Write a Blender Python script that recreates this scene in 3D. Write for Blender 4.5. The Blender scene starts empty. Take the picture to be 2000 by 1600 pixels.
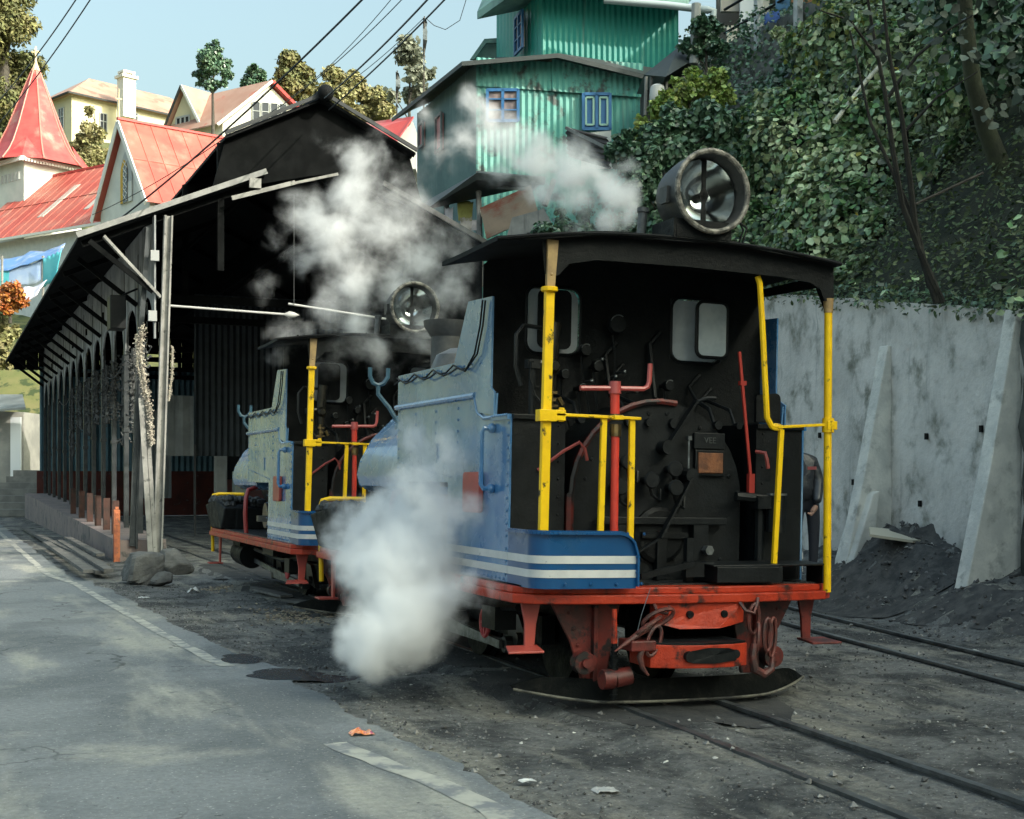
import bpy, math, random
import numpy as np
from mathutils import Vector, Matrix, noise

sc = bpy.context.scene
rad = math.radians
rng = random.Random(7)
nr = np.random.default_rng(11)

# ------------------------------------------------------------------ camera
CAM_H = 1.53
YAW = rad(22.2)                      # camera looks 22.2 degrees to the right of the track
CC, SS = math.cos(YAW), math.sin(YAW)
FOC, HOR = 2600.0, 930.0             # focal length and horizon of the 2000 x 1600 photograph
cd = bpy.data.cameras.new('camera')
cam = bpy.data.objects.new('camera', cd)
sc.collection.objects.link(cam)
cam.location = (0, 0, CAM_H)
cam.rotation_euler = (rad(90), 0, -YAW)
cd.sensor_width = 36.0
cd.lens = 36.0 * FOC / 2000
cd.shift_y = (HOR - 800) / 2000
cd.clip_start = 0.1
cd.clip_end = 5000
sc.camera = cam

# ------------------------------------------------------------------ sky, sun, exposure
SUN_EL = rad(31)
SUN_H = Vector((0.587, -0.812, 0)).normalized()      # horizontal direction towards the sun
w = bpy.data.worlds.new('World'); sc.world = w; w.use_nodes = True
wn, wl = w.node_tree.nodes, w.node_tree.links
bg = wn['Background']
sky = wn.new('ShaderNodeTexSky')
sky.sky_type = 'NISHITA'; sky.sun_disc = False
sky.sun_elevation = SUN_EL
sky.sun_rotation = math.atan2(SUN_H.x, SUN_H.y)
sky.air_density = 1.6; sky.dust_density = 9.0; sky.ozone_density = 1.2
sky.altitude = 0
hs = wn.new('ShaderNodeHueSaturation'); hs.inputs['Saturation'].default_value = .75; hs.inputs['Hue'].default_value = .5
tn = wn.new('ShaderNodeMix'); tn.data_type = 'RGBA'; tn.blend_type = 'MULTIPLY'; tn.inputs[0].default_value = 1; tn.inputs[7].default_value = (.86, 1.01, .99, 1)
wl.new(sky.outputs[0], hs.inputs['Color']); wl.new(hs.outputs[0], tn.inputs[6]); wl.new(tn.outputs[2], bg.inputs[0])
bg.inputs[1].default_value = 0.15
sd = bpy.data.lights.new('sun', 'SUN'); sd.energy = 2.1; sd.angle = rad(0.5); sd.color = (1.0, 0.93, 0.82)
so = bpy.data.objects.new('sun', sd); sc.collection.objects.link(so)
to_sun = Vector((SUN_H.x * math.cos(SUN_EL), SUN_H.y * math.cos(SUN_EL), math.sin(SUN_EL)))
so.rotation_euler = to_sun.to_track_quat('Z', 'Y').to_euler()
so.location = (20, -30, 60)
sc.view_settings.view_transform = 'Standard'
sc.view_settings.look = 'None'
sc.view_settings.exposure = 1.22
sc.view_settings.gamma = 1
sc.cycles.use_denoising = True
sc.cycles.max_bounces = 16
sc.cycles.diffuse_bounces = 3
sc.cycles.glossy_bounces = 3
sc.cycles.transmission_bounces = 4
sc.cycles.transparent_max_bounces = 8
sc.cycles.volume_bounces = 14
sc.cycles.volume_max_steps = 256
sc.cycles.use_adaptive_sampling = True
sc.cycles.adaptive_threshold = 0.02

# ------------------------------------------------------------------ places: depth v along the view, u to the right
def uv(u, v, z=0.0):
    return Vector((u * CC + v * SS, -u * SS + v * CC, z))
def at(px, py, v):
    """world point seen at photograph pixel (px, py) at depth v"""
    return uv((px - 1000) / FOC * v, v, CAM_H + (HOR - py) / FOC * v)
def gz(px, py, z=0.0):
    """world point on height z seen at pixel"""
    return at(px, py, (z - CAM_H) * FOC / (HOR - py))

# ------------------------------------------------------------------ mesh builder
def link(o, parent=None):
    sc.collection.objects.link(o)
    if parent is not None: o.parent = parent
    return o
def tag(o, label=None, cat=None, group=None, kind=None):
    if label: o['label'] = label
    if cat: o['category'] = cat
    if group: o['group'] = group
    if kind: o['kind'] = kind
    return o
def empty(name, loc, label=None, cat=None, group=None, rot=(0, 0, 0)):
    o = bpy.data.objects.new(name, None)
    o.empty_display_size = 0.3
    o.location = loc; o.rotation_euler = rot
    link(o)
    return tag(o, label, cat, group)

class MB:
    def __init__(s): s.v = []; s.f = []
    def add(s, vs, fs):
        n = len(s.v)
        s.v += [tuple(q) for q in vs]
        s.f += [tuple(i + n for i in q) for q in fs]
        return s
    def box(s, c, d, R=None):
        c = Vector(c); vs = []
        for k in range(8):
            q = Vector(((k & 1) - .5, ((k >> 1) & 1) - .5, ((k >> 2) & 1) - .5))
            q = Vector((q.x * d[0], q.y * d[1], q.z * d[2]))
            if R is not None: q = R @ q
            vs.append(c + q)
        return s.add(vs, [(0, 2, 3, 1), (4, 5, 7, 6), (0, 1, 5, 4), (2, 6, 7, 3), (0, 4, 6, 2), (1, 3, 7, 5)])
    def bar(s, a, b, wd, hd, up=(0, 0, 1)):
        a, b, up = Vector(a), Vector(b), Vector(up)
        t = (b - a).normalized()
        if abs(t.dot(up)) > .98: up = Vector((0, 1, 0))
        x = t.cross(up).normalized(); y = x.cross(t)
        vs = [p + x * (i * wd / 2) + y * (j * hd / 2) for p in (a, b) for i, j in ((-1, -1), (1, -1), (1, 1), (-1, 1))]
        return s.add(vs, [(3, 2, 1, 0), (4, 5, 6, 7), (0, 1, 5, 4), (1, 2, 6, 5), (2, 3, 7, 6), (3, 0, 4, 7)])
    def tube(s, pts, r, n=8, closed=False):
        pts = [Vector(p) for p in pts]; N = len(pts)
        rs = r if isinstance(r, (list, tuple)) else [r] * N
        prev = None; vs = []
        for i, p in enumerate(pts):
            if closed: t = (pts[(i + 1) % N] - pts[i - 1]).normalized()
            else: t = (pts[min(i + 1, N - 1)] - pts[max(i - 1, 0)]).normalized()
            if prev is None:
                a = Vector((0, 0, 1)) if abs(t.z) < .9 else Vector((1, 0, 0))
                x = t.cross(a).normalized()
            else:
                x = (prev - t * prev.dot(t))
                x = x.normalized() if x.length > 1e-6 else t.orthogonal().normalized()
            prev = x; y = t.cross(x)
            for k in range(n):
                an = 2 * math.pi * k / n
                vs.append(p + (x * math.cos(an) + y * math.sin(an)) * rs[i])
        fs = []
        for i in range(N if closed else N - 1):
            j = (i + 1) % N
            for k in range(n):
                m = (k + 1) % n
                fs.append((i * n + k, i * n + m, j * n + m, j * n + k))
        if not closed:
            fs.append(tuple(range(n))[::-1]); fs.append(tuple((N - 1) * n + k for k in range(n)))
        return s.add(vs, fs)
    def cyl(s, a, b, r0, r1=None, n=16):
        return s.tube([a, b], [r0, r0 if r1 is None else r1], n)
    def lathe(s, prof, M, n=24, closed_ends=True):
        """profile [(r, z)] turned about the z axis of M"""
        vs = []; N = len(prof)
        for r_, z_ in prof:
            for k in range(n):
                a = 2 * math.pi * k / n
                vs.append(M @ Vector((r_ * math.cos(a), r_ * math.sin(a), z_)))
        fs = [(i * n + k, i * n + (k + 1) % n, (i + 1) * n + (k + 1) % n, (i + 1) * n + k) for i in range(N - 1) for k in range(n)]
        if closed_ends:
            if prof[0][0] > 1e-5: fs.append(tuple(range(n))[::-1])
            if prof[-1][0] > 1e-5: fs.append(tuple((N - 1) * n + k for k in range(n)))
        return s.add(vs, fs)
    def prism(s, poly, ext):
        """planar polygon (3D points) extruded by vector ext"""
        ext = Vector(ext); n = len(poly)
        P = [Vector(p) for p in poly]
        vs = P + [p + ext for p in P]
        fs = [tuple(range(n))[::-1], tuple(range(n, 2 * n))] + [(i, (i + 1) % n, n + (i + 1) % n, n + i) for i in range(n)]
        return s.add(vs, fs)
    def rivet(s, p, nrm, r=.011, h=.007):
        p, nrm = Vector(p), Vector(nrm).normalized()
        x = nrm.orthogonal().normalized(); y = nrm.cross(x)
        vs = [p + (x * math.cos(k * math.pi / 3) + y * math.sin(k * math.pi / 3)) * r for k in range(6)]
        vs += [p + nrm * h * .8 + (x * math.cos(k * math.pi / 3) + y * math.sin(k * math.pi / 3)) * r * .6 for k in range(6)]
        vs.append(p + nrm * h)
        fs = [(k, (k + 1) % 6, 6 + (k + 1) % 6, 6 + k) for k in range(6)] + [(6 + k, 6 + (k + 1) % 6, 12) for k in range(6)]
        return s.add(vs, fs)
    def rivets(s, a, b, n, nrm, r=.011):
        a, b = Vector(a), Vector(b)
        for i in range(n): s.rivet(a.lerp(b, i / max(n - 1, 1)), nrm, r)
        return s
    def ball(s, c, r, n=10, m=6, sc_=(1, 1, 1)):
        c = Vector(c); vs = [c + Vector((0, 0, -r * sc_[2]))]
        for i in range(1, m):
            p = -math.pi / 2 + math.pi * i / m
            for k in range(n):
                a = 2 * math.pi * k / n
                vs.append(c + Vector((r * sc_[0] * math.cos(p) * math.cos(a), r * sc_[1] * math.cos(p) * math.sin(a), r * sc_[2] * math.sin(p))))
        vs.append(c + Vector((0, 0, r * sc_[2])))
        fs = [(0, 1 + (k + 1) % n, 1 + k) for k in range(n)]
        for i in range(m - 2):
            for k in range(n):
                fs.append((1 + i * n + k, 1 + i * n + (k + 1) % n, 1 + (i + 1) * n + (k + 1) % n, 1 + (i + 1) * n + k))
        L = 1 + (m - 1) * n
        fs += [(L - n + k, L - n + (k + 1) % n, L) for k in range(n)]
        return s.add(vs, fs)
    def sheet(s, O, A, B, wave=.09, amp=.012, thick=0.0, nb=2, nrm=None):
        """corrugated sheet: corner O, waves run across A, ridges lie along B"""
        O, A, B = Vector(O), Vector(A), Vector(B)
        nn = Vector(nrm) if nrm is not None else A.cross(B).normalized()
        n = max(4, int(round(A.length / wave)) * 4)
        vs = [O + A * (i / n) + B * (j / nb) + nn * (amp * math.sin(i * math.pi / 2)) for j in range(nb + 1) for i in range(n + 1)]
        fs = [(j * (n + 1) + i, j * (n + 1) + i + 1, (j + 1) * (n + 1) + i + 1, (j + 1) * (n + 1) + i) for j in range(nb) for i in range(n)]
        return s.add(vs, fs)
    def build(s, name, mat, parent=None, smooth=False, bevel=0.0, world=False, org=None, angle=40, solid=0.0):
        v = np.array(s.v, dtype=float)
        off = Vector((0, 0, 0))
        if parent is not None and world:
            off = parent_origin(parent)
        elif parent is None:
            if org is not None: off = Vector(org)
            else:
                mn, mx = v.min(0), v.max(0)
                off = Vector(((mn[0] + mx[0]) / 2, (mn[1] + mx[1]) / 2, mn[2]))
        v = v - np.array(off)
        me = bpy.data.meshes.new(name)
        me.from_pydata(v.tolist(), [], s.f)
        me.materials.append(mat)
        me.validate()
        if smooth:
            me.shade_smooth()
            me.set_sharp_from_angle(angle=rad(angle))
        me.update()
        o = bpy.data.objects.new(name, me)
        if parent is None: o.location = off
        link(o, parent)
        if solid:
            m = o.modifiers.new('Solid', 'SOLIDIFY'); m.thickness = solid; m.offset = 0
        if bevel:
            m = o.modifiers.new('Bevel', 'BEVEL'); m.width = bevel; m.segments = 2; m.limit_method = 'ANGLE'; m.angle_limit = rad(50)
        return o
def parent_origin(p):
    o = Vector((0, 0, 0))
    while p is not None:
        o += Vector(p.location); p = p.parent
    return o

def arc(c, r, a0, a1, n, ax=(1, 0, 0), ay=(0, 0, 1)):
    c, ax, ay = Vector(c), Vector(ax), Vector(ay)
    return [c + ax * (r * math.cos(rad(a0 + (a1 - a0) * i / n))) + ay * (r * math.sin(rad(a0 + (a1 - a0) * i / n))) for i in range(n + 1)]
def rrect(x0, x1, z0, z1, r, y, n=4):
    out = []
    for cx, cz, a in ((x1 - r, z1 - r, 0), (x0 + r, z1 - r, 90), (x0 + r, z0 + r, 180), (x1 - r, z0 + r, 270)):
        out += arc((cx, y, cz), r, a, a + 90, n)
    return out

# ------------------------------------------------------------------ materials
MATS = {}
def M(name, col, col2=None, rough=.6, metal=0.0, scale=4.0, bump=0.0, bscale=30.0, wear=None, wscale=14.0, wamt=.36,
      streak=None, island=0.0, coat=0.0, spec=.5, wsoft=.06, rvar=0.0, trans=0.0, contrast=(.35, .65), sscale=(9, 9, .8), samt=.5):
    if name in MATS: return MATS[name]
    m = bpy.data.materials.new(name); m.use_nodes = True
    N, L = m.node_tree.nodes, m.node_tree.links
    b = N['Principled BSDF']
    b.inputs['Roughness'].default_value = rough
    b.inputs['Metallic'].default_value = metal
    b.inputs['Coat Weight'].default_value = coat
    b.inputs['Specular IOR Level'].default_value = spec
    tc = N.new('ShaderNodeTexCoord')
    def nz(s, det=6, src=None):
        n = N.new('ShaderNodeTexNoise'); n.inputs['Scale'].default_value = s; n.inputs['Detail'].default_value = det
        n.inputs['Roughness'].default_value = .62
        L.new(src or tc.outputs['Object'], n.inputs['Vector']); return n.outputs['Fac']
    def rmp(f, a, c):
        r = N.new('ShaderNodeMapRange'); r.inputs['From Min'].default_value = a; r.inputs['From Max'].default_value = c
        r.interpolation_type = 'SMOOTHSTEP'
        L.new(f, r.inputs['Value']); return r.outputs['Result']
    def mix(f, A, B):
        x = N.new('ShaderNodeMix'); x.data_type = 'RGBA'
        L.new(f, x.inputs['Factor'])
        for q, i in ((A, 6), (B, 7)):
            if isinstance(q, tuple): x.inputs[i].default_value = (*q, 1)
            else: L.new(q, x.inputs[i])
        return x.outputs[2]
    c = tuple(col)
    if col2: c = mix(rmp(nz(scale), *contrast), tuple(col), tuple(col2))
    if streak:
        mp = N.new('ShaderNodeMapping'); mp.inputs['Scale'].default_value = sscale
        L.new(tc.outputs['Object'], mp.inputs['Vector'])
        c = mix(rmp(nz(1.0, 5, mp.outputs[0]), samt, samt + .2), c, tuple(streak))
    if wear: c = mix(rmp(nz(wscale, 8), 1 - wamt - wsoft * .5, 1 - wamt + wsoft), c, tuple(wear))
    if island:
        g = N.new('ShaderNodeNewGeometry'); h = N.new('ShaderNodeHueSaturation')
        a = N.new('ShaderNodeMapRange'); a.inputs['To Min'].default_value = 1 - island; a.inputs['To Max'].default_value = 1 + island
        L.new(g.outputs['Random Per Island'], a.inputs['Value']); L.new(a.outputs[0], h.inputs['Value'])
        a2 = N.new('ShaderNodeMapRange'); a2.inputs['To Min'].default_value = .5 - island * .05; a2.inputs['To Max'].default_value = .5 + island * .05
        mm = N.new('ShaderNodeMath'); mm.operation = 'FRACT'; mu = N.new('ShaderNodeMath'); mu.operation = 'MULTIPLY'; mu.inputs[1].default_value = 7.31
        L.new(g.outputs['Random Per Island'], mu.inputs[0]); L.new(mu.outputs[0], mm.inputs[0]); L.new(mm.outputs[0], a2.inputs['Value']); L.new(a2.outputs[0], h.inputs['Hue'])
        if isinstance(c, tuple): h.inputs['Color'].default_value = (*c, 1)
        else: L.new(c, h.inputs['Color'])
        c = h.outputs[0]
    if isinstance(c, tuple): b.inputs['Base Color'].default_value = (*c, 1)
    else: L.new(c, b.inputs['Base Color'])
    if rvar:
        r = N.new('ShaderNodeMapRange'); r.inputs['From Min'].default_value = .3; r.inputs['From Max'].default_value = .7
        r.inputs['To Min'].default_value = max(0, rough - rvar); r.inputs['To Max'].default_value = min(1, rough + rvar)
        L.new(nz(scale * 1.7), r.inputs['Value']); L.new(r.outputs[0], b.inputs['Roughness'])
    if bump:
        bp = N.new('ShaderNodeBump'); bp.inputs['Strength'].default_value = bump; bp.inputs['Distance'].default_value = .02
        L.new(nz(bscale, 8), bp.inputs['Height']); L.new(bp.outputs[0], b.inputs['Normal'])
    if trans:
        b.inputs['Subsurface Weight'].default_value = 0
        t = N.new('ShaderNodeBsdfTranslucent'); ms = N.new('ShaderNodeMixShader'); ms.inputs[0].default_value = trans
        if isinstance(c, tuple): t.inputs[0].default_value = (*c, 1)
        else: L.new(c, t.inputs[0])
        L.new(b.outputs[0], ms.inputs[1]); L.new(t.outputs[0], ms.inputs[2])
        L.new(ms.outputs[0], N['Material Output'].inputs[0])
    MATS[name] = m
    return m
def ground_mat(name, base, dark, light, grit, s0, s1, dirn, bump, rough=.9, lo=.36, hi=.62, fine=140.0, mid=.35, mids=16.0, cracks=0.0):
    """layered road or yard surface: broad patches, drag streaks along dirn, stains, fine grit"""
    m = bpy.data.materials.new(name); m.use_nodes = True
    N, L = m.node_tree.nodes, m.node_tree.links
    b = N['Principled BSDF']; b.inputs['Roughness'].default_value = rough; b.inputs['Specular IOR Level'].default_value = .3
    tc = N.new('ShaderNodeTexCoord')
    def nz(s, det=8, sc_=None, rgh=.6):
        n = N.new('ShaderNodeTexNoise'); n.inputs['Scale'].default_value = s; n.inputs['Detail'].default_value = det; n.inputs['Roughness'].default_value = rgh
        if sc_:
            mp = N.new('ShaderNodeMapping'); mp.inputs['Scale'].default_value = sc_; mp.inputs['Rotation'].default_value = (0, 0, dirn); L.new(tc.outputs['Object'], mp.inputs['Vector']); L.new(mp.outputs[0], n.inputs['Vector'])
        else: L.new(tc.outputs['Object'], n.inputs['Vector'])
        return n.outputs['Fac']
    def mixc(f, a, c, A, B):
        r = N.new('ShaderNodeMapRange'); r.interpolation_type = 'SMOOTHSTEP'; r.inputs['From Min'].default_value = a; r.inputs['From Max'].default_value = c; L.new(f, r.inputs['Value'])
        x = N.new('ShaderNodeMix'); x.data_type = 'RGBA'; L.new(r.outputs[0], x.inputs['Factor'])
        for q, i in ((A, 6), (B, 7)):
            if isinstance(q, tuple): x.inputs[i].default_value = (*q, 1)
            else: L.new(q, x.inputs[i])
        return x.outputs[2]
    c = mixc(nz(s0), lo, hi, tuple(dark), tuple(base))
    c = mixc(nz(s1, 7, (1, .22, 1)), .50, .66, c, tuple(light))
    c = mixc(nz(s0 * .45, 9, None, .68), .56, .66, c, tuple(light))
    c = mixc(nz(s1 * 2.3, 9, None, .7), .58, .70, c, tuple(dark))
    c = mixc(nz(fine, 2), .63, .72, c, tuple(grit))
    c = mixc(nz(fine * .37, 3), .66, .74, c, tuple(q * .45 for q in dark))
    mr = N.new('ShaderNodeMapRange'); mr.inputs['From Min'].default_value = .3; mr.inputs['From Max'].default_value = .7; mr.inputs['To Min'].default_value = 1 - mid; mr.inputs['To Max'].default_value = 1 + mid
    L.new(nz(mids, 12, None, .82), mr.inputs['Value'])
    mm = N.new('ShaderNodeMix'); mm.data_type = 'RGBA'; mm.blend_type = 'MULTIPLY'; mm.inputs[0].default_value = 1; mm.clamp_result = False
    L.new(c, mm.inputs[6]); L.new(mr.outputs[0], mm.inputs[7]); c = mm.outputs[2]
    if cracks:
        wv = N.new('ShaderNodeTexNoise'); wv.inputs['Scale'].default_value = 2.2; wv.inputs['Detail'].default_value = 6; L.new(tc.outputs['Object'], wv.inputs['Vector'])
        wa = N.new('ShaderNodeVectorMath'); wa.operation = 'MULTIPLY_ADD'; wa.inputs[1].default_value = (.9, .9, 0); L.new(wv.outputs['Color'], wa.inputs[0]); L.new(tc.outputs['Object'], wa.inputs[2])
        vo = N.new('ShaderNodeTexVoronoi'); vo.feature = 'DISTANCE_TO_EDGE'; vo.inputs['Scale'].default_value = .62; L.new(wa.outputs[0], vo.inputs['Vector'])
        lt = N.new('ShaderNodeMapRange'); lt.inputs['From Min'].default_value = .003; lt.inputs['From Max'].default_value = .010; lt.inputs['To Min'].default_value = 1; lt.inputs['To Max'].default_value = 0; L.new(vo.outputs['Distance'], lt.inputs['Value'])
        ms = N.new('ShaderNodeMapRange'); ms.inputs['From Min'].default_value = .48; ms.inputs['From Max'].default_value = .58; L.new(nz(.5, 4), ms.inputs['Value'])
        mu = N.new('ShaderNodeMath'); mu.operation = 'MULTIPLY'; L.new(lt.outputs[0], mu.inputs[0]); L.new(ms.outputs[0], mu.inputs[1])
        mu2 = N.new('ShaderNodeMath'); mu2.operation = 'MULTIPLY'; mu2.inputs[1].default_value = cracks; L.new(mu.outputs[0], mu2.inputs[0])
        xx = N.new('ShaderNodeMix'); xx.data_type = 'RGBA'; L.new(mu2.outputs[0], xx.inputs['Factor']); L.new(c, xx.inputs[6]); xx.inputs[7].default_value = (.05, .052, .054, 1); c = xx.outputs[2]
    L.new(c, b.inputs['Base Color'])
    n1, n2 = nz(s1 * 6, 9, None, .7), nz(fine * .6, 4)
    ad = N.new('ShaderNodeMath'); ad.operation = 'MULTIPLY_ADD'; ad.inputs[1].default_value = .35; L.new(n2, ad.inputs[0]); L.new(n1, ad.inputs[2])
    bp = N.new('ShaderNodeBump'); bp.inputs['Strength'].default_value = bump; bp.inputs['Distance'].default_value = .06; L.new(ad.outputs[0], bp.inputs['Height']); L.new(bp.outputs[0], b.inputs['Normal'])
    MATS[name] = m
    return m
def glass_mat():
    m = bpy.data.materials.new('dirty_glass'); m.use_nodes = True
    N, L = m.node_tree.nodes, m.node_tree.links
    N.remove(N['Principled BSDF'])
    t = N.new('ShaderNodeBsdfTransparent'); t.inputs[0].default_value = (.55, .6, .62, 1)
    d = N.new('ShaderNodeBsdfDiffuse'); d.inputs[0].default_value = (.8, .84, .86, 1)
    g = N.new('ShaderNodeBsdfGlossy'); g.inputs['Roughness'].default_value = .15
    n = N.new('ShaderNodeTexNoise'); n.inputs['Scale'].default_value = 5; n.inputs['Detail'].default_value = 6
    r = N.new('ShaderNodeMapRange'); r.inputs['To Min'].default_value = .5; r.inputs['To Max'].default_value = .9
    a = N.new('ShaderNodeMixShader'); c = N.new('ShaderNodeMixShader'); c.inputs[0].default_value = .12
    L.new(n.outputs['Fac'], r.inputs['Value']); L.new(r.outputs[0], a.inputs[0])
    L.new(t.outputs[0], a.inputs[1]); L.new(d.outputs[0], a.inputs[2])
    L.new(a.outputs[0], c.inputs[1]); L.new(g.outputs[0], c.inputs[2])
    L.new(c.outputs[0], N['Material Output'].inputs[0])
    return m

BLUE = M('blue_engine_paint', (.025, .13, .31), (.07, .19, .36), rough=.26, scale=2, wear=(.27, .38, .48), wscale=.8, wamt=.47, wsoft=.3, rvar=.10, coat=.5, spec=.5, bump=.03, bscale=5, streak=(.20, .32, .45), sscale=(2.2, 1.4, .6), samt=.50)  # pale wear and streaks carry sky sheen on the sides as well as dust
PANELB = M('blue_panel_paint', (.0015, .058, .17), (.003, .07, .20), rough=.32, scale=2, wear=(.03, .08, .14), wscale=2.2, wamt=.38, wsoft=.2, rvar=.1, coat=.3, spec=.4, bump=.05, bscale=9)
WHITE = M('white_stripe_paint', (.62, .62, .60), (.5, .51, .5), rough=.4, wear=(.1, .12, .16), wscale=22, wamt=.33)
BLACK = M('soot_black_iron', (.0015, .0024, .003), (.004, .0054, .006), rough=.6, spec=.22, scale=6, bump=.25, bscale=40, rvar=.15)
BLACKG = M('oily_black_iron', (.0025, .0038, .0046), (.007, .009, .0102), rough=.48, spec=.28, scale=8, bump=.2, bscale=30)
ROOFBLK = M('roof_black', (.0025, .0033, .0038), (.008, .009, .010), rough=.75, spec=.2, scale=5, bump=.2, bscale=25)
YELLOW = M('yellow_paint', (.90, .56, .002), (.80, .47, .003), rough=.45, spec=.35, scale=7, wear=(.035, .025, .012), wscale=11, wamt=.385, bump=.12, bscale=30)
RED = M('red_beam_paint', (.46, .042, .014), (.34, .03, .012), rough=.42, spec=.35, scale=5, wear=(.022, .016, .014), wscale=7, wamt=.42, wsoft=.1, streak=(.16, .022, .012), sscale=(9, 9, 1.6), samt=.56, bump=.4, bscale=22)
DKRED = M('grimy_red_paint', (.16, .02, .014), (.05, .012, .01), rough=.5, scale=5, wear=(.012, .01, .01), wscale=7, wamt=.45, bump=.25, bscale=25)
BRASS = M('tarnished_brass', (.28, .2, .09), (.12, .09, .05), rough=.35, metal=.9, scale=14)
COPPER = M('rusted_copper_plate', (.24, .095, .04), (.11, .045, .025), rough=.6, metal=.3, scale=16, bump=.3, bscale=40)
STEEL = M('bare_steel', (.3, .32, .33), (.14, .15, .15), rough=.4, metal=.9, scale=10)
MIRROR = M('reflector_silver', (.8, .84, .84), (.62, .66, .66), rough=.12, metal=1.0, scale=3)
CHROME = M('headlamp_rim', (.30, .28, .24), (.05, .048, .042), rough=.6, metal=.3, scale=22, bump=.3, bscale=60, contrast=(.35, .68))
RIDRED = M('red_side_plate', (.42, .07, .05), (.32, .06, .05), rough=.45, scale=4)
GLASS = glass_mat()
COAL = M('coal', (.006, .007, .0075), (.02, .022, .023), rough=.4, scale=20, bump=1, bscale=30, spec=.6)
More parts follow.
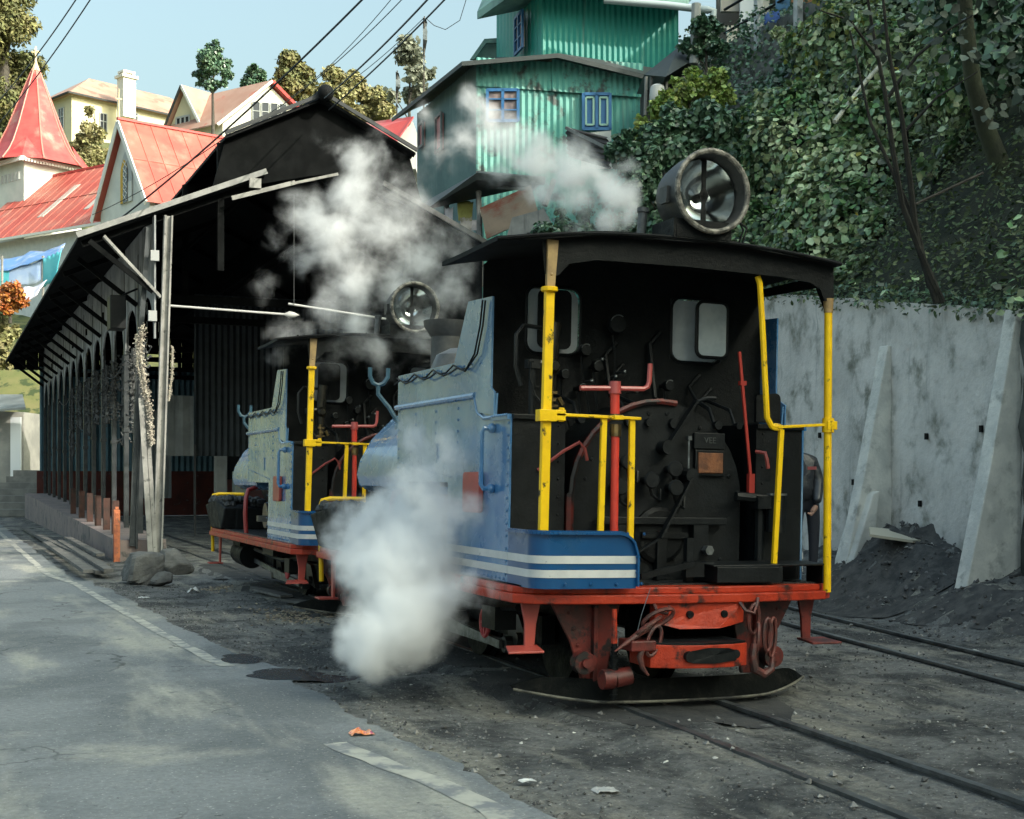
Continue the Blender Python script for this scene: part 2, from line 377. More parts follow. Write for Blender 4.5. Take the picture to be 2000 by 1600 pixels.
# ------------------------------------------------------------------ the two narrow gauge engines
TRACK_X = 4.42
def make_engine():
    root = empty('steam_locomotive', (TRACK_X, 7.8, 0), 'blue narrow gauge steam engine nearest the camera, yellow posts round its open cab', 'steam engine',
                 'blue steam engines on the shed track', rot=(0, rad(1.2), 0))
    def P(name, mb, mat, par=root, **k): return mb.build(name, mat, par, **k)
    LEN = 5.3
    # running plate with bowed rear edge
    edge = [(-1.21, .3), (-1.20, .12), (-1.10, .0), (-.8, -.075), (-.4, -.11), (0, -.125), (.4, -.11), (.8, -.06), (1.12, .0), (1.21, .08), (1.21, LEN), (-1.21, LEN)]
    m = MB(); m.prism([(x, y, .69) for x, y in edge], (0, 0, .06))
    up = [(x * .985, y + .05 if y < 1 else y - .05, .75) for x, y in edge]
    m.prism(up, (0, 0, .045)); P('running_plate', m, RED, bevel=.008)
    m = MB(); m.box((0, 2.6, .8), (2.3, 5.0, .012)); P('floor_plate', m, COAL)
    # low rear panel with rounded corner
    def path(r):
        a = arc((-1.02, 0.01, 0), .13 + r, 180, 262, 8, (1, 0, 0), (0, 1, 0))
        return [Vector((-1.15 - r, .34, 0))] + a + [Vector((-.78, -.135 - r, 0)), Vector((-.45, -.145 - r, 0))]
    def strip(mb, r, z0, z1, pts=None, top=None):
        p = pts or path(r); n = len(p)
        vs = [q + Vector((0, 0, z0)) for q in p] + [q + Vector((0, 0, (top[i] if top else z1))) for i, q in enumerate(p)]
        mb.add(vs, [(i, i + 1, n + i + 1, n + i) for i in range(n - 1)])
    m = MB()
    p = path(0)
    for k in range(1, 7):                                   # finer towards the rounded upper end
        pass
    pts = p[:-1] + [Vector((-.78 + .33 * k / 14, -.135 - .01 * k / 14, 0)) for k in range(1, 15)]
    R_ = .13
    tops = []
    for q in pts:
        d = q.x - (-.45 - R_)
        tops.append(1.165 - (R_ - math.sqrt(max(R_ * R_ - max(d, 0) ** 2, 0)) if d > 0 else 0))
    strip(m, 0, .795, 1.165, pts, tops)
    inner = [q + Vector((.012 if i == 0 else .008, .014, 0)) for i, q in enumerate(pts)]
    strip(m, 0, .795, 1.165, inner, tops)
    n0 = len(pts); base = len(m.v)
    m.f += [(n0 + i, n0 + i + 1, 3 * n0 + i + 1, 3 * n0 + i) for i in range(n0 - 1)]
    # edging band along the top
    bp = [Vector((q.x, q.y - .008 if i > 2 else q.y, t - .018)) for i, (q, t) in enumerate(zip(pts, tops))] + [Vector((-.445, -.152, 1.0)), Vector((-.445, -.152, .81))]
    for a_, b_ in zip(bp[:-1], bp[1:]):
        if (b_ - a_).length > .002: m.bar(a_, b_, .014, .042, up=(0, -1, 0) if a_.x > -1.1 else (-1, 0, 0))
    for k in range(6): m.rivet((-1.0 + .12 * k, -.155, 1.147), (0, -1, 0), .012)
    for z in (1.0, .9): m.rivet((-.452, -.163, z), (0, -1, 0), .012)
    for k in range(4): m.rivet((-.95 + .18 * k, -.145, .825), (0, -1, 0), .013)
    for k in range(4): m.rivet((-1.155, .3 - .07 * k, 1.147), (-1, 0, 0), .011)
    rp = P('rear_panel', m, PANELB, smooth=True, angle=25)
    for z0, z1 in ((.865, .915), (.955, 1.005)):
        s_ = MB(); strip(s_, .004, z0, z1); P('white_stripe', s_, WHITE, rp, smooth=True)
    # side sheets
    for sx in (-1, 1):
        X = 1.15 * sx
        m = MB()
        poly = [(.34, .80), (.34, 1.90), (.62, 1.90), (.60, 2.07), (.98, 2.07), (2.83, 2.07), (2.83, 1.46), (1.55, 1.46), (1.55, .80)]
        m.prism([(X, y, z) for y, z in poly], (-.014 * sx, 0, 0))
        upp = [(.70, 2.085), (.70, 2.74), (1.18, 2.76), (1.45, 2.34), (2.83, 2.34), (2.83, 2.085)]
        m.prism([(X + .004 * sx, y, z) for y, z in upp], (-.014 * sx, 0, 0))
        O = X + .002 * sx; nn = (sx, 0, 0)
        m.tube([(X + .012 * sx, .98, 2.075), (X + .012 * sx, 2.84, 2.075)], .022, 8)
        m.tube([(X + .008 * sx, .46, 1.91), (X + .008 * sx, .80, 1.905), (X + .008 * sx, .93, 1.95), (X + .008 * sx, .99, 2.06)], .013, 6)
        m.prism([(X + .006 * sx, .60, 1.92), (X + .006 * sx, .60, 2.08), (X + .006 * sx, .68, 2.12), (X + .006 * sx, .98, 2.09), (X + .006 * sx, .9, 1.95)], (.012 * sx, 0, 0))
        m.box((X + .006 * sx, .49, 1.90), (.03, .30, .035))
        m.rivets((O + .02 * sx, .36, 1.912), (O + .02 * sx, .62, 1.912), 8, (sx, 0, .6), .013)
        m.rivets((O, .37, .86), (O, .37, 1.86), 13, nn, .012)
        m.rivets((O, 2.79, 1.5), (O, 2.79, 2.04), 8, nn, .010)
        m.rivets((O, 1.60, .86), (O, 1.60, 1.40), 7, nn, .009)
        for yy in (2.35, 1.85, 1.35): m.rivets((O, yy, 1.75), (O, yy, 2.0), 4, nn, .011)
        m.rivets((O, 2.75, 1.62), (O, 1.5, 1.5), 16, nn, .008)
        m.rivets((O, .40, .825), (O, 1.5, .825), 16, nn, .010)
        m.rivets((O + .004 * sx, .9, 2.3), (O + .004 * sx, 2.75, 2.3), 12, nn, .009)
        for k in range(5): m.box((O + .003 * sx, 1.82, 1.74 - .03 * k), (.008, .05 if k % 2 else .03, .03))
        ss = P('side_sheet', m, BLUE, smooth=True, angle=25)
        for z0, z1 in ((.865, .915), (.955, 1.005)):
            s_ = MB(); s_.box((X + .003 * sx, .94, (z0 + z1) / 2), (.006, 1.215, z1 - z0)); P('white_stripe', s_, WHITE, ss)
        # vertical handrail
        h = MB()
        h.tube([(X, .62, 1.83), (X + .075 * sx, .62, 1.83), (X + .085 * sx, .64, 1.80), (X + .085 * sx, .64, 1.45), (X + .075 * sx, .62, 1.42), (X, .62, 1.42)], .017, 8)
        h.ball((X + .02 * sx, .62, 1.83), .034); h.ball((X + .02 * sx, .62, 1.42), .034)
        P('handrail', h, BLUE, ss, smooth=True)
        r_ = MB(); r_.prism(rrect_side(X + .004 * sx, .80, 1.13, 1.25, 1.535, .03), (.035 * sx, 0, 0)); P('number_plate', r_, RIDRED, ss, bevel=.006)
        # bunker beside the boiler, black rear face
        b_ = MB(); b_.box((sx * .94, .62, 1.36), (.385, .56, 1.12)); b_.rivets((sx * .8, .335, .9), (sx * .8, .335, 1.85), 9, (0, -1, 0), .01)
        b_.box((sx * .94, .325, 1.90), (.39, .02, .03))
        P('bunker', b_, BLACKG, bevel=.006)
        c_ = MB(); 
        gx = [(sx * (1.13 - .36 * i / 6), 1.5 + 1.3 * j / 10) for j in range(11) for i in range(7)]
        c_.add([(x, y, 2.16 + .16 * math.sin((y - 1.5) / 1.3 * math.pi) * .6 + rng.uniform(-.03, .03)) for x, y in gx], [(j * 7 + i, j * 7 + i + 1, (j + 1) * 7 + i + 1, (j + 1) * 7 + i) for j in range(10) for i in range(6)])
        c_.box((sx * .76, 2.1, 1.85), (.02, 1.45, .85)); c_.box((sx * .95, 2.82, 1.9), (.38, .02, .85)); c_.box((sx * .95, 2.1, 1.48), (.38, 1.4, .02))
        for k in range(70): c_.ball((sx * rng.uniform(.8, 1.1), rng.uniform(1.55, 2.8), 2.2 + rng.uniform(0, .07)), rng.uniform(.03, .06), 6, 4)
        P('coal_heap', c_, COAL)
    # looping cables tied along the left upper sheet
    for off in (0, .02):
        m = MB(); X = -1.175 - off
        pts = [(X, .78, 2.72), (X, .82, 2.55), (X, .92, 2.36)]
        for k in range(1, 13):
            y = .95 + 1.85 * k / 12; pts.append((X, y, 2.32 - .05 * abs(math.sin(k * 1.05 + off * 40)) - off))
        m.tube(pts, .007, 5); P('electric_cable', m, BLACK, smooth=True)
    # cab roof
    def rz(x): return 3.115 - .105 * (abs(x) / 1.36) ** 2.3
    xs = [-1.43 + 2.58 * i / 24 for i in range(25)]
    ys = [-.07, .25, .6, .97]
    m = MB(); N_ = len(xs)
    for dz in (0, -.03):
        m.add([(x, y + .02 * math.sin(x * 9) * .3, rz(x) + dz + .006 * math.sin(x * 7 + y * 3)) for y in ys for x in xs], [(j * N_ + i, j * N_ + i + 1, (j + 1) * N_ + i + 1, (j + 1) * N_ + i) for j in range(3) for i in range(N_ - 1)])
    n1 = 4 * N_
    for j in (0, 3): m.f += [(j * N_ + i, j * N_ + i + 1, n1 + j * N_ + i + 1, n1 + j * N_ + i) for i in range(N_ - 1)]
    for i in (0, N_ - 1): m.f += [(j * N_ + i, (j + 1) * N_ + i, n1 + (j + 1) * N_ + i, n1 + j * N_ + i) for j in range(3)]
    m.tube([(x, -.075, rz(x) - .012) for x in xs], .012, 6)
    for k in range(7): m.rivet((-1.2 + .38 * k, -.03, rz(-1.2 + .38 * k) + .0), (0, 0, 1), .014, .014)
    P('cab_roof', m, ROOFBLK, smooth=True)
    # rear header with curved brackets down to the posts
    low = [(1.145, 2.78), (1.07, 2.78), (1.03, 2.86), (.95, 2.90), (.7, 2.92), (0, 2.93), (-.7, 2.92), (-.9, 2.88), (-.97, 2.80), (-1.06, 2.80), (-1.08, 2.95)]
    m = MB(); m.prism([(x, .0, z) for x, z in low] + [(x, .0, rz(x) - .03) for x in [-1.08 + 2.22 * i / 14 for i in range(15)]], (0, .02, 0))
    m.prism([(1.13, .02, 2.74), (1.13, .02, 2.98), (1.13, .9, 2.98), (1.13, .9, 2.92), (1.13, .2, 2.9), (1.13, .1, 2.74)], (.015, 0, 0))
    P('roof_header', m, BLACK)
    # spectacle plate with two glazed windows
    Yf = .92
    outer = [(-1.13, .8), (-1.13, 2.98)] + [(-1.1 + 2.2 * i / 10, rz(-1.1 + 2.2 * i / 10) - .02) for i in range(11)] + [(1.13, 2.98), (1.13, .8)]
    m = MB()
    def cell(x0, x1, z0, z1): m.box(((x0 + x1) / 2, Yf, (z0 + z1) / 2), (x1 - x0, .012, z1 - z0))
    cell(-1.14, 1.14, .8, 2.40)
    m.prism([(x, Yf - .006, z) for x, z in [(-1.14, 2.86), (1.14, 2.86), (1.14, 2.99)] + [(1.1 - 2.2 * i / 10, rz(1.1 - 2.2 * i / 10) - .025) for i in range(11)] + [(-1.14, 2.99)]], (0, .012, 0))
    for x0, x1 in ((-1.14, -.81), (-.39, .35), (.79, 1.14)): cell(x0, x1, 2.40, 2.86)
    for wx in (-.60, .57):                                   # rounded corners of the openings
        for ax, az in ((-1, -1), (-1, 1), (1, -1), (1, 1)):
            cx, cz = wx + ax * .215, 2.63 + az * .235
            pts = [(cx, Yf - .006, cz)] + [Vector((cx - ax * .08, Yf - .006, cz - az * .08)) + Vector((ax * .08 * math.sin(t), 0, az * .08 * math.cos(t))) for t in [0, .39, .785, 1.18, 1.57]]
            m.prism(pts, (0, .012, 0))
    sp = P('spectacle_plate', m, BLACK)
    for wx in (-.60, .57):
        g = MB(); g.prism(rrect(wx - .205, wx + .205, 2.405, 2.855, .07, Yf + .02), (0, .004, 0)); P('window_pane', g, GLASS, sp)
        f_ = MB(); pr = rrect(wx - .215, wx + .215, 2.39, 2.87, .085, Yf - .012); f_.tube(pr, .012, 6, closed=True); P('window_frame', f_, BLACKG, sp, smooth=True)
    g = MB(); g.prism(rrect(.50, .74, 2.43, 2.82, .05, Yf - .16), (0, .006, 0)); wf = P('swung_window', g, M('milky_glass', (.62, .68, .70), (.45, .52, .55), rough=.25, scale=4))
    f_ = MB(); f_.tube(rrect(.49, .75, 2.42, 2.83, .055, Yf - .157), .014, 6, closed=True); P('window_frame', f_, BLACKG, wf, smooth=True)
    g = MB(); g.prism(rrect(-.76, -.50, 2.42, 2.84, .05, Yf - .10), (0, .01, 0)); P('window_shutter', g, BLACK)
    # backhead
    ar = [(-.66, .8)] + [(.66 * math.cos(rad(a)), 1.39 + .66 * math.sin(rad(a))) for a in range(180, -1, -10)] + [(.66, .8)]
    m = MB(); m.prism([(x, .40, z) for x, z in ar], (0, .52, 0)); 
    m.rivets((-.5, .395, .95), (.5, .395, .95), 9, (0, -1, 0), .016)
    for a in range(15, 170, 14): m.rivet((.58 * math.cos(rad(a)), .395, 1.39 + .58 * math.sin(rad(a))), (0, -1, 0), .016)
    bh = P('boiler_backhead', m, BLACKG, smooth=True, angle=30)
    m = MB(); m.tube([(x * 1.03, .385, z) for x, z in ar[1:12]], .022, 6); m.tube([(-.69, .385, .82), (-.69, .385, 1.4)], .03, 6); P('red_rim', m, DKRED, bh, smooth=True)
    m = MB(); m.lathe([(0, .0), (.2, .0), (.2, .03), (.17, .045), (.0, .05)], Matrix.Translation((.0, .40, 1.12)) @ Matrix.Rotation(rad(90), 4, 'X'), 20); m.box((.02, .34, 1.12), (.36, .03, .04)); P('fire_door', m, BLACK, bh)
    m = MB(); m.box((.39, .372, 1.63), (.20, .03, .145)); P('copper_plate', m, COPPER, bh, bevel=.006)
    m = MB(); m.box((.39, .378, 1.63), (.24, .02, .185)); m.box((.38, .375, 1.785), (.25, .03, .115)); P('plate_frame', m, BLACKG, bh, bevel=.006)
    tc_ = bpy.data.curves.new('maker_plate_letters', 'FONT'); tc_.body = 'VEE'; tc_.size = .06; tc_.extrude = .002; tc_.align_x = 'CENTER'
    to_ = bpy.data.objects.new('maker_plate_letters', tc_); lm_ = bpy.data.meshes.new_from_object(to_); bpy.data.objects.remove(to_); lm_.materials.clear(); lm_.materials.append(M('worn_letter', (.05, .055, .055), rough=.5)); to_ = bpy.data.objects.new('maker_plate_letters', lm_); link(to_, bh); to_.location = (.38, .357, 1.77); to_.rotation_euler = (rad(90), 0, 0)
    # regulator handle, gauges, valves
    m = MB(); m.bar((.02, .33, 1.73), (.23, .30, 2.06), .018, .055, up=(0, -1, 0)); m.tube([(.22, .30, 2.05), (.3, .27, 2.08), (.36, .26, 2.08)], .014, 6); m.cyl((.02, .40, 1.73), (.02, .30, 1.73), .05, n=12); P('regulator_handle', m, BLACKG, smooth=True)
    m = MB(); m.bar((.20, .30, 1.52), (-.06, .26, 1.10), .016, .05, up=(0, -1, 0)); m.bar((-.06, .26, 1.10), (-.28, .26, .98), .012, .03, up=(0, -1, 0)); m.cyl((.20, .40, 1.54), (.20, .28, 1.54), .05, n=10); P('reversing_lever', m, BLACKG)
    for gx_, gz_, r_ in ((-.40, 2.42, .045), (-.30, 2.31, .04), (-.56, 2.24, .035), (-.42, 2.15, .03), (-.15, 2.62, .07), (.28, 2.2, .04)):
        m = MB(); m.lathe([(0, 0), (r_, 0), (r_, .03), (r_ * .86, .05), (0, .05)], Matrix.Translation((gx_, Yf - .10, gz_)) @ Matrix.Rotation(rad(90), 4, 'X'), 16); m.cyl((gx_, Yf - .1, gz_), (gx_, Yf, gz_), .016, n=6); m.tube([(gx_, Yf - .06, gz_ - r_), (gx_ + .02, Yf - .06, gz_ - .2), (gx_ * .8, Yf - .05, gz_ - .45)], .009, 5)
        gd = P('pressure_gauge', m, BLACKG, smooth=True, angle=40)
        m = MB(); m.tube([(gx_ + r_ * .93 * math.cos(a), Yf - .153, gz_ + r_ * .93 * math.sin(a)) for a in [1 + k * .3 for k in range(7)]], .004, 5); P('gauge_glint', m, STEEL, gd, smooth=True)  # steel arc on the upper rim only, standing for its glint
    for vx, vz in ((-.30, 1.62), (-.12, 1.50), (.07, 1.45), (-.36, 1.45), (.06, 1.58)):
        m = MB(); m.cyl((vx, .40, vz), (vx, .28, vz), .028, n=10); m.lathe([(.05, 0), (.06, .012), (.05, .024)], Matrix.Translation((vx, .29, vz)) @ Matrix.Rotation(rad(90), 4, 'X'), 12); m.tube([(vx, .33, vz), (vx + .03, .33, vz - .1), (vx + .1, .35, vz - .14), (vx + .12, .38, vz - .06)], .012, 6); P('boiler_valve', m, BLACKG, smooth=True, angle=40)
    m = MB(); m.cyl((.2, .34, 1.55), (.2, .34, 1.8), .008, n=6); m.box((.2, .34, 1.80), (.03, .03, .03)); m.box((.2, .34, 1.55), (.03, .03, .03)); P('water_glass', m, STEEL)
    m = MB(); m.tube([(-.95, .33, 1.55), (-.80, .25, 1.68), (-.70, .22, 1.74), (-.66, .22, 1.70), (-.64, .22, 1.62)], .012, 6); P('bent_handle', m, M('dull_red_handle', (.30, .06, .05), rough=.35), smooth=True)
    m = MB(); m.tube([(.72, .3, 1.72), (.76, .24, 1.71), (.77, .23, 1.66), (.78, .23, 1.60)], .014, 6); P('bent_handle', m, M('dull_red_handle', ()), smooth=True)
    for px0, px1, z1_, r_ in ((-.25, -.2, 2.5, .018), (-.1, -.14, 2.35, .014), (.1, .16, 2.6, .02), (.45, .5, 2.3, .016), (-.62, -.66, 2.1, .014), (.62, .6, 2.2, .013)):
        m = MB(); m.tube([(px0, .42, 1.9), (px0, .5, 2.02), (px1, .78, 2.1), (px1, .88, z1_ - .1), (px1 + .1, .9, z1_)], r_, 6); m.cyl((px0, .41, 1.9), (px0, .36, 1.9), r_ * 2, n=8); P('backhead_pipe', m, BLACKG, smooth=True)
    for vx, vz in ((-.28, 2.36), (-.17, 2.24), (-.1, 2.28), (.0, 2.14), (-.36, 2.2)):
        m = MB(); m.ball((vx, Yf - .16, vz), .016); m.cyl((vx, Yf - .16, vz), (vx, Yf, vz), .01, n=6); P('backhead_glint', m, STEEL, smooth=True)  # small steel knobs added as glints on the backhead
    # left injector / lubricator group
    m = MB(); m.cyl((-.80, .50, 2.28), (-.78, .50, 2.56), .055, n=12); m.cyl((-.80, .5, 2.10), (-.80, .5, 2.32), .045, n=12); m.ball((-.80, .47, 2.26), .06); m.cyl((-.80, .40, 2.26), (-.80, .52, 2.26), .03, n=8)
    m.cyl((-.95, .5, 2.28), (-.78, .5, 2.28), .025, n=8); P('lubricator', m, M('dark_bronze', (.05, .045, .035), (.02, .02, .018), rough=.3, metal=.7, scale=10), smooth=True, angle=40)
    m = MB(); m.cyl((-.81, .46, 1.96), (-.81, .46, 2.12), .02, n=8); m.box((-.81, .45, 2.08), (.07, .05, .02)); m.box((-.81, .45, 2.03), (.05, .05, .02)); m.box((-.81, .45, 1.99), (.09, .03, .015)); m.cyl((-.75, .46, 2.05), (-.72, .46, 2.0), .018, n=8); P('brass_cock', m, BRASS)
    m = MB(); m.tube([(-.84, .52, 2.52), (-1.0, .5, 2.53), (-1.06, .48, 2.46), (-1.06, .48, 2.25), (-1.02, .48, 2.12)], .016, 6); P('copper_pipe', m, BLACKG, smooth=True)
    m = MB(); m.tube([(-.90, .48, 2.30), (-.96, .46, 2.28), (-.97, .45, 2.18), (-.93, .45, 2.06), (-.86, .42, 1.97), (-.80, .40, 1.92)], .007, 5); P('copper_pipe', m, STEEL if False else BLACKG, smooth=True)
    m = MB(); m.cyl((-.93, .5, 1.92), (-.93, .5, 2.30), .025, n=8); m.box((-.93, .5, 2.27), (.09, .07, .06)); P('stand_pipe', m, BLACKG, smooth=True, angle=40)
    # yellow posts and rails
    m = MB(); m.bar((-1.05, .0, .80), (-1.035, .0, 2.70), .062, .04, up=(0, 1, 0)); m.cyl((-1.035, .0, 2.69), (-1.035, .0, 2.72), .055, n=10)
    P('corner_post', m, YELLOW, bevel=.006)
    m = MB(); m.prism([(-1.06, -.02, 2.72), (-1.005, -.02, 2.72), (-.985, -.02, 3.02), (-1.06, -.02, 3.02)], (0, .03, 0)); m.rivet((-1.03, -.02, 2.8), (0, -1, 0), .012); P('post_bracket', m, M('tan_bracket_paint', (.38, .25, .1), (.25, .16, .07), rough=.5, scale=12))
    m = MB(); m.bar((-1.02, -.005, 1.905), (-.37, -.005, 1.90), .05, .02); m.box((-1.045, -.01, 1.895), (.12, .075, .075)); m.box((-.95, -.005, 1.90), (.07, .05, .07)); m.cyl((-.935, -.005, 1.86), (-.935, -.005, 1.95), .02, n=6)
    m.box((-.54, -.005, 1.90), (.07, .08, .028)); P('guard_rail', m, YELLOW, bevel=.004)
    for x0, x1 in ((-.655, -.63), (-.43, -.425)):
        m = MB(); m.bar((x0, -.02, .80), (x1, .0, 1.90), .04, .028, up=(0, 1, 0)); P('guard_post', m, YELLOW, bevel=.004)
    m = MB(); m.cyl((1.145, .02, .74), (1.115, .02, 2.72), .028, n=12); m.cyl((1.13, .02, 1.86), (1.13, .02, 1.96), .042, n=12); P('corner_post', m, YELLOW, smooth=True, angle=40)
    m = MB(); m.cyl((1.116, .02, 2.70), (1.115, .02, 2.80), .032, .036, n=12); P('post_bracket', m, M('tan_bracket_paint', ()), smooth=True, angle=40)
    m = MB(); m.bar((.72, .04, 1.885), (1.13, .02, 1.915), .035, .02); m.box((1.14, .015, 1.91), (.08, .07, .06)); m.tube([(.72 + .045 * math.cos(a), .04, 1.885 + .016 * math.sin(a)) for a in [k * .628 for k in range(10)]], .012, 6, closed=True); P('guard_rail', m, YELLOW, bevel=.003)
    m = MB(); m.bar((.72, .045, .93), (.76, .045, 1.87), .036, .03, up=(0, 1, 0)); P('guard_post', m, YELLOW, bevel=.004)
    m = MB(); m.tube([(.555, .06, 2.92), (.575, .06, 2.87), (.60, .06, 2.6), (.625, .05, 2.2), (.645, .05, 1.95), (.68, .045, 1.89), (.72, .045, 1.885)], .021, 8); P('guard_post', m, YELLOW, smooth=True)
    # hand brake
    m = MB(); m.cyl((-.525, .03, .80), (-.53, .03, 1.80), .027, n=12); m.cyl((-.535, .03, 1.9), (-.54, .03, 2.09), .031, n=12); bc = P('brake_column', m, M('brake_red', (.62, .05, .03), (.5, .045, .03), rough=.35, scale=6, wear=(.1, .02, .02), wscale=9, wamt=.33), smooth=True, angle=40)
    m = MB(); m.cyl((-.54, .03, 2.06), (-.54, .03, 2.14), .043, .038, n=12); m.tube([(-.79, .03, 2.085), (-.54, .03, 2.095), (-.33, .03, 2.10), (-.30, .03, 2.115), (-.287, .03, 2.15), (-.282, .03, 2.27)], .017, 8); P('brake_handle', m, M('worn_brake_red', (.40, .07, .06), (.33, .06, .06), rough=.3), bc, smooth=True, angle=40)
    m = MB(); m.cyl((-.53, .03, 1.78), (-.53, .03, 1.86), .038, n=10); m.cyl((-.53, .03, 1.89), (-.53, .03, 1.925), .048, n=10); P('brake_collar', m, BRASS, bc)
    # right red lever and bracket
    m = MB(); m.bar((.57, .3, 2.42), (.665, .28, 1.56), .02, .014); m.box((.67, .28, 1.49), (.045, .035, .14)); m.box((.60, .3, 2.2), (.05, .03, .03)); P('red_lever', m, DKRED if False else M('lever_red', (.36, .035, .025), rough=.4))
    m = MB(); m.cyl((.55, .28, 1.40), (.86, .25, 1.38), .035, n=8); m.box((.75, .26, 1.36), (.12, .1, .09)); m.cyl((.76, .3, .82), (.76, .3, 1.36), .035, n=8); P('lever_bracket', m, BLACKG)
    m = MB(); m.cyl((.86, .24, 1.41), (.86, .24, 1.425), .075, n=16); P('oil_tin_lid', m, STEEL)
    m = MB(); m.cyl((.86, .24, 1.15), (.86, .24, 1.41), .07, n=14); P('oil_tin', m, BLACKG)
    m = MB(); m.prism([(.72, .3, 1.93), (.72, .3, 2.12)] + arc((.88, .3, 2.10), .04, 90, 0, 4) + [(.92, .3, 1.93)], (0, .03, 0)); P('bunker_lid', m, BLACK)
    # black box and trap on floor, shovels, floor clutter
    m = MB(); m.box((.48, .12, .87), (.52, .32, .11)); m.prism([(.2, -.02, .92), (.72, -.04, .925), (1.14, .02, .925), (1.14, .3, .93), (.2, .3, .93)], (0, 0, .015)); m.box((1.13, .12, .87), (.05, .2, .14)); P('floor_box', m, BLACKG, bevel=.006)
    m = MB(); m.bar((-.33, .02, .86), (.1, .06, .94), .03, .04); m.box((.1, .08, .9), (.14, .06, .1)); m.box((.12, .18, .96), (.05, .05, .3)); P('floor_linkage', m, BLACKG)
    m = MB(); m.box((0, .34, 1.22), (1.0, .05, .05)); m.box((.30, .36, 1.0), (.12, .08, .42)); m.box((-.3, .36, 1.0), (.10, .08, .42)); m.box((.0, .36, .98), (.08, .06, .34)); P('backhead_shelf', m, BLACKG, bevel=.005)
    m = MB(); m.cyl((.33, .31, 1.02), (.33, .25, 1.02), .035, n=6); P('steel_nut', m, STEEL)
    # headlight on the cab roof
    Mh = Matrix.Translation((.075, -.13, 3.42)) @ Matrix.Rotation(rad(90), 4, 'X')
    m = MB(); m.lathe([(0.0, -.40), (.16, -.40), (.24, -.34), (.265, -.2), (.272, -.04), (.275, .0), (.255, .0), (.25, -.02), (.245, -.12), (.235, -.13)], Mh, 32, closed_ends=False)
    m.box((-.2, .02, 3.40), (.03, .1, .1)); m.box((-.215, .0, 3.35), (.02, .08, .03))
    hl = P('headlight', m, M('headlamp_black', (.025, .027, .027), (.06, .06, .058), rough=.55, scale=5, bump=.1), smooth=True, angle=40)
    m = MB(); m.tube([(.075 + .268 * math.cos(k * math.pi / 16), -.135, 3.42 + .268 * math.sin(k * math.pi / 16)) for k in range(32)], .019, 8, closed=True); P('headlight_rim', m, CHROME, hl, smooth=True)
    m = MB(); m.lathe([(.006, -.30), (.06, -.292), (.12, -.26), (.18, -.205), (.215, -.15), (.235, -.11)], Mh, 32, closed_ends=False); P('reflector', m, MIRROR, hl, smooth=True)
    m = MB(); m.prism([(.055, -.02, 3.19), (.095, -.02, 3.19), (.088, -.02, 3.36), (.11, -.02, 3.41), (.088, -.02, 3.46), (.092, -.02, 3.65), (.058, -.02, 3.65), (.062, -.02, 3.46), (.04, -.02, 3.41), (.062, -.02, 3.36)], (0, .015, 0)); m.cyl((.075, -.02, 3.41), (.075, .1, 3.41), .03, n=10); P('bulb_holder', m, BLACK, hl)
    m = MB(); m.ball((.11, .0, 3.40), .022); P('bulb', m, M('bulb_glass', (.7, .75, .72), rough=.05, spec=.8), hl, smooth=True)
    m = MB(); m.box((.03, .06, 3.165), (.44, .3, .13)); m.box((.03, -.08, 3.15), (.4, .03, .08)); P('headlight_seat', m, BLACK, hl)
    m = MB(); m.tube([(.30, -.05, 3.3), (.36, -.06, 3.2), (.33, -.06, 3.12)], .007, 5); m.tube([(.31, .0, 3.3), (.40, -.04, 3.22), (.36, -.05, 3.11)], .007, 5); P('headlight_wire', m, BLACK, hl, smooth=True)
    m = MB(); m.cyl((-.235, .3, 3.08), (-.215, .3, 3.34), .032, n=12); m.cyl((-.215, .3, 3.33), (-.213, .3, 3.36), .042, n=12); P('steam_pipe', m, M('grey_pipe', (.12, .13, .13), (.05, .05, .05), rough=.5, scale=10), smooth=True, angle=40)
    # boiler, saddle tank, dome, smokebox, chimney
    m = MB(); m.cyl((0, .9, 1.5), (0, 4.4, 1.5), .48, n=24); P('boiler', m, BLACK, smooth=True, angle=40)
    prof = [(-.93, 1.36), (-1.03, 1.42), (-1.06, 1.52), (-1.03, 1.66), (-.92, 1.86), (-.72, 2.06), (-.45, 2.2), (-.15, 2.26), (.15, 2.26), (.45, 2.2), (.72, 2.06), (.92, 1.86), (1.03, 1.66), (1.06, 1.52), (1.03, 1.42), (.93, 1.36)]
    m = MB(); m.prism([(x, 2.84, z) for x, z in prof], (0, 1.55, 0))
    for yy in (2.9, 4.36):
        for i in range(len(prof) - 1):
            a_, b_ = prof[i], prof[i + 1]
            for t in (.15, .55, .9):
                x, z = a_[0] + (b_[0] - a_[0]) * t, a_[1] + (b_[1] - a_[1]) * t
                m.rivet((x, yy, z), (x, 0, z - 1.4), .012)
    P('saddle_tank', m, BLUE, smooth=True, angle=35)
    m = MB(); m.cyl((0, 4.3, 1.5), (0, 5.05, 1.5), .55, n=24); P('smokebox', m, BLACK, smooth=True, angle=40)
    m = MB(); m.lathe([(.30, 0), (.27, .06), (.26, .3), (.2, .44), (.08, .5), (0, .51)], Matrix.Translation((-.35, 3.6, 2.18)), 20); P('steam_dome', m, M('dome_grey', (.10, .10, .095), (.05, .05, .05), rough=.4, scale=6), smooth=True, angle=40)
    m = MB(); m.lathe([(.26, 0), (.2, .08), (.17, .2), (.17, .9), (.24, 1.0), (.25, 1.06), (.19, 1.06), (.14, .95)], Matrix.Translation((0, 4.9, 2.03)), 24); P('chimney', m, M('chimney_grey', (.075, .075, .07), (.04, .04, .04), rough=.5, scale=5, bump=.1), smooth=True, angle=30)
    # forked lamp bracket on the tank
    m = MB(); m.tube([(-.80, 3.9, 1.98), (-.9, 3.92, 2.14), (-1.0, 3.94, 2.26), (-1.0, 3.94, 2.34)], .02, 8)
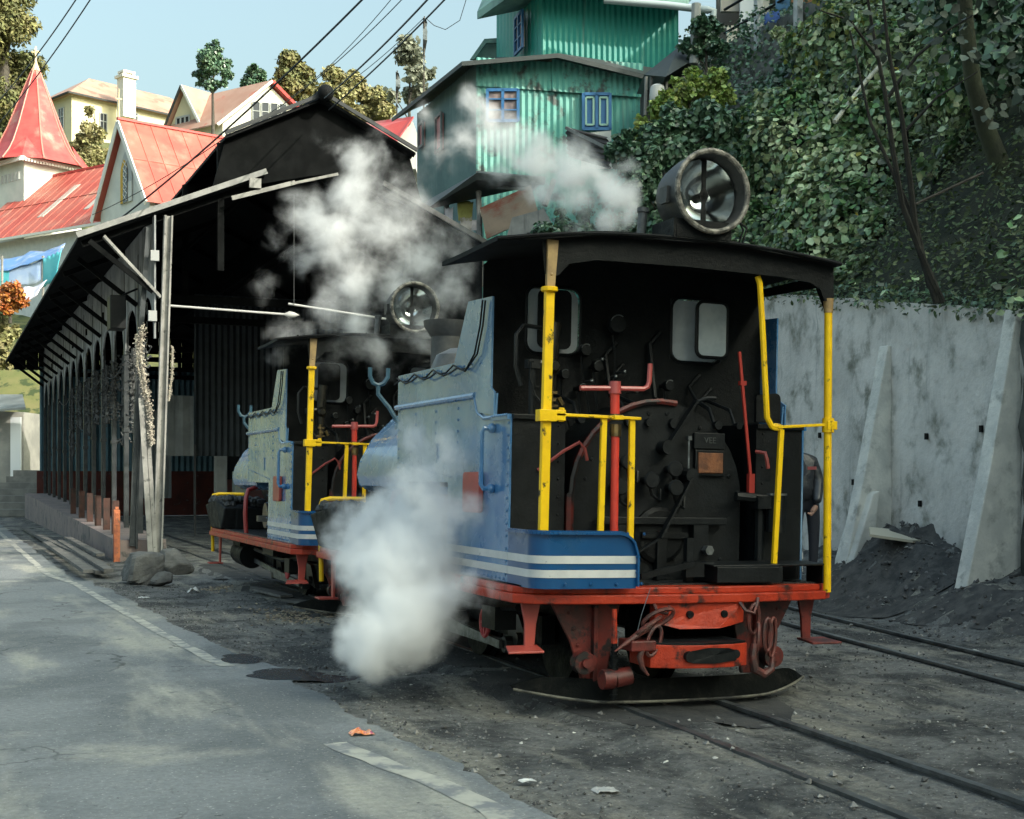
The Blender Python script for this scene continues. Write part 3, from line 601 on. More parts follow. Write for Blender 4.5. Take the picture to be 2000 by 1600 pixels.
    m.tube([(-1.08, 3.94, 2.50), (-1.08, 3.94, 2.42), (-1.05, 3.94, 2.36), (-1.0, 3.94, 2.34), (-.95, 3.94, 2.36), (-.91, 3.94, 2.42), (-.91, 3.94, 2.50)], .02, 8); m.ball((-.80, 3.9, 1.96), .05)
    P('lamp_bracket', m, M('bracket_blue', (.05, .13, .18), (.03, .07, .1), rough=.4), smooth=True)
    # underside
    m = MB(); m.prism([(-.28, -.02, .69), (.40, -.02, .69), (.40, -.02, .555), (.2, -.05, .52), (-.1, -.05, .52), (-.28, -.02, .56)], (0, -.07, 0)); 
    P('drag_beam', m, RED, bevel=.006)
    m = MB(); 
    for x in (-.02, .24): m.cyl((x, -.11, .615), (x, -.06, .615), .025, n=12)
    P('beam_hole', m, BLACK)
    pts = [(-.36, -.19), (-.2, -.27), (0, -.30), (.2, -.285), (.34, -.23), (.34, .1), (-.36, .1)]
    m = MB(); m.prism([(x, y, .285) for x, y in pts], (0, 0, .15)); cb = P('coupling_block', m, RED, bevel=.006)
    m = MB(); m.prism([(x * .97, y * .98 - .002, .437) for x, y in pts], (0, 0, .012)); P('coupling_top', m, BLACKG, cb)
    m = MB(); m.add([(x_, y_ - .012, z_) for x_, y_, z_ in [(-.15, -.284, .33), (-.12, -.288, .40), (.0, -.304, .42), (.15, -.297, .415), (.24, -.277, .39), (.22, -.284, .33), (.05, -.302, .315), (-.1, -.292, .32), (.04, -.303, .37)]], [(k, (k + 1) % 8, 8) for k in range(8)]); m.cyl((-.13, -.31, .365), (-.13, -.26, .365), .035, n=12); m.cyl((.22, -.295, .37), (.22, -.24, .37), .03, n=12); P('bare_patch', m, BLACKG, cb)
    m = MB(); m.box((-.42, -.12, .43), (.18, .2, .07)); P('link_plate', m, DKRED, cb, bevel=.01)
    for sx in (-1, 1):
        m = MB(); m.prism([(sx * .93, .12, .69), (sx * .42, .12, .69), (sx * .48, .12, .42), (sx * .52, .12, .18), (sx * .70, .12, .18), (sx * .78, .12, .42)], (0, .03, 0)); m.box((sx * .62, .1, .42), (.03, .05, .5)); m.rivets((sx * .7, .115, .3), (sx * .8, .115, .62), 4, (0, -1, 0), .014); P('end_frame', m, DKRED, bevel=.005)
        m = MB(); m.cyl((sx * .72, .02, .30), (sx * .72, .1, .30), .075, n=16); m.cyl((sx * .72, -.01, .30), (sx * .72, .03, .30), .03, n=10); P('guide_roller', m, DKRED, smooth=True, angle=40)
        # steps
        m = MB(); m.prism([(sx * 1.13, .14, .69), (sx * .99, .14, .69), (sx * 1.02, .14, .55), (sx * 1.03, .14, .40), (sx * 1.10, .14, .40), (sx * 1.10, .14, .55)], (0, .025, 0)); m.prism([(sx * 1.27, .0, .375), (sx * 1.02, .0, .375), (sx * 1.0, .17, .395), (sx * 1.22, .17, .395)], (0, 0, .016)); P('footstep', m, RIDRED if sx < 0 else DKRED, bevel=.006)
        m = MB(); m.prism([(sx * 1.1, LEN - .3, .69), (sx * 1.1, LEN - .16, .69), (sx * 1.1, LEN - .2, .3), (sx * 1.1, LEN - .26, .3)], (.025, 0, 0)); m.box((sx * 1.15, LEN - .22, .3), (.2, .18, .02)); P('footstep', m, RIDRED, bevel=.006)
        # main frames and wheels
        m = MB(); m.box((sx * .5, 2.6, .5), (.04, 4.9, .34)); m.box((sx * .62, 1.3, .42), (.1, .9, .2)); m.box((sx * .62, 3.5, .45), (.22, .7, .3)); P('frame_plate', m, BLACK)
        for yy in (1.15, 2.82):
            m = MB(); Mw = Matrix.Translation((sx * .36, yy, .33)) @ Matrix.Rotation(rad(90), 4, 'Y')
            m.lathe([(.0, -.04), (.29, -.05), (.33, -.05), (.33, .02), (.37, .03), (.37, .05), (.0, .05)], Mw, 28); wh = P('wheel', m, BLACK, smooth=True, angle=40)
            m = MB(); m.prism([(sx * .66, yy - .2, .25), (sx * .66, yy + .24, .30), (sx * .66, yy + .26, .52), (sx * .66, yy + .05, .50)] if sx else [], (.05 * sx, 0, 0)); m.cyl((sx * .4, yy, .33), (sx * .75, yy, .33), .05, n=10); m.cyl((sx * .71, yy + .1, .28), (sx * .8, yy + .1, .28), .06, n=12); P('crank_weight', m, M('oily_grey', (.06, .062, .062), (.03, .03, .03), rough=.3, metal=.5, scale=8), wh)
        m = MB(); m.bar((sx * .78, 1.25, .28), (sx * .78, 2.92, .28), .03, .07); m.bar((sx * .82, 1.25, .28), (sx * .82, 4.2, .42), .03, .06); P('coupling_rod', m, STEEL)
        m = MB(); m.cyl((sx * .86, 3.9, .46), (sx * .86, 4.6, .48), .17, n=18); m.box((sx * .86, 4.25, .64), (.3, .5, .1)); P('cylinder', m, BLACK, smooth=True, angle=40)
        m = MB(); m.box((sx * .95, 2.0, .62), (.2, .6, .08)); m.tube([(sx * 1.0, .5, .62), (sx * 1.0, 1.4, .55), (sx * 1.0, 3.0, .6)], .025, 6); m.box((sx * .98, .9, .52), (.16, .25, .16)); P('underframe_pipe', m, BLACKG)
    m = MB(); m.tube([(-1.0, 1.12 + .075 * math.cos(k * .524), .46 + .1 * math.sin(k * .524)) for k in range(12)], .016, 6, closed=True); m.bar((-1.0, 1.12, .37), (-1.0, 1.12, .55), .02, .02); m.bar((-1.0, 1.05, .46), (-1.0, 1.19, .46), .02, .02); m.cyl((-1.0, 1.12, .46), (-.8, 1.12, .46), .02, n=8); P('handwheel', m, M('handwheel_red', (.5, .06, .07), rough=.4), smooth=True)
    # vertical screw jack rod
    m = MB(); m.cyl((-.575, -.1, .44), (-.578, -.1, .66), .022, .016, n=8); P('screw_rod', m, RED, smooth=True, angle=40)
    m = MB(); m.cyl((-.57, -.1, .08), (-.575, -.1, .46), .02, n=8)
    for k in range(12): m.cyl((-.572, -.1, .1 + .028 * k), (-.572, -.1, .112 + .028 * k), .027, n=8)
    P('screw_thread', m, BLACK)
    m = MB(); m.cyl((-.66, -.1, .21), (-.58, -.1, .21), .065, n=14); m.cyl((-.57, -.1, .21), (-.46, -.1, .23), .06, n=14); P('guide_roller', m, DKRED, smooth=True, angle=40)
    # rail guard: a curved scraper blade
    m = MB(); n_ = 28; vs = []
    for side in (0, 1):
        for i in range(n_ + 1):
            t = -1 + 2 * i / n_; x = 1.13 * t + .02
            cur = .18 * abs(t) ** 3
            vs.append((x, -.05 + .35 * abs(t) ** 2.6 + .012 * side, .045 + .09 * max(0, abs(t) - .55) ** 1.3 * 2))
        for i in range(n_ + 1):
            t = -1 + 2 * i / n_; x = 1.13 * t + .02
            hh = .14 * max(0.1, 1 - abs(t) ** 8)
            vs.append((x, .0 + .35 * abs(t) ** 2.6 + .012 * side, .045 + .09 * max(0, abs(t) - .55) ** 1.3 * 2 + hh))
    k1 = n_ + 1
    fs = [(i, i + 1, k1 + i + 1, k1 + i) for i in range(n_)] + [(2 * k1 + i, 2 * k1 + i + 1, 3 * k1 + i + 1, 3 * k1 + i) for i in range(n_)]
    fs += [(i, i + 1, 2 * k1 + i + 1, 2 * k1 + i) for i in range(n_)] + [(k1 + i, k1 + i + 1, 3 * k1 + i + 1, 3 * k1 + i) for i in range(n_)]
    m.add(vs, fs); P('rail_guard', m, M('dusty_guard', (.004, .005, .0045), (.016, .015, .013), rough=.85, spec=.15, scale=9, bump=.5, contrast=(.5, .72)), smooth=True, angle=40)
    m = MB(); m.tube([Vector(q) + Vector((0, -.006, -.002)) for q in vs[:n_ + 1]], .010, 5); P('guard_lip', m, M('dusty_lip', (.20, .19, .15), (.03, .03, .028), rough=.8, scale=5), smooth=True)
    # chains and hooks
    def torus_link(mb, c, d, s_, L_=.11, W_=.055, r=.014):
        c, d, s_ = Vector(c), Vector(d).normalized(), Vector(s_).normalized()
        pts = []
        for k in range(16):
            a = 2 * math.pi * k / 16
            pts.append(c + d * (L_ * math.cos(a)) + s_ * (W_ * math.sin(a)))
        mb.tube(pts, r, 6, closed=True)
    RUST = M('rusty_red_chain', (.16, .04, .03), (.06, .035, .032), rough=.5, metal=.2, scale=16, bump=.3, bscale=50)
    m = MB(); torus_link(m, (-.28, -.14, .60), (.8, -.2, .3), (0, -.4, 1)); torus_link(m, (-.37, -.17, .55), (.8, 0, .5), (-.3, -.9, .3)); m.tube([(-.62, -.2, .40), (-.52, -.19, .46), (-.42, -.18, .52), (-.36, -.17, .55)], [.006, .016, .024, .03], 8); torus_link(m, (-.34, -.2, .46), (.35, 0, 1), (1, 0, -.35), .1, .045, .013); m.tube([(-.42, -.2, .42), (-.44, -.2, .36), (-.42, -.2, .29), (-.38, -.21, .24)], [.02, .022, .018, .008], 8); m.tube([(-.29, -.1, .69), (-.28, -.13, .64), (-.22, -.15, .63), (-.2, -.15, .68)], .012, 6); P('coupling_chain', m, RUST, smooth=True)
    m = MB(); torus_link(m, (.46, -.12, .58), (0, -.1, 1), (1, 0, 0), .1, .04); torus_link(m, (.47, -.14, .45), (.1, 0, 1), (.3, 1, 0), .1, .045); m.tube([(.43, -.18, .42), (.41, -.19, .34), (.43, -.19, .25), (.50, -.19, .215), (.56, -.19, .25), (.57, -.19, .33)], [.022, .026, .03, .032, .026, .012], 8); torus_link(m, (.57, -.12, .47), (0, 0, 1), (1, 0, 0), .11, .03); torus_link(m, (.62, -.1, .45), (.05, 0, 1), (1, .3, 0), .13, .035); m.tube([(.36, -.1, .69), (.38, -.14, .64), (.44, -.15, .62), (.47, -.14, .68), (.49, -.12, .72)], .013, 6); P('coupling_hook', m, RUST, smooth=True)
    m = MB(); m.tube([(-.35, -.16, .8), (-.42, -.17, .62), (-.45, -.17, .5)], .003, 4); P('hanging_wire', m, STEEL)
    # front platform: coal box, yellow rail, red grab rail
    m = MB(); m.prism([(-1.2, LEN - .85, .80), (-1.2, LEN - .05, .80), (-1.25, LEN + .15, 1.12), (-1.22, LEN - .5, 1.2), (-1.15, LEN - .9, 1.1)], (.6, 0, 0)); P('front_coal_box', m, BLACK, bevel=.02)
    m = MB(); m.prism([(-1.0, LEN - .9, .8), (1.0, LEN - .9, .8), (1.0, LEN - .9, 1.05), (-1.0, LEN - .9, 1.1)], (0, .7, 0)); P('front_bunker', m, BLACK, bevel=.02)
    m = MB(); 
    for k in range(60): m.ball((rng.uniform(-1.18, -.6), LEN + rng.uniform(-.85, .05), 1.15 + rng.uniform(-.02, .07)), rng.uniform(.04, .07), 6, 4)
    P('loose_coal', m, COAL)
    m = MB(); m.tube([(-1.15, LEN - .0, .45), (-1.18, LEN - .0, 1.20), (-1.16, LEN - .0, 1.26), (-1.08, LEN, 1.28), (-.72, LEN, 1.28)], .024, 8); P('front_handrail', m, YELLOW, smooth=True)
    m = MB(); m.tube([(-1.12, 3.0, .78), (-1.14, 3.0, 1.05), (-1.13, 3.02, 1.25), (-1.09, 3.08, 1.36), (-.98, 3.1, 1.40)], .028, 8); P('grab_rail', m, M('dark_red_rail', (.30, .03, .03), rough=.35), smooth=True)
    m = MB(); m.cyl((-.95, 2.2, .98), (-.95, 2.2, 1.05), .2, n=18); m.cyl((-1.0, 1.95, 1.05), (-.9, 1.95, 1.05), .2, n=18); m.cyl((-1.02, 2.35, 1.05), (-.9, 2.35, 1.05), .16, n=16); m.box((-.8, 2.1, 1.1), (.2, 1.0, .5)); P('air_pump', m, M('oily_grey', ()), smooth=True, angle=40)
    return root
def rrect_side(x, y0, y1, z0, z1, r, n=3):
    out = []
    for cy, cz, a in ((y1 - r, z1 - r, 0), (y0 + r, z1 - r, 90), (y0 + r, z0 + r, 180), (y1 - r, z0 + r, 270)):
        out += arc((x, cy, cz), r, a, a + 90, n, (0, 1, 0), (0, 0, 1))
    return out
def copy_tree(o, parent=None):
    c = o.copy(); sc.collection.objects.link(c)
    if parent is not None: c.parent = parent
    for ch in list(o.children): copy_tree(ch, c)
    return c
engine = make_engine()
engine2 = copy_tree(engine)
engine2.location = (TRACK_X - .02, 7.8 + 6.3, -.03)
engine2['label'] = 'blue steam engine behind the first, its roof wrapped in steam at the shed mouth'
# ------------------------------------------------------------------ ground, road, tracks
def sm(a, b, x):
    t = min(1, max(0, (x - a) / (b - a))); return t * t * (3 - 2 * t)
def wall_x(y): return 10.2 + .1765 * (y - 11)
EDGE = [(2.16, -8), (2.16, 4.6), (2.14, 6.9), (2.07, 7.42), (1.95, 10.76), (1.87, 11.5), (1.73, 13.9), (1.42, 19.9), (1.17, 21.6), (1.07, 26.4), (.79, 38.7), (.6, 52), (.2, 60)]
def edge_x(y):
    for (x0, y0), (x1, y1) in zip(EDGE[:-1], EDGE[1:]):
        if y0 <= y <= y1: return x0 + (x1 - x0) * (y - y0) / (y1 - y0)
    return EDGE[0][0] if y < EDGE[0][1] else EDGE[-1][0]
def rail_c(y):                         # main track centre, bending left towards the viewer
    return TRACK_X - .02 - .035 * max(0, 9 - y) ** 1.15
def side_c(y): return 7.45 + .165 * (y - 7.6) + .004 * (y - 7.6) ** 2 - .012 * max(0, 9 - y) ** 1.6
def mound_z(x, y):
    r = math.hypot((x - 10.35) / 1.35, (y - 12.75) / 1.5)
    return .27 * max(0, 1 - r) ** .9
def ground_z(x, y):
    e = edge_x(y)
    k = sm(e + .30, e + 1.0, x)
    z = -.012 + 0 * k
    n = noise.fractal(Vector((x * .9, y * .9, 3.1)), .9, 2.1, 5)
    n2 = noise.fractal(Vector((x * 5, y * 5, 9.1)), .8, 2.1, 4)
    z += k * (.05 * n + .02 * n2 - .02)
    d = min(abs(x - rail_c(y)), 9)
    if d < .8: z = z * .35 - (.012 if x > rail_c(y) else -.011)
    if abs(x - side_c(y)) < .7: z = z * .4 - .02
    dw = wall_x(y) - x
    if y < 19:
        z += .55 * sm(1.75, .1, dw) * (1 + .5 * n)
        if abs(x - 1.0 - TRACK_X) < 0: pass
    # coal and rubble mound by the wall
    z += mound_z(x, y) * (1 + .4 * n2)
    for cx, cy, ra, hh in ((1.9, 8.6, 1.0, .05), (2.9, 9.1, .9, .07), (2.75, 6.2, .9, .06)):
        r = math.hypot(x - cx, y - cy) / ra
        if x > e: z += hh * max(0, 1 - r) * k
    ds_ = abs(x - side_c(y))
    if ds_ < 1.0: z = z * sm(.55, 1.0, ds_) + (-.018) * (1 - sm(.55, 1.0, ds_))
    return z
def build_ground():
    xs = [-900, -300, -60, -15] + [-6 + .5 * i for i in range(14)] + [1.0 + .09 * i for i in range(112)] + [11.2 + .25 * i for i in range(22)] + [20, 30, 60, 300, 900]
    ys = [-900, -300, -60, -15, -4, 0] + [2 + .2 * i for i in range(10)] + [4 + .09 * i for i in range(150)] + [17.6 + .2 * i for i in range(60)] + [30, 32, 36, 40, 46, 54, 70, 120, 300, 1500]
    nx = len(xs); vs = []
    for y in ys:
        for x in xs:
            near = -6 <= x <= 17 and 2 <= y <= 30
            vs.append((x, y, ground_z(x, y) if near else (-.012 if y < 32 or x < 0 else -.03)))
    fs = [(j * nx + i, j * nx + i + 1, (j + 1) * nx + i + 1, (j + 1) * nx + i) for j in range(len(ys) - 1) for i in range(nx - 1)]
    m = MB(); m.add(vs, fs)
    mat = ground_mat('ash_ground', (.185, .187, .178), (.060, .063, .063), (.27, .26, .222), (.42, .41, .38), 1.3, 2.6, .2, 1.0, lo=.40, hi=.58, fine=42, mid=.62, mids=17)
    o = m.build('ground', mat, org=(0, 0, 0), smooth=True, angle=80); tag(o, kind='structure')
build_ground()

def strip_mesh(L, R, zs):
    m = MB(); n = len(L)
    m.add([(x, y, z) for (x, y), z in zip(L, zs)] + [(x, y, z) for (x, y), z in zip(R, zs)], [(i, n + i, n + i + 1, i + 1) for i in range(n - 1)])
    return m
ys = [-8 + .08 * i for i in range(850)]
m = MB(); n = len(ys)
cols = 6
vs = []
for y in ys:
    e = edge_x(y) + .05 * noise.noise(Vector((y * 1.3, 0, 0))) + .03 * noise.noise(Vector((y * 5, 2, 0)))
    e += .26 + .10 * noise.noise(Vector((y * .9, 5, 0))) + .05 * noise.noise(Vector((y * 9, 2, 3)))
    for k in range(cols + 1): vs.append((e - (12 - .4 * 0) * (k / cols) ** 1.6, y, .004 + .0 * k))
m.add(vs, [(j * (cols + 1) + k, (j + 1) * (cols + 1) + k, (j + 1) * (cols + 1) + k + 1, j * (cols + 1) + k + 1) for j in range(n - 1) for k in range(cols)])
ASPH = ground_mat('worn_asphalt', (.205, .218, .222), (.13, .142, .148), (.35, .345, .30), (.38, .38, .36), .42, 1.1, .06, .5, rough=.85, lo=.40, hi=.58, fine=48, mid=.30, mids=22, cracks=.75)  # pale patches double as dust and painted sun dapples
o = m.build('road', ASPH, org=(0, 0, 0)); tag(o, kind='structure')
for a_, b_, nm in (((2.0, 10.75), (.75, 40), 'a'), ((2.2, 4.4), (2.10, 7.42), 'b')):
    yy = [a_[1] + (b_[1] - a_[1]) * i / 60 for i in range(61)]
    L, R = [], []
    for y in yy:
        e = edge_x(y); wv = .03 * noise.noise(Vector((y * 2.1, 7, 0))); wd = .045 + (.04 if nm == 'b' else .02) * (1 + noise.noise(Vector((y * 3.3, 1, 4))))
        if nm == 'b': e += .10 * math.sin((y - 5) * 2.2)
        L.append((e + wv - wd - .02, y)); R.append((e + wv + wd * .7 - .02, y))
    o = strip_mesh(L, R, [.0075] * 61).build('road_edge_line', M('worn_edge_paint', (.44, .43, .37), (.36, .355, .31), rough=.85, scale=6, wear=(.19, .20, .205), wscale=5, wamt=.50, wsoft=.10, bump=.2), org=(0, 0, 0)); tag(o, kind='structure')

RAILT = M('rail_steel', (.20, .21, .215), (.10, .105, .108), rough=.38, metal=.7, scale=6, bump=.1)
def track(cf, y0, y1, n, label, gauge=.70):
    root = empty('railway_track', (cf(y0), y0, 0), label, 'railway track', 'narrow gauge tracks in the yard')
    for s in (-1, 1):
        m = MB(); prof = [(-.026, 0), (.026, 0), (.024, -.022), (.008, -.03), (.008, -.075), (.045, -.085), (-.045, -.085), (-.008, -.075), (-.008, -.03), (-.024, -.022)]
        k = len(prof); vs = []
        for i in range(n + 1):
            y = y0 + (y1 - y0) * i / n
            for px_, pz in prof: vs.append((cf(y) + s * gauge / 2 + px_, y, .018 + pz))
        fs = [(i * k + j, i * k + (j + 1) % k, (i + 1) * k + (j + 1) % k, (i + 1) * k + j) for i in range(n) for j in range(k)]
        m.add(vs, fs); m.build('rail', RAILT, root, world=True, bevel=0)
    return root
track(rail_c, -6, 58, 90, 'rails half sunk in ash running under the two blue engines')
track(side_c, -4, 24, 60, 'empty rails curving away at right between the engine and concrete wall')

# wet patch and leak by the steam
def patch(name, cx, cy, rx, ry, mat, seed, lift=.006, rot=0.0, n=26, edge=.35):
    """ragged patch lying on the ground"""
    m = MB(); vs = [(cx, cy, max(ground_z(cx, cy), .006 if cx < edge_x(cy) + .45 else -1) + lift)]; rings = 9
    for j in range(1, rings + 1):
        for i in range(n):
            a = 2 * math.pi * i / n; r = (j / rings) * (1 + edge * noise.noise(Vector((math.cos(a) * 1.4, math.sin(a) * 1.4, seed))) + .5 * edge * noise.noise(Vector((math.cos(a) * 5, math.sin(a) * 5, seed))))
            x, y = rx * r * math.cos(a), ry * r * math.sin(a)
            x, y = cx + x * math.cos(rot) - y * math.sin(rot), cy + x * math.sin(rot) + y * math.cos(rot)
            e = edge_x(y)
            vs.append((x, y, max(ground_z(x, y), .006 if x < e + .45 else -1) + lift * (1 - (j / rings) ** 3 * .8)))
    fs = [(0, 1 + i, 1 + (i + 1) % n) for i in range(n)] + [(1 + j * n + i, 1 + (j + 1) * n + i, 1 + (j + 1) * n + (i + 1) % n, 1 + j * n + (i + 1) % n) for j in range(rings - 1) for i in range(n)]
    m.add(vs, fs); return m.build(name, mat, smooth=True, angle=80)
WET = M('wet_ash', (.010, .013, .017), (.03, .035, .04), rough=.16, scale=7, bump=.7, bscale=24, rvar=.14)
for px_, py_, rx, ry, s_ in ((472, 1288, .16, .33, 1), (560, 1318, .30, .28, 2), (640, 1322, .34, .22, 3)):
    p = gz(px_, py_, .0); tag(patch('puddle', p.x, p.y, rx, ry, WET, s_, .007), kind='structure')
SHADE_ASH = M('engine_shade_ash', (.03, .031, .031), (.065, .064, .06), rough=.8, scale=3, bump=.9, bscale=22)
for y_, ry, s_ in ((8.6, 1.6, 11), (11.3, 1.7, 12), (14.5, 2.0, 14), (17.6, 2.0, 16), (21.5, 2.4, 17)): tag(patch('engine_shade_ash', TRACK_X + .05 * math.sin(s_), y_, .95, ry, SHADE_ASH, s_, .009, edge=.3), kind='structure')  # dark patches paint the shade under the engines into the ash
CINDER = M('coal_cinder', (.035, .036, .036), (.085, .082, .076), rough=.9, scale=7, bump=1, bscale=18)
o = patch('coal_mound', 10.2, 12.7, 1.35, 1.75, CINDER, 21, .03, edge=.25, n=40); tag(o, 'dark mound of coal cinders and rubbish against the concrete wall', 'coal mound')
tag(patch('cinder_spill', 9.15, 9.3, .5, 2.0, CINDER, 22, .012), kind='structure')

# ------------------------------------------------------------------ concrete retaining wall
CONC = M('stained_concrete', (.76, .73, .68), (.56, .545, .51), rough=.9, scale=1.2, bump=1.0, bscale=10, wear=(.19, .195, .155), wscale=2.4, wamt=.43, wsoft=.16, streak=(.36, .365, .345), sscale=(6, 6, .35), samt=.57, contrast=(.3, .65))
def wtop(y): return 3.28 + (y - 11) * .165 + .03 * noise.noise(Vector((y * 2, 0, 0)))
rw = empty('retaining_wall', (wall_x(11), 11, 0), 'tall grey stained concrete retaining wall at the foot of the leafy slope', 'wall')
m = MB(); ny, nz_ = 60, 24; y0, y1 = -6, 17.9
vs = []
for side in (0, 1):
    for i in range(ny + 1):
        y = y0 + (y1 - y0) * i / ny
        for k in range(nz_ + 1):
            z = -.4 + (wtop(y) + .4) * k / nz_
            bmp = .03 * noise.fractal(Vector((y * .8, z * .8, 2)), .9, 2, 4) + (.035 if (z % .62) < .05 else 0)
            vs.append((wall_x(y) + (.35 if side else bmp), y, z))
q = nz_ + 1; S = (ny + 1) * q
fs = [(i * q + k, (i + 1) * q + k, (i + 1) * q + k + 1, i * q + k + 1) for i in range(ny) for k in range(nz_)]
fs += [(S + a, S + b, S + c_, S + d_) for a, b, c_, d_ in fs] + [(i * q + nz_, (i + 1) * q + nz_, S + (i + 1) * q + nz_, S + i * q + nz_) for i in range(ny)]
fs += [(ny * q + k, ny * q + k + 1, S + ny * q + k + 1, S + ny * q + k) for k in range(nz_)]
m.add(vs, fs); m.build('wall_face', CONC, rw, world=True, smooth=True, angle=60)
m = MB(); gy = [4 + .25 * i for i in range(28)]
vs = []
for y in gy:
    for k in range(13):
        z = -.3 + (wtop(y) + .25) * k / 12; vs.append((wall_x(y) - .05 + .03 * noise.noise(Vector((y * 2, z * 2, 5))), y - .12 * noise.noise(Vector((z * 2.2, 3, 1))) * (y > 10.6), z))
m.add(vs, [(i * 13 + k, (i + 1) * 13 + k, (i + 1) * 13 + k + 1, i * 13 + k + 1) for i in range(27) for k in range(12)])
m.build('mossy_wall_face', M('black_mossy_concrete', (.035, .042, .036), (.09, .095, .085), rough=.95, scale=2.5, bump=.8, bscale=10, streak=(.02, .024, .02), sscale=(4, 4, .5), samt=.5), rw, world=True, solid=.05)
CONL = M('buttress_concrete', (.74, .73, .67), (.56, .565, .53), rough=.9, scale=3, bump=.6, bscale=22, wear=(.34, .345, .32), wscale=5, wamt=.4, wsoft=.15)
for yb, ztop, out, extra in ((13.68, 3.16, .74, 1), (10.96, 3.28, .76, 0)):
    m = MB(); X = wall_x(yb) - .004
    ys_ = [(0, ztop), (0, -.3), (-out * 1.0, -.3), (-out * .98, .3), (-out * .55, 1.6), (-.06, ztop)]
    m.prism([(X + a, yb - .09, z) for a, z in ys_], (0, .18, 0))
    m.build('buttress', CONL, rw, world=True, bevel=.012)
    if extra:
        m = MB(); m.prism([(X - out * 1.0, yb - .20, -.3), (X - out * .62, yb - .20, -.3), (X - out * .36, yb - .2, 1.35), (X - out * .50, yb - .2, 1.32), (X - out * .9, yb - .2, .5)], (0, .38, 0)); m.build('buttress_foot', CONL, rw, world=True, bevel=.02)
m = MB()
for y, z in ((15.6, 2.1), (12.75, 2.0), (11.6, 2.05), (14.6, 1.45), (12.9, 1.2)): m.box((wall_x(y) - .002, y, z), (.03, .04, .075))
m.build('weep_hole', BLACK, rw, world=True)

# rubble on the mound: pieces of coal, paper and brick
def scatter(name, n, fx, size, mat, label=None, cat=None, kind='stuff', flat=1.0):
    m = MB()
    for i in range(n):
        x, y = fx()
        z = ground_z(x, y) if -6 <= x <= 17 and 2 <= y <= 30 else 0
        r = size * rng.uniform(.4, 1.6)
        R = Matrix.Rotation(rng.uniform(0, 6.28), 3, 'Z') @ Matrix.Rotation(rng.uniform(-.5, .5), 3, 'X')
        c = Vector((x, y, z + r * .3 * flat))
        t = [Vector((rng.uniform(.5, 1), 0, 0)), Vector((rng.uniform(-.3, .3), rng.uniform(.5, 1), 0)), Vector((-rng.uniform(.5, 1), rng.uniform(-.3, .3), 0)), Vector((rng.uniform(-.3, .3), -rng.uniform(.5, 1), 0)), Vector((rng.uniform(-.3, .3), rng.uniform(-.3, .3), rng.uniform(.4, .9) * flat)), Vector((0, 0, -.5 * flat))]
        m.add([c + R @ (p * r) for p in t], [(0, 1, 4), (1, 2, 4), (2, 3, 4), (3, 0, 4), (1, 0, 5), (2, 1, 5), (3, 2, 5), (0, 3, 5)])
    o = m.build(name, mat); tag(o, label, cat, None, kind); return o
STONE_D = M('dark_cinder', (.05, .051, .052), (.13, .125, .12), rough=.85, scale=3, island=.5)
def yard():
    while True:
        x, y = rng.uniform(1.8, 11), rng.uniform(4.3, 20)
        if x > edge_x(y) + .05: return x, y
scatter('gravel', 9000, yard, .011, STONE_D)
scatter('gravel', 1300, yard, .02, M('grey_stone', (.12, .12, .118), (.22, .215, .2), rough=.9, island=.5))
def kerb_side():
    y = rng.uniform(4.6, 20); return edge_x(y) + rng.gauss(.36, .2), y
scatter('gravel', 1600, kerb_side, .010, M('grey_stone', ()))
scatter('gravel', 900, lambda: (rng.uniform(-3, 1.9), rng.uniform(4.6, 14)), .009, M('pale_grit', (.16, .165, .165), (.26, .26, .25), rough=.9, island=.4))
def mound():
    a, r = rng.uniform(0, 6.28), rng.uniform(0, 1) ** .6
    return 10.25 - abs(math.cos(a)) * r * 1.5 + .3, 12.75 + math.sin(a) * r * 1.7
scatter('rubble', 900, mound, .03, STONE_D)
scatter('rubble', 90, mound, .03, M('pale_rubble', (.5, .48, .44), (.3, .29, .27), rough=.8, island=.4), flat=.4)
scatter('rubble', 260, lambda: (wall_x(9) - rng.uniform(.1, 1.3), rng.uniform(6, 11.5)), .03, STONE_D)
PALE = M('wood_chips', (.36, .30, .21), (.22, .18, .13), rough=.9, island=.35)
def around(px_, py_, rx, ry):
    p = gz(px_, py_)
    return lambda: (p.x + rng.gauss(0, rx), p.y + rng.gauss(0, ry))
o = scatter('wood_chips', 900, around(612, 1195, .28, .42), .022, PALE, flat=.5)
o = scatter('wood_chips', 160, around(428, 1146, .10, .2), .022, PALE, flat=.5)
scatter('litter', 260, yard, .014, M('pale_litter', (.55, .54, .5), (.4, .38, .33), rough=.8, island=.4), flat=.35)
scatter('litter', 120, lambda: (rng.uniform(2.4, 4.2), rng.uniform(6, 16)), .02, M('pale_litter', ()), flat=.3)
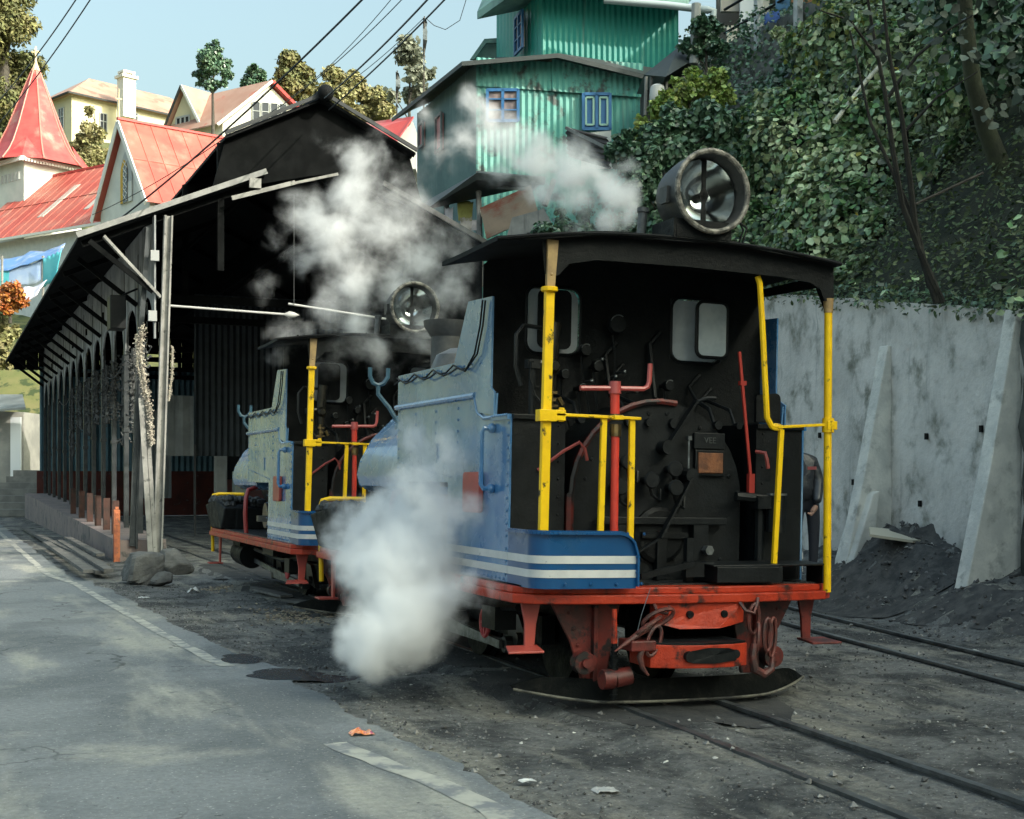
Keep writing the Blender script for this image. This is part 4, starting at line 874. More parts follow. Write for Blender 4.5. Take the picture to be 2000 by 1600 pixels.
# individual litter
PAPER = M('white_litter', (.68, .68, .66), (.5, .5, .48), rough=.7)
def crumple(name, px_, py_, s, mat, label, cat, seed, hgt=.5, group=None):
    p = gz(px_, py_, .0); x, y = p.x, p.y
    z = max(ground_z(x, y), .006) if x < edge_x(y) + .5 else ground_z(x, y)
    m = MB(); n = 9; vs = []
    for j in range(n):
        for i in range(n):
            a, b = (i / (n - 1) - .5), (j / (n - 1) - .5)
            vs.append((x + s * a * 1.6 + s * .12 * noise.noise(Vector((a * 6, b * 6, seed))), y + s * b * 1.1 + s * .1 * noise.noise(Vector((b * 6, seed, a * 6))), z + .006 + s * hgt * max(0, .5 + noise.noise(Vector((a * 3.2, b * 3.2, seed * 3)))) * (1 - 2 * abs(a)) ** .3 * .9 if abs(a) < .5 else z + .006))
    m.add(vs, [(j * n + i, j * n + i + 1, (j + 1) * n + i + 1, (j + 1) * n + i) for j in range(n - 1) for i in range(n - 1)])
    o = m.build(name, mat, solid=.002); return tag(o, label, cat, group)
crumple('snack_wrapper', 706, 1437, .085, M('orange_foil', (.75, .16, .02), (.80, .45, .25), rough=.3, scale=30, wear=(.45, .08, .2), wscale=26, wamt=.42), 'crumpled orange foil wrapper on the road edge', 'wrapper', 3, .45)
crumple('paper_scrap', 1030, 1530, .05, PAPER, 'small white paper scrap lying on grey ash before the engine', 'paper', 5, .15)
crumple('paper_scrap', 1182, 1544, .075, M('grey_paper', (.34, .34, .33), rough=.8), 'curled grey paper strip on ash below the rail guard', 'paper', 8, .25)
crumple('paper_scrap', 378, 1152, .10, PAPER, 'crushed white packet on dark ash near the rocks', 'paper', 12, .8)
crumple('paper_scrap', 1905, 1270, .05, PAPER, 'white scrap lying between the curving side rails', 'paper', 15, .4)
crumple('paper_scrap', 280, 1165, .09, PAPER, 'flattened white scrap on ash by the road line', 'paper', 18, .2)
p = at(1742, 1048, 15.6)
m = MB(); m.add([(p.x - .35, p.y - .05, p.z + .02), (p.x + .1, p.y - .25, p.z - .05), (p.x + .42, p.y - .1, p.z - .06), (p.x + .3, p.y + .25, p.z + .05), (p.x - .1, p.y + .3, p.z + .09)], [(0, 1, 2, 3, 4)])
tag(m.build('cloth_sack', M('pale_sack', (.5, .46, .36), rough=.9), solid=.03), 'pale torn sack lying on top of the coal mound', 'sack')
for a_, b_, lb in (((560, 1172), (690, 1190), 'longest grey board lying beside the wood chips'), ((500, 1150), (560, 1165), 'short grey board near the second engine step')):
    A, B = gz(*a_, .03), gz(*b_, .03); m = MB(); m.bar(A, B, .16, .03); tag(m.build('loose_board', M('weathered_plank', (.15, .145, .135), (.08, .078, .075), rough=.9, scale=5)), lb, 'board', 'loose boards by the engines')
# rocks at the shed corner
def rock(px_, py_, s, label, seed, sq=(1, 1, .75), grp='rocks at the foot of the shed post'):
    p = gz(px_, py_, 0); m = MB(); m.ball((0, 0, 0), 1, 30, 20); rr = random.Random(seed * 77)
    pl_ = []
    for k in range(17):
        n_ = Vector((rr.gauss(0, 1), rr.gauss(0, 1), rr.gauss(0, .8))).normalized(); pl_.append((n_, rr.uniform(.62, .95)))
    vs = []
    for v in m.v:
        v = Vector(v).normalized(); r_ = min([1.15] + [d_ / v.dot(n_) for n_, d_ in pl_ if v.dot(n_) > .12])
        r_ *= 1 + .05 * noise.fractal(v * 3 + Vector((seed, 0, 0)), .8, 2, 4); v = v * r_
        vs.append((p.x + v.x * s * sq[0], p.y + v.y * s * sq[1], s * sq[2] * (.55 + v.z * .75)))
    m.v = vs
    return tag(m.build('rock', M('grey_rock', (.13, .13, .122), (.06, .061, .06), rough=.95, scale=3, bump=1, bscale=9)), label, 'rock', grp)
rock(283, 1138, .40, 'biggest grey rock in front of the leaning shed post', 1, (1, 1, .8))
rock(318, 1141, .17, 'smallest rounded rock leaning on the big grey one', 2)
rock(338, 1118, .34, 'squared pale block of stone under the shed post', 3, (1, .9, .85))
# old planks beside the plinth
pl = empty('plank_pile', gz(150, 1085), 'pile of old grey planks along the shed plinth', 'planks')
for k, (a_, b_) in enumerate((((45, 1030), (195, 1118)), ((60, 1042), (205, 1108)), ((118, 1062), (212, 1122)), ((90, 1068), (172, 1128)), ((130, 1060), (196, 1098)))):
    A, B = gz(*a_, .05), gz(*b_, .06); m = MB(); m.bar(A + Vector((0, 0, .03 * k)), B + Vector((0, 0, .03 * k)), .14, .05)
    m.build('plank', M('weathered_plank', (.15, .145, .135), (.08, .078, .075), rough=.9, scale=5), pl, world=True)
# ------------------------------------------------------------------ engine shed
TIN = M('sooty_tin', (.004, .005, .006), (.009, .010, .011), rough=.8, spec=.2, scale=2, bump=.1)
SOOT = M('soot_timber', (.0022, .0028, .003), (.006, .0068, .007), rough=.9, spec=.12, scale=3)
GREYW = M('grey_timber', (.30, .295, .275), (.19, .185, .175), rough=.85, scale=3, wear=(.09, .09, .085), wscale=8, wamt=.38, streak=(.13, .13, .12), sscale=(14, 14, 1.2), samt=.55)
DKPOST = M('dark_steel_post', (.022, .028, .032), (.05, .056, .06), rough=.5, metal=.3, scale=4)
BLUETIN = M('blue_corrugated', (.09, .19, .24), (.06, .13, .17), rough=.6, scale=1.5, wear=(.06, .07, .07), wscale=5, wamt=.35)
REDW = M('red_dado_paint', (.12, .028, .02), (.07, .022, .018), rough=.85, scale=2, wear=(.12, .1, .1), wscale=4, wamt=.36)
SHY = 25.0; SHROT = rad(1.1)
shed = empty('engine_shed', (3.2, SHY, 0), 'long dark open sided engine shed with sooty tin roof and steep vented gable', 'shed', rot=(0, 0, SHROT))
SL = 28.0
def shb(name, mb, mat, par=shed, **k): return mb.build(name, mat, par, **k)
def roof_slab(name, x0, z0, x1, z1, ya, yb, mat, thick=.05, wave=.16):
    m = MB(); n = int((yb - ya) / wave) * 4
    for dz in (0, -thick):
        b = len(m.v)
        for i in range(n + 1):
            y = ya + (yb - ya) * i / n; w_ = .02 * math.sin(i * math.pi / 2)
            m.v += [(x0, y, z0 + dz + w_), (x1, y, z1 + dz + w_)]
        m.f += [(b + 2 * i, b + 2 * i + 1, b + 2 * i + 3, b + 2 * i + 2) for i in range(n)]
    b2 = 2 * (n + 1)
    m.f += [(0, 1, b2 + 1, b2), (2 * n, 2 * n + 1, b2 + 2 * n + 1, b2 + 2 * n)] + [(2 * i + s, 2 * i + 2 + s, b2 + 2 * i + 2 + s, b2 + 2 * i + s) for i in range(n) for s in (0, 1)]
    return shb(name, m, mat)
roof_slab('lower_roof', -1.40, 5.80, 1.98, 7.24, 0, SL, TIN)
roof_slab('lower_roof', 6.72, 6.10, 4.35, 7.22, 0, SL, TIN)
roof_slab('upper_roof', 1.22, 7.86, 3.09, 8.78, -.1, SL, TIN)
roof_slab('upper_roof', 4.95, 7.90, 3.09, 8.78, -.1, SL, TIN)
m = MB(); m.tube([(3.09, -.25, 8.83), (3.09, SL, 8.83)], .13, 10); m.ball((3.09, -.25, 8.83), .16); shb('ridge_cap', m, TIN, smooth=True)
# front fascias and gable boarding
m = MB(); m.bar((-1.42, -.05, 5.83), (2.0, -.05, 7.28), .05, .10); shb('fascia_board', m, M('pale_fascia', (.26, .26, .25), (.19, .19, .185), rough=.8, scale=6))
m = MB(); m.bar((4.3, -.05, 7.26), (6.74, -.05, 6.12), .05, .10); shb('fascia_board', m, M('dark_fascia', (.07, .072, .072), (.04, .042, .042), rough=.85, scale=6))
m = MB(); m.bar((1.2, -.15, 7.9), (3.09, -.15, 8.84), .05, .07); m.bar((3.09, -.15, 8.84), (4.97, -.15, 7.94), .05, .07); shb('barge_board', m, M('dim_barge', (.045, .048, .05), rough=.85))
m = MB(); m.prism([(1.0, .12, 6.85), (1.25, .12, 7.8), (3.09, .12, 8.72), (4.9, .12, 7.85), (5.2, .12, 6.8), (3.1, .12, 7.35)], (0, .04, 0)); shb('gable_boarding', m, SOOT)
m = MB(); m.bar((1.35, -.02, 6.72), (2.55, -.02, 7.12), .05, .08); m.bar((3.4, .0, 7.36), (2.1, .0, 6.98), .05, .05); m.box((1.78, -.06, 7.03), (.22, .06, .18)); shb('loose_batten', m, GREYW)
# trusses, purlins and tie rods
for k in range(8):
    y = .3 + k * 3.9; m = MB()
    m.bar((-.1, y, 5.35), (6.5, y, 5.35), .12, .16) if k else None
    m.bar((-1.3, y, 5.74), (1.9, y, 7.1), .1, .14); m.bar((6.6, y, 6.02), (4.3, y, 7.1), .1, .14)
    m.bar((1.2, y, 5.4), (1.2, y, 7.8), .12, .12); m.bar((4.9, y, 5.4), (4.9, y, 7.8), .12, .12); m.bar((1.2, y, 7.7), (3.09, y, 8.6), .1, .14); m.bar((4.9, y, 7.7), (3.09, y, 8.6), .1, .14)
    shb('roof_truss', m, SOOT)
m = MB(); m.cyl((.15, .0, 4.66), (2.42, .0, 4.60), .022, n=8); m.lathe([(.02, 0), (.07, .1), (.05, .2), (0, .3)], Matrix.Translation((2.35, 0, 4.60)) @ Matrix.Rotation(rad(90), 4, 'Y'), 10); shb('tie_rod', m, M('pale_rod', (.38, .38, .37), rough=.5), smooth=True, angle=40)
m = MB(); m.cyl((2.45, .1, 4.82), (4.4, .1, 4.62), .022, n=8); shb('tie_rod', m, M('pale_rod', ()))
m = MB(); m.cyl((2.55, .05, 4.8), (2.55, .05, 6.9), .008, n=5); shb('hanging_rod', m, M('dim_barge', ()))
# side posts, arched valance and brackets
NB = 13
def py_at(k): return .0 + (SL - .2) * k / NB
def ptop(y): return .33 + .5 * y / SL
for k in range(1, NB + 1):
    y = py_at(k); m = MB(); m.bar((-.02, y, ptop(y) - .05), (-.02, y, 5.9), .10, .10)
    m.box((-.02, y, 2.3 + .1 * (k % 3)), (.14, .14, .08)); shb('side_post', m, DKPOST, bevel=.006)
m = MB()
for k in range(NB):
    ya, yb = py_at(k), py_at(k + 1); yc = (ya + yb) / 2; r = (yb - ya) / 2 - .12
    pts = [(-.06, ya, 6.30), (-.06, ya, 4.05), (-.06, ya + .10, 4.05)] + [(-.06, yc - r * math.cos(rad(a)), 4.12 + r * .85 * math.sin(rad(a))) for a in range(0, 181, 15)] + [(-.06, yb - .02, 4.05), (-.06, yb - .02, 6.30)]
    m.prism(pts, (.03, 0, 0))
shb('arched_valance', m, M('sooty_valance', (.33, .34, .345), (.20, .21, .215), rough=.85, scale=1.6, streak=(.045, .046, .048), sscale=(3, 3, .5), samt=.52, wear=(.03, .03, .03), wscale=2, wamt=.36))
for k in range(NB + 1):
    y = py_at(k); m = MB(); m.bar((-.08, y, 4.9), (-1.2, y, 5.75), .06, .09); shb('eave_bracket', m, SOOT)
m = MB(); m.box((1.9, SL / 2 + .3, 7.55), (.05, SL - .8, 1.0)); shb('clerestory_board', m, SOOT)
m = MB(); m.box((4.42, SL / 2 + .3, 7.55), (.05, SL - .8, 1.05)); shb('clerestory_board', m, SOOT)
m = MB()
for k in range(18):
    x = -.9 + .44 * k; t_ = 8.75 - abs(x - 3.09) * .49 if abs(x - 3.09) < 1.9 else 7.3 - abs(abs(x - 3.09) - 1.2) * .42
    z0_ = 5.5 if k not in (10, 11, 13) else 5.5 + (.5 if k != 11 else .75)
    m.box((x, SL - .05, (z0_ + t_) / 2), (.43, .04, max(.1, t_ - z0_)))
shb('end_gable', m, SOOT)
# front posts: tall pale leaning rail, channel and a pair of old timbers
m = MB()
A_, B_ = Vector((-.02, .0, -.1)), Vector((.19, .0, 6.3))
m.bar(A_, B_, .16, .03, up=(0, 1, 0)); m.bar(A_ + Vector((-.07, -.05, 0)), B_ + Vector((-.06, -.05, 0)), .03, .10, up=(0, 1, 0)); m.bar(A_ + Vector((.07, -.05, 0)), B_ + Vector((.06, -.05, 0)), .03, .10, up=(0, 1, 0))
shb('front_post', m, GREYW)
m = MB(); m.bar((-.42, .15, .25), (-.30, .15, 3.6), .13, .05, up=(0, 1, 0)); m.bar((-.36, .12, .2), (-.3, .12, 3.6), .04, .05, up=(0, 1, 0)); m.bar((-.32, .15, 3.6), (-.14, .15, 6.1), .09, .05, up=(0, 1, 0)); shb('front_post', m, DKPOST)
m = MB(); m.bar((-.14, -.12, .0), (-.30, -.02, 2.95), .09, .05, up=(0, 1, 0)); m.bar((-.05, -.1, .0), (-.20, .02, 2.9), .07, .05, up=(0, 1, 0)); shb('leaning_timber', m, GREYW)
m = MB(); m.bar((-.95, .0, 5.85), (.05, .0, 4.8), .05, .15, up=(0, 1, 0)); shb('eave_brace', m, GREYW)
for x_, z_ in ((-.06, 5.55), (-.1, 4.45)):
    m = MB(); m.box((x_, -.05, z_), (.15, .08, .19)); shb('insulator_box', m, M('pale_box', (.3, .31, .31), rough=.6))
m = MB(); m.box((-.5, 1.9, 4.7), (.3, .5, .65)); m.bar((-.4, 1.9, 5.05), (-.1, 1.9, 5.2), .04, .04); shb('lamp_box', m, BLACKG, bevel=.02)
# plinth wall and stub posts
m = MB(); m.prism([(-.72, .2, -.2), (-.72, .2, .36), (-.72, SL, .88), (-.72, SL, -.2)], (.9, 0, 0)); shb('plinth_wall', m, M('pink_plaster', (.26, .205, .19), (.19, .16, .155), rough=.9, scale=1.2, bump=.4, bscale=10, wear=(.09, .09, .088), wscale=3, wamt=.42))
STUB = M('rusty_stub', (.08, .035, .026), (.04, .025, .02), rough=.85, scale=5, bump=.3)
for k, y in enumerate((2.1, 3.6, 5.2, 6.9, 8.8, 11.0)):
    m = MB(); m.box((-.5, y, .36 + .52 * y / SL + .3), (.13, .13, .7)); shb('stub_post', m, STUB)
m = MB(); m.box((-.72, .05, .42), (.11, .12, 1.0)); 
for k in range(4): m.box((-.72, -.012, .65 + .1 * k), (.06, .012, .05))
shb('orange_stub_post', m, M('orange_stub', (.50, .15, .06), (.28, .09, .05), rough=.8, scale=7, wear=(.2, .1, .06), wscale=12, wamt=.4), bevel=.01)
# walls: far end, right side and the inner partition
def corr(name, O, A, B, mat, wave=.22, amp=.03, nb=1):
    m = MB(); m.sheet(O, A, B, wave, amp, nb=nb); return shb(name, m, mat, solid=.01)
corr('end_wall', (-.2, SL - .1, 1.72), (7.0, 0, 0), (0, 0, 3.9), BLUETIN)
m = MB(); m.box((3.3, SL, .86), (7.2, .12, 1.72)); shb('end_dado', m, REDW)
corr('side_wall', (6.4, 0, 1.4), (0, SL, 0), (0, 0, 4.9), TIN, .3)
m = MB(); m.box((6.45, SL / 2, .7), (.12, SL, 1.4)); shb('side_dado', m, REDW)
corr('partition_wall', (2.4, 10, 2.05), (4.0, 0, 0), (0, 0, 4.2), M('grey_blue_tin', (.035, .046, .054), (.02, .027, .032), rough=.6, scale=2), .16, .03)
WT = M('white_painted_tin', (.22, .24, .24), (.14, .155, .16), rough=.7, scale=1.4, streak=(.07, .08, .08), sscale=(4, 4, .4), samt=.55)
corr('white_panel', (1.63, 9.9, 2.05), (.74, 0, 0), (0, 0, 1.55), WT, .3, .015)
corr('white_panel', (2.87, 9.8, .35), (.34, 0, 0), (0, 0, 1.7), WT, .3, .01)
corr('white_panel', (1.55, 14, .9), (.9, 0, 0), (0, 0, 2.5), WT, .3, .012)
m = MB(); m.box((2.4, 9.9, 1.15), (.05, .05, 2.4)); shb('door_post', m, M('dim_barge', ()))
m = MB(); m.box((3.5, 9.6, 1.0), (.34, .3, 1.3)); shb('switch_cabinet', m, M('grey_green_box', (.20, .24, .22), rough=.6), bevel=.01)
# dried garlands hanging from the posts
GAR = M('dried_garland', (.48, .44, .37), (.24, .21, .17), rough=.9, island=.4)
GARD = M('dusty_net', (.10, .105, .105), (.05, .052, .052), rough=.95, island=.4)
def garland(name, pts, r, n, mat, label, grp):
    m = MB(); P_ = [Vector(p) for p in pts]
    for i in range(n):
        t = i / n * (len(P_) - 1); k = int(t); q = P_[k].lerp(P_[k + 1], t - k)
        q = q + Vector((rng.gauss(0, r), rng.gauss(0, r), rng.gauss(0, r)))
        s = r * rng.uniform(.5, .9); R = Matrix.Rotation(rng.uniform(0, 6.3), 3, 'Z') @ Matrix.Rotation(rng.uniform(0, 3), 3, 'X')
        m.add([q + R @ Vector(v) * s for v in ((1, 0, 0), (-.5, .8, 0), (-.5, -.8, 0), (0, 0, 1))], [(0, 1, 2), (0, 1, 3), (1, 2, 3), (2, 0, 3)])
    m.tube(P_, r * .8, 5)
    return tag(m.build(name, mat), label, 'garland', grp)
def shw(x, y, z):
    return Vector((3.2 + x * math.cos(SHROT) - y * math.sin(SHROT), SHY + x * math.sin(SHROT) + y * math.cos(SHROT), z))
garland('garland', [shw(-.28, -.1, 4.25), shw(-.33, -.1, 3.8), shw(-.24, -.1, 3.2), shw(-.14, -.1, 2.65), shw(-.12, -.1, 2.1)], .032, 800, GAR, 'thick pale dried garland looped over the leaning front post', None)
garland('garland', [shw(-.40, -.08, 4.1), shw(-.36, -.08, 3.5), shw(-.22, -.08, 2.9)], .022, 260, GAR, 'thin pale garland strand left beside the thick one', None)
garland('garland', [shw(.26, -.05, 3.9), shw(.25, -.05, 3.4), shw(.19, -.05, 2.9)], .022, 170, GAR, 'short pale garland on the inner side of the front post', None)
for k, y in enumerate((1.6, 2.9, 4.4, 6.2, 7.5, 9.6, 11.5, 13.8, 16.2)):
    ln = rng.uniform(1.2, 2.0)
    garland('hanging_net', [shw(-.05, y, 4.1), shw(-.05, y + .1, 4.1 - ln * .5), shw(-.05, y - .05, 4.1 - ln)], .06, 170, GARD, 'dusty strip of netting hanging between the side posts of the shed', 'dusty netting strips along the shed side')
# cord of netting between posts
m = MB(); m.tube([shw(-.05, y, 4.0 - .25 * abs(math.sin(y * .75))) for y in [i * .4 for i in range(1, 55)]], .012, 5); tag(m.build('sagging_rope', GARD), 'sagging rope strung along the shed side posts', 'rope')

# ------------------------------------------------------------------ the hillsides
def hill_h(d, s):
    top = 3.25 + min(max((s - 11) * .165, -.9), 1.25)
    z = top - .15
    if d < 7.6: z += 1.5 * d
    elif d < 10.5: z += 11.4 + .12 * (d - 7.6)
    else: z += 11.75 + 2.0 * (d - 10.5)
    z += .45 * noise.fractal(Vector((d * .35, s * .35, 1)), .9, 2, 4) * min(1, d / 1.5) * (1 if d < 7.6 else .3)
    return min(z, 21.3 + 1.2 * sm(-20, -17, s) + .9 * noise.noise(Vector((d * .25, s * .25, 5))))  # unseen upper crest raised and steepened to keep sun off the yard
def hill_pt(d, s): return Vector((wall_x(s) + d * .985, s - d * .174, hill_h(d, s)))
m = MB(); ds = [0] + [.25 * i for i in range(1, 44)] + [11.5, 12.5, 14, 16, 18, 20, 23, 27, 34, 60]
ss = [-70, -50, -36] + [-30 + .6 * i for i in range(150)] + [62, 70, 90]
nd = len(ds)
vs = []
for s_ in ss:
    for d in ds:
        q = hill_pt(d, s_)
        if d == 0:
            q = Vector((q.x + .2 if s_ < 17.9 else q.x - 2.4 * sm(17.9, 19.5, s_), q.y, q.z - .25 if s_ < 17.9 else q.z + (-.1 - q.z) * sm(17.9, 18.8, s_)))
        vs.append(q)
m.add(vs, [(j * nd + i, j * nd + i + 1, (j + 1) * nd + i + 1, (j + 1) * nd + i) for j in range(len(ss) - 1) for i in range(nd - 1)])
EARTH = M('mossy_bank', (.012, .018, .010), (.028, .032, .02), rough=.95, scale=2.2, bump=1, bscale=9, wear=(.05, .07, .02), wscale=6, wamt=.42)
tag(m.build('hillside', EARTH, org=(0, 0, 0), smooth=True), kind='structure')
def back_h(u, v):
    pts = [(54, -.2), (58, 1.2), (66, 6.8), (73, 9.2), (90, 15), (108, 27), (118, 31), (150, 38), (200, 40), (400, 42)]
    for (a, za), (b, zb) in zip(pts[:-1], pts[1:]):
        if a <= v <= b: z = za + (zb - za) * (v - a) / (b - a); break
    else: z = pts[-1][1]
    z *= 1 - .45 * sm(-5, 25, u)
    return z + .5 * noise.fractal(Vector((u * .12, v * .12, 2)), .9, 2, 3) * sm(56, 64, v)
us = [-160, -100, -70] + [-56 + 1.5 * i for i in range(56)] + [40, 60]
vv = [54 + i for i in range(24)] + [80, 84, 88, 94, 100, 106, 112, 118, 124, 132, 140, 150, 165, 180, 200, 300, 400]
m = MB(); nu = len(us)
m.add([uv(u, v, back_h(u, v)) for v in vv for u in us], [(j * nu + i, j * nu + i + 1, (j + 1) * nu + i + 1, (j + 1) * nu + i) for j in range(len(vv) - 1) for i in range(nu - 1)])
tag(m.build('far_hill', M('grassy_slope', (.10, .12, .035), (.16, .15, .06), rough=.95, scale=.5, bump=.6, bscale=4, wear=(.04, .06, .02), wscale=1.2, wamt=.45), org=(0, 0, 0), smooth=True), kind='structure')

# ------------------------------------------------------------------ leaves
def leaf_mesh(name, pos, nrm, size, mat, parent=None, world=True, droop=.5, aspect=.8, org=None, spread=.6):
    """pos (N,3), nrm (N,3) outward, size (N,): folded leaf blades, four triangles' worth each"""
    N = len(pos)
    nrm = nrm + nr.normal(0, spread, (N, 3)); nrm /= np.linalg.norm(nrm, axis=1, keepdims=True) + 1e-9
    d = np.stack([nr.normal(0, .7, N), nr.normal(0, .7, N), np.full(N, -droop) + nr.normal(0, .4, N)], 1)
    d -= nrm * (d * nrm).sum(1, keepdims=True); d /= np.linalg.norm(d, axis=1, keepdims=True) + 1e-9
    x = np.cross(d, nrm)
    s = size[:, None]
    a = pos; t = pos + d * s; mid = pos + d * s * .42 + nrm * s * -.06
    l = pos + d * s * .32 + x * s * .5 * aspect + nrm * s * .08; r = pos + d * s * .32 - x * s * .5 * aspect + nrm * s * .08
    l2 = pos + d * s * .72 + x * s * .32 * aspect + nrm * s * .03; r2 = pos + d * s * .72 - x * s * .32 * aspect + nrm * s * .03
    V = np.stack([a, l, l2, t, r2, r], 1).reshape(-1, 3)
    off = np.zeros(3)
    if parent is not None: off = np.array(parent_origin(parent))
    elif org is not None: off = np.array(org)
    V = V - off
    base = np.arange(N) * 6
    F = np.stack([base, base + 1, base + 2, base + 3, base, base + 3, base + 4, base + 5], 1).reshape(-1)
    me = bpy.data.meshes.new(name)
    me.vertices.add(N * 6); me.vertices.foreach_set('co', V.astype(np.float32).ravel())
    me.loops.add(N * 8); me.loops.foreach_set('vertex_index', F.astype(np.int32))
    me.polygons.add(N * 2); me.polygons.foreach_set('loop_start', (np.arange(N * 2) * 4).astype(np.int32))
    me.update(calc_edges=True); me.materials.append(mat)
    o = bpy.data.objects.new(name, me)
    if parent is None and org is not None: o.location = org
    link(o, parent); return o
LEAF_U = M('weed_leaf', (.055, .09, .035), (.10, .13, .055), rough=.6, scale=.9, island=.6, trans=.15)
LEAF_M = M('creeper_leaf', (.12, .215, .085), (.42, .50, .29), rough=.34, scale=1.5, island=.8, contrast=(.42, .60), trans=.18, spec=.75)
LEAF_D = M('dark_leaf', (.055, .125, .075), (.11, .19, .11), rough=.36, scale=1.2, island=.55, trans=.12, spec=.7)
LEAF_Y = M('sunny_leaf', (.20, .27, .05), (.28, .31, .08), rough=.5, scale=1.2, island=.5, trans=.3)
LEAF_G = M('dry_leaf', (.30, .24, .03), (.36, .30, .06), rough=.5, island=.4, trans=.3)
LEAF_S = M('dull_leaf', (.028, .046, .034), (.06, .08, .06), rough=.6, scale=2, island=.6, trans=.1, spec=.3)  # dark dull leaf colour of the slender tree
LEAF_F = M('conifer_leaf', (.11, .125, .045), (.20, .185, .07), rough=.7, scale=.5, island=.45, trans=.1)
LEAF_B = M('bright_tree_leaf', (.24, .235, .10), (.33, .30, .14), rough=.6, scale=.6, island=.4, trans=.2)
LEAF_O = M('orange_leaf', (.42, .13, .02), (.30, .12, .03), rough=.6, island=.4, trans=.2)
BARK = M('bark', (.05, .045, .038), (.09, .08, .065), rough=.9, scale=5, bump=.5)
def on_hill(n, dr, sr, lift, keep=None, norm_up=.5):
    P_, Nn = [], []
    while len(P_) < n:
        d, s = rng.uniform(*dr), rng.uniform(*sr)
        c = noise.fractal(Vector((d * .55, s * .45, 4)), .8, 2, 3)
        if keep and not keep(d, s, c): continue
        q = hill_pt(d, s)
        lf = lift(d, s, c)
        q = q + Vector((-.8, .1, .6)) * lf
        P_.append(q); Nn.append((-.75, -.25, norm_up + .2))
    return np.array(P_), np.array(Nn)
# creeper cloak on the bank: big leaves low in the middle, small ones at the back
def bulge(d, s):
    c = noise.fractal(Vector((d * .75, s * .62, 4)), .9, 2.1, 3)
    return c, max(0, c + .10) * 1.75 * min(1, .3 + d / 2)
def lift(d, s, c): return bulge(d, s)[1]
def creeper(n, dr, sr, size, mat, keep=None, lo=-.22, hi=.06, extra=0.0, spread=.5, aspect=.95, droop=.7, jit=.22):
    P_, Nn, Sz = [], [], []
    td = Vector((.985, -.174, 1.5)).normalized(); ts = Vector((.1765, 1, .16)).normalized(); nh = Vector((-.80, .14, .58)).normalized()
    while len(P_) < n:
        d, s = rng.uniform(*dr), rng.uniform(*sr)
        c, l0 = bulge(d, s)
        if rng.random() > sm(lo, hi, c) or (keep and not keep(d, s, c)): continue
        gd = (bulge(d + .12, s)[1] - l0) / .12; gs = (bulge(d, s + .12)[1] - l0) / .12
        q = hill_pt(d, s) + nh * (l0 + extra + rng.uniform(-jit, jit * .6))
        P_.append(tuple(q)); Nn.append(tuple((nh - td * gd * .55 - ts * gs * .9 + Vector((0, 0, .35))).normalized())); Sz.append(rng.uniform(*size))
    return tag(leaf_mesh('creeper', np.array(P_), np.array(Nn), np.array(Sz), mat, org=(12, 17, 4), aspect=aspect, spread=spread, droop=droop), kind='stuff')
big = lambda d, s, c: s > 15.0 - .38 * d
creeper(34000, (.3, 6.0), (12.4, 22), (.065, .145), LEAF_M, big)
creeper(15000, (4.0, 7.0), (12, 24), (.06, .12), LEAF_M, big)
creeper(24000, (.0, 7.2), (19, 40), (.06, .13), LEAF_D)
creeper(13000, (.2, 7.0), (12, 26), (.08, .17), LEAF_D, big, lo=-.6, hi=-.1, extra=-.12)  # darker leaves low in the hollows paint in shade between clumps
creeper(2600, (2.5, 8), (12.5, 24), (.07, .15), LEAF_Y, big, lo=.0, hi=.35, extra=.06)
creeper(150, (.4, 6), (12, 23), (.06, .12), LEAF_G, big, extra=.05)
# low weeds on the shady bank to the right
P_, Nn = on_hill(60000, (0, 10), (5, 17.5), lambda d, s, c: rng.uniform(0, .25) + .3 * max(0, c), None, 1.0)
o = leaf_mesh('undergrowth', P_, Nn, nr.uniform(.04, .10, len(P_)), LEAF_U, org=(11, 10, 4), droop=.1, aspect=.5, spread=.9); tag(o, kind='stuff')
P_, Nn = on_hill(3000, (0, 12), (5, 15), lambda d, s, c: rng.uniform(0, .5), lambda d, s, c: c > .05, .9)
o = leaf_mesh('undergrowth', P_, Nn, nr.uniform(.07, .14, len(P_)), LEAF_M, org=(11, 10, 4), droop=.4); tag(o, kind='stuff')
# fringe along the wall top
P_ = np.array([(wall_x(s) + rng.uniform(-.05, .4), s, wtop(s) + rng.uniform(-.05, .18)) for s in nr.uniform(4, 18, 2600)]); Nn = np.tile((-.6, -.3, .7), (len(P_), 1))
o = leaf_mesh('undergrowth', P_, Nn, nr.uniform(.04, .1, len(P_)), LEAF_D, org=(11, 10, 3), droop=.2, aspect=.5, spread=.9); tag(o, kind='stuff')

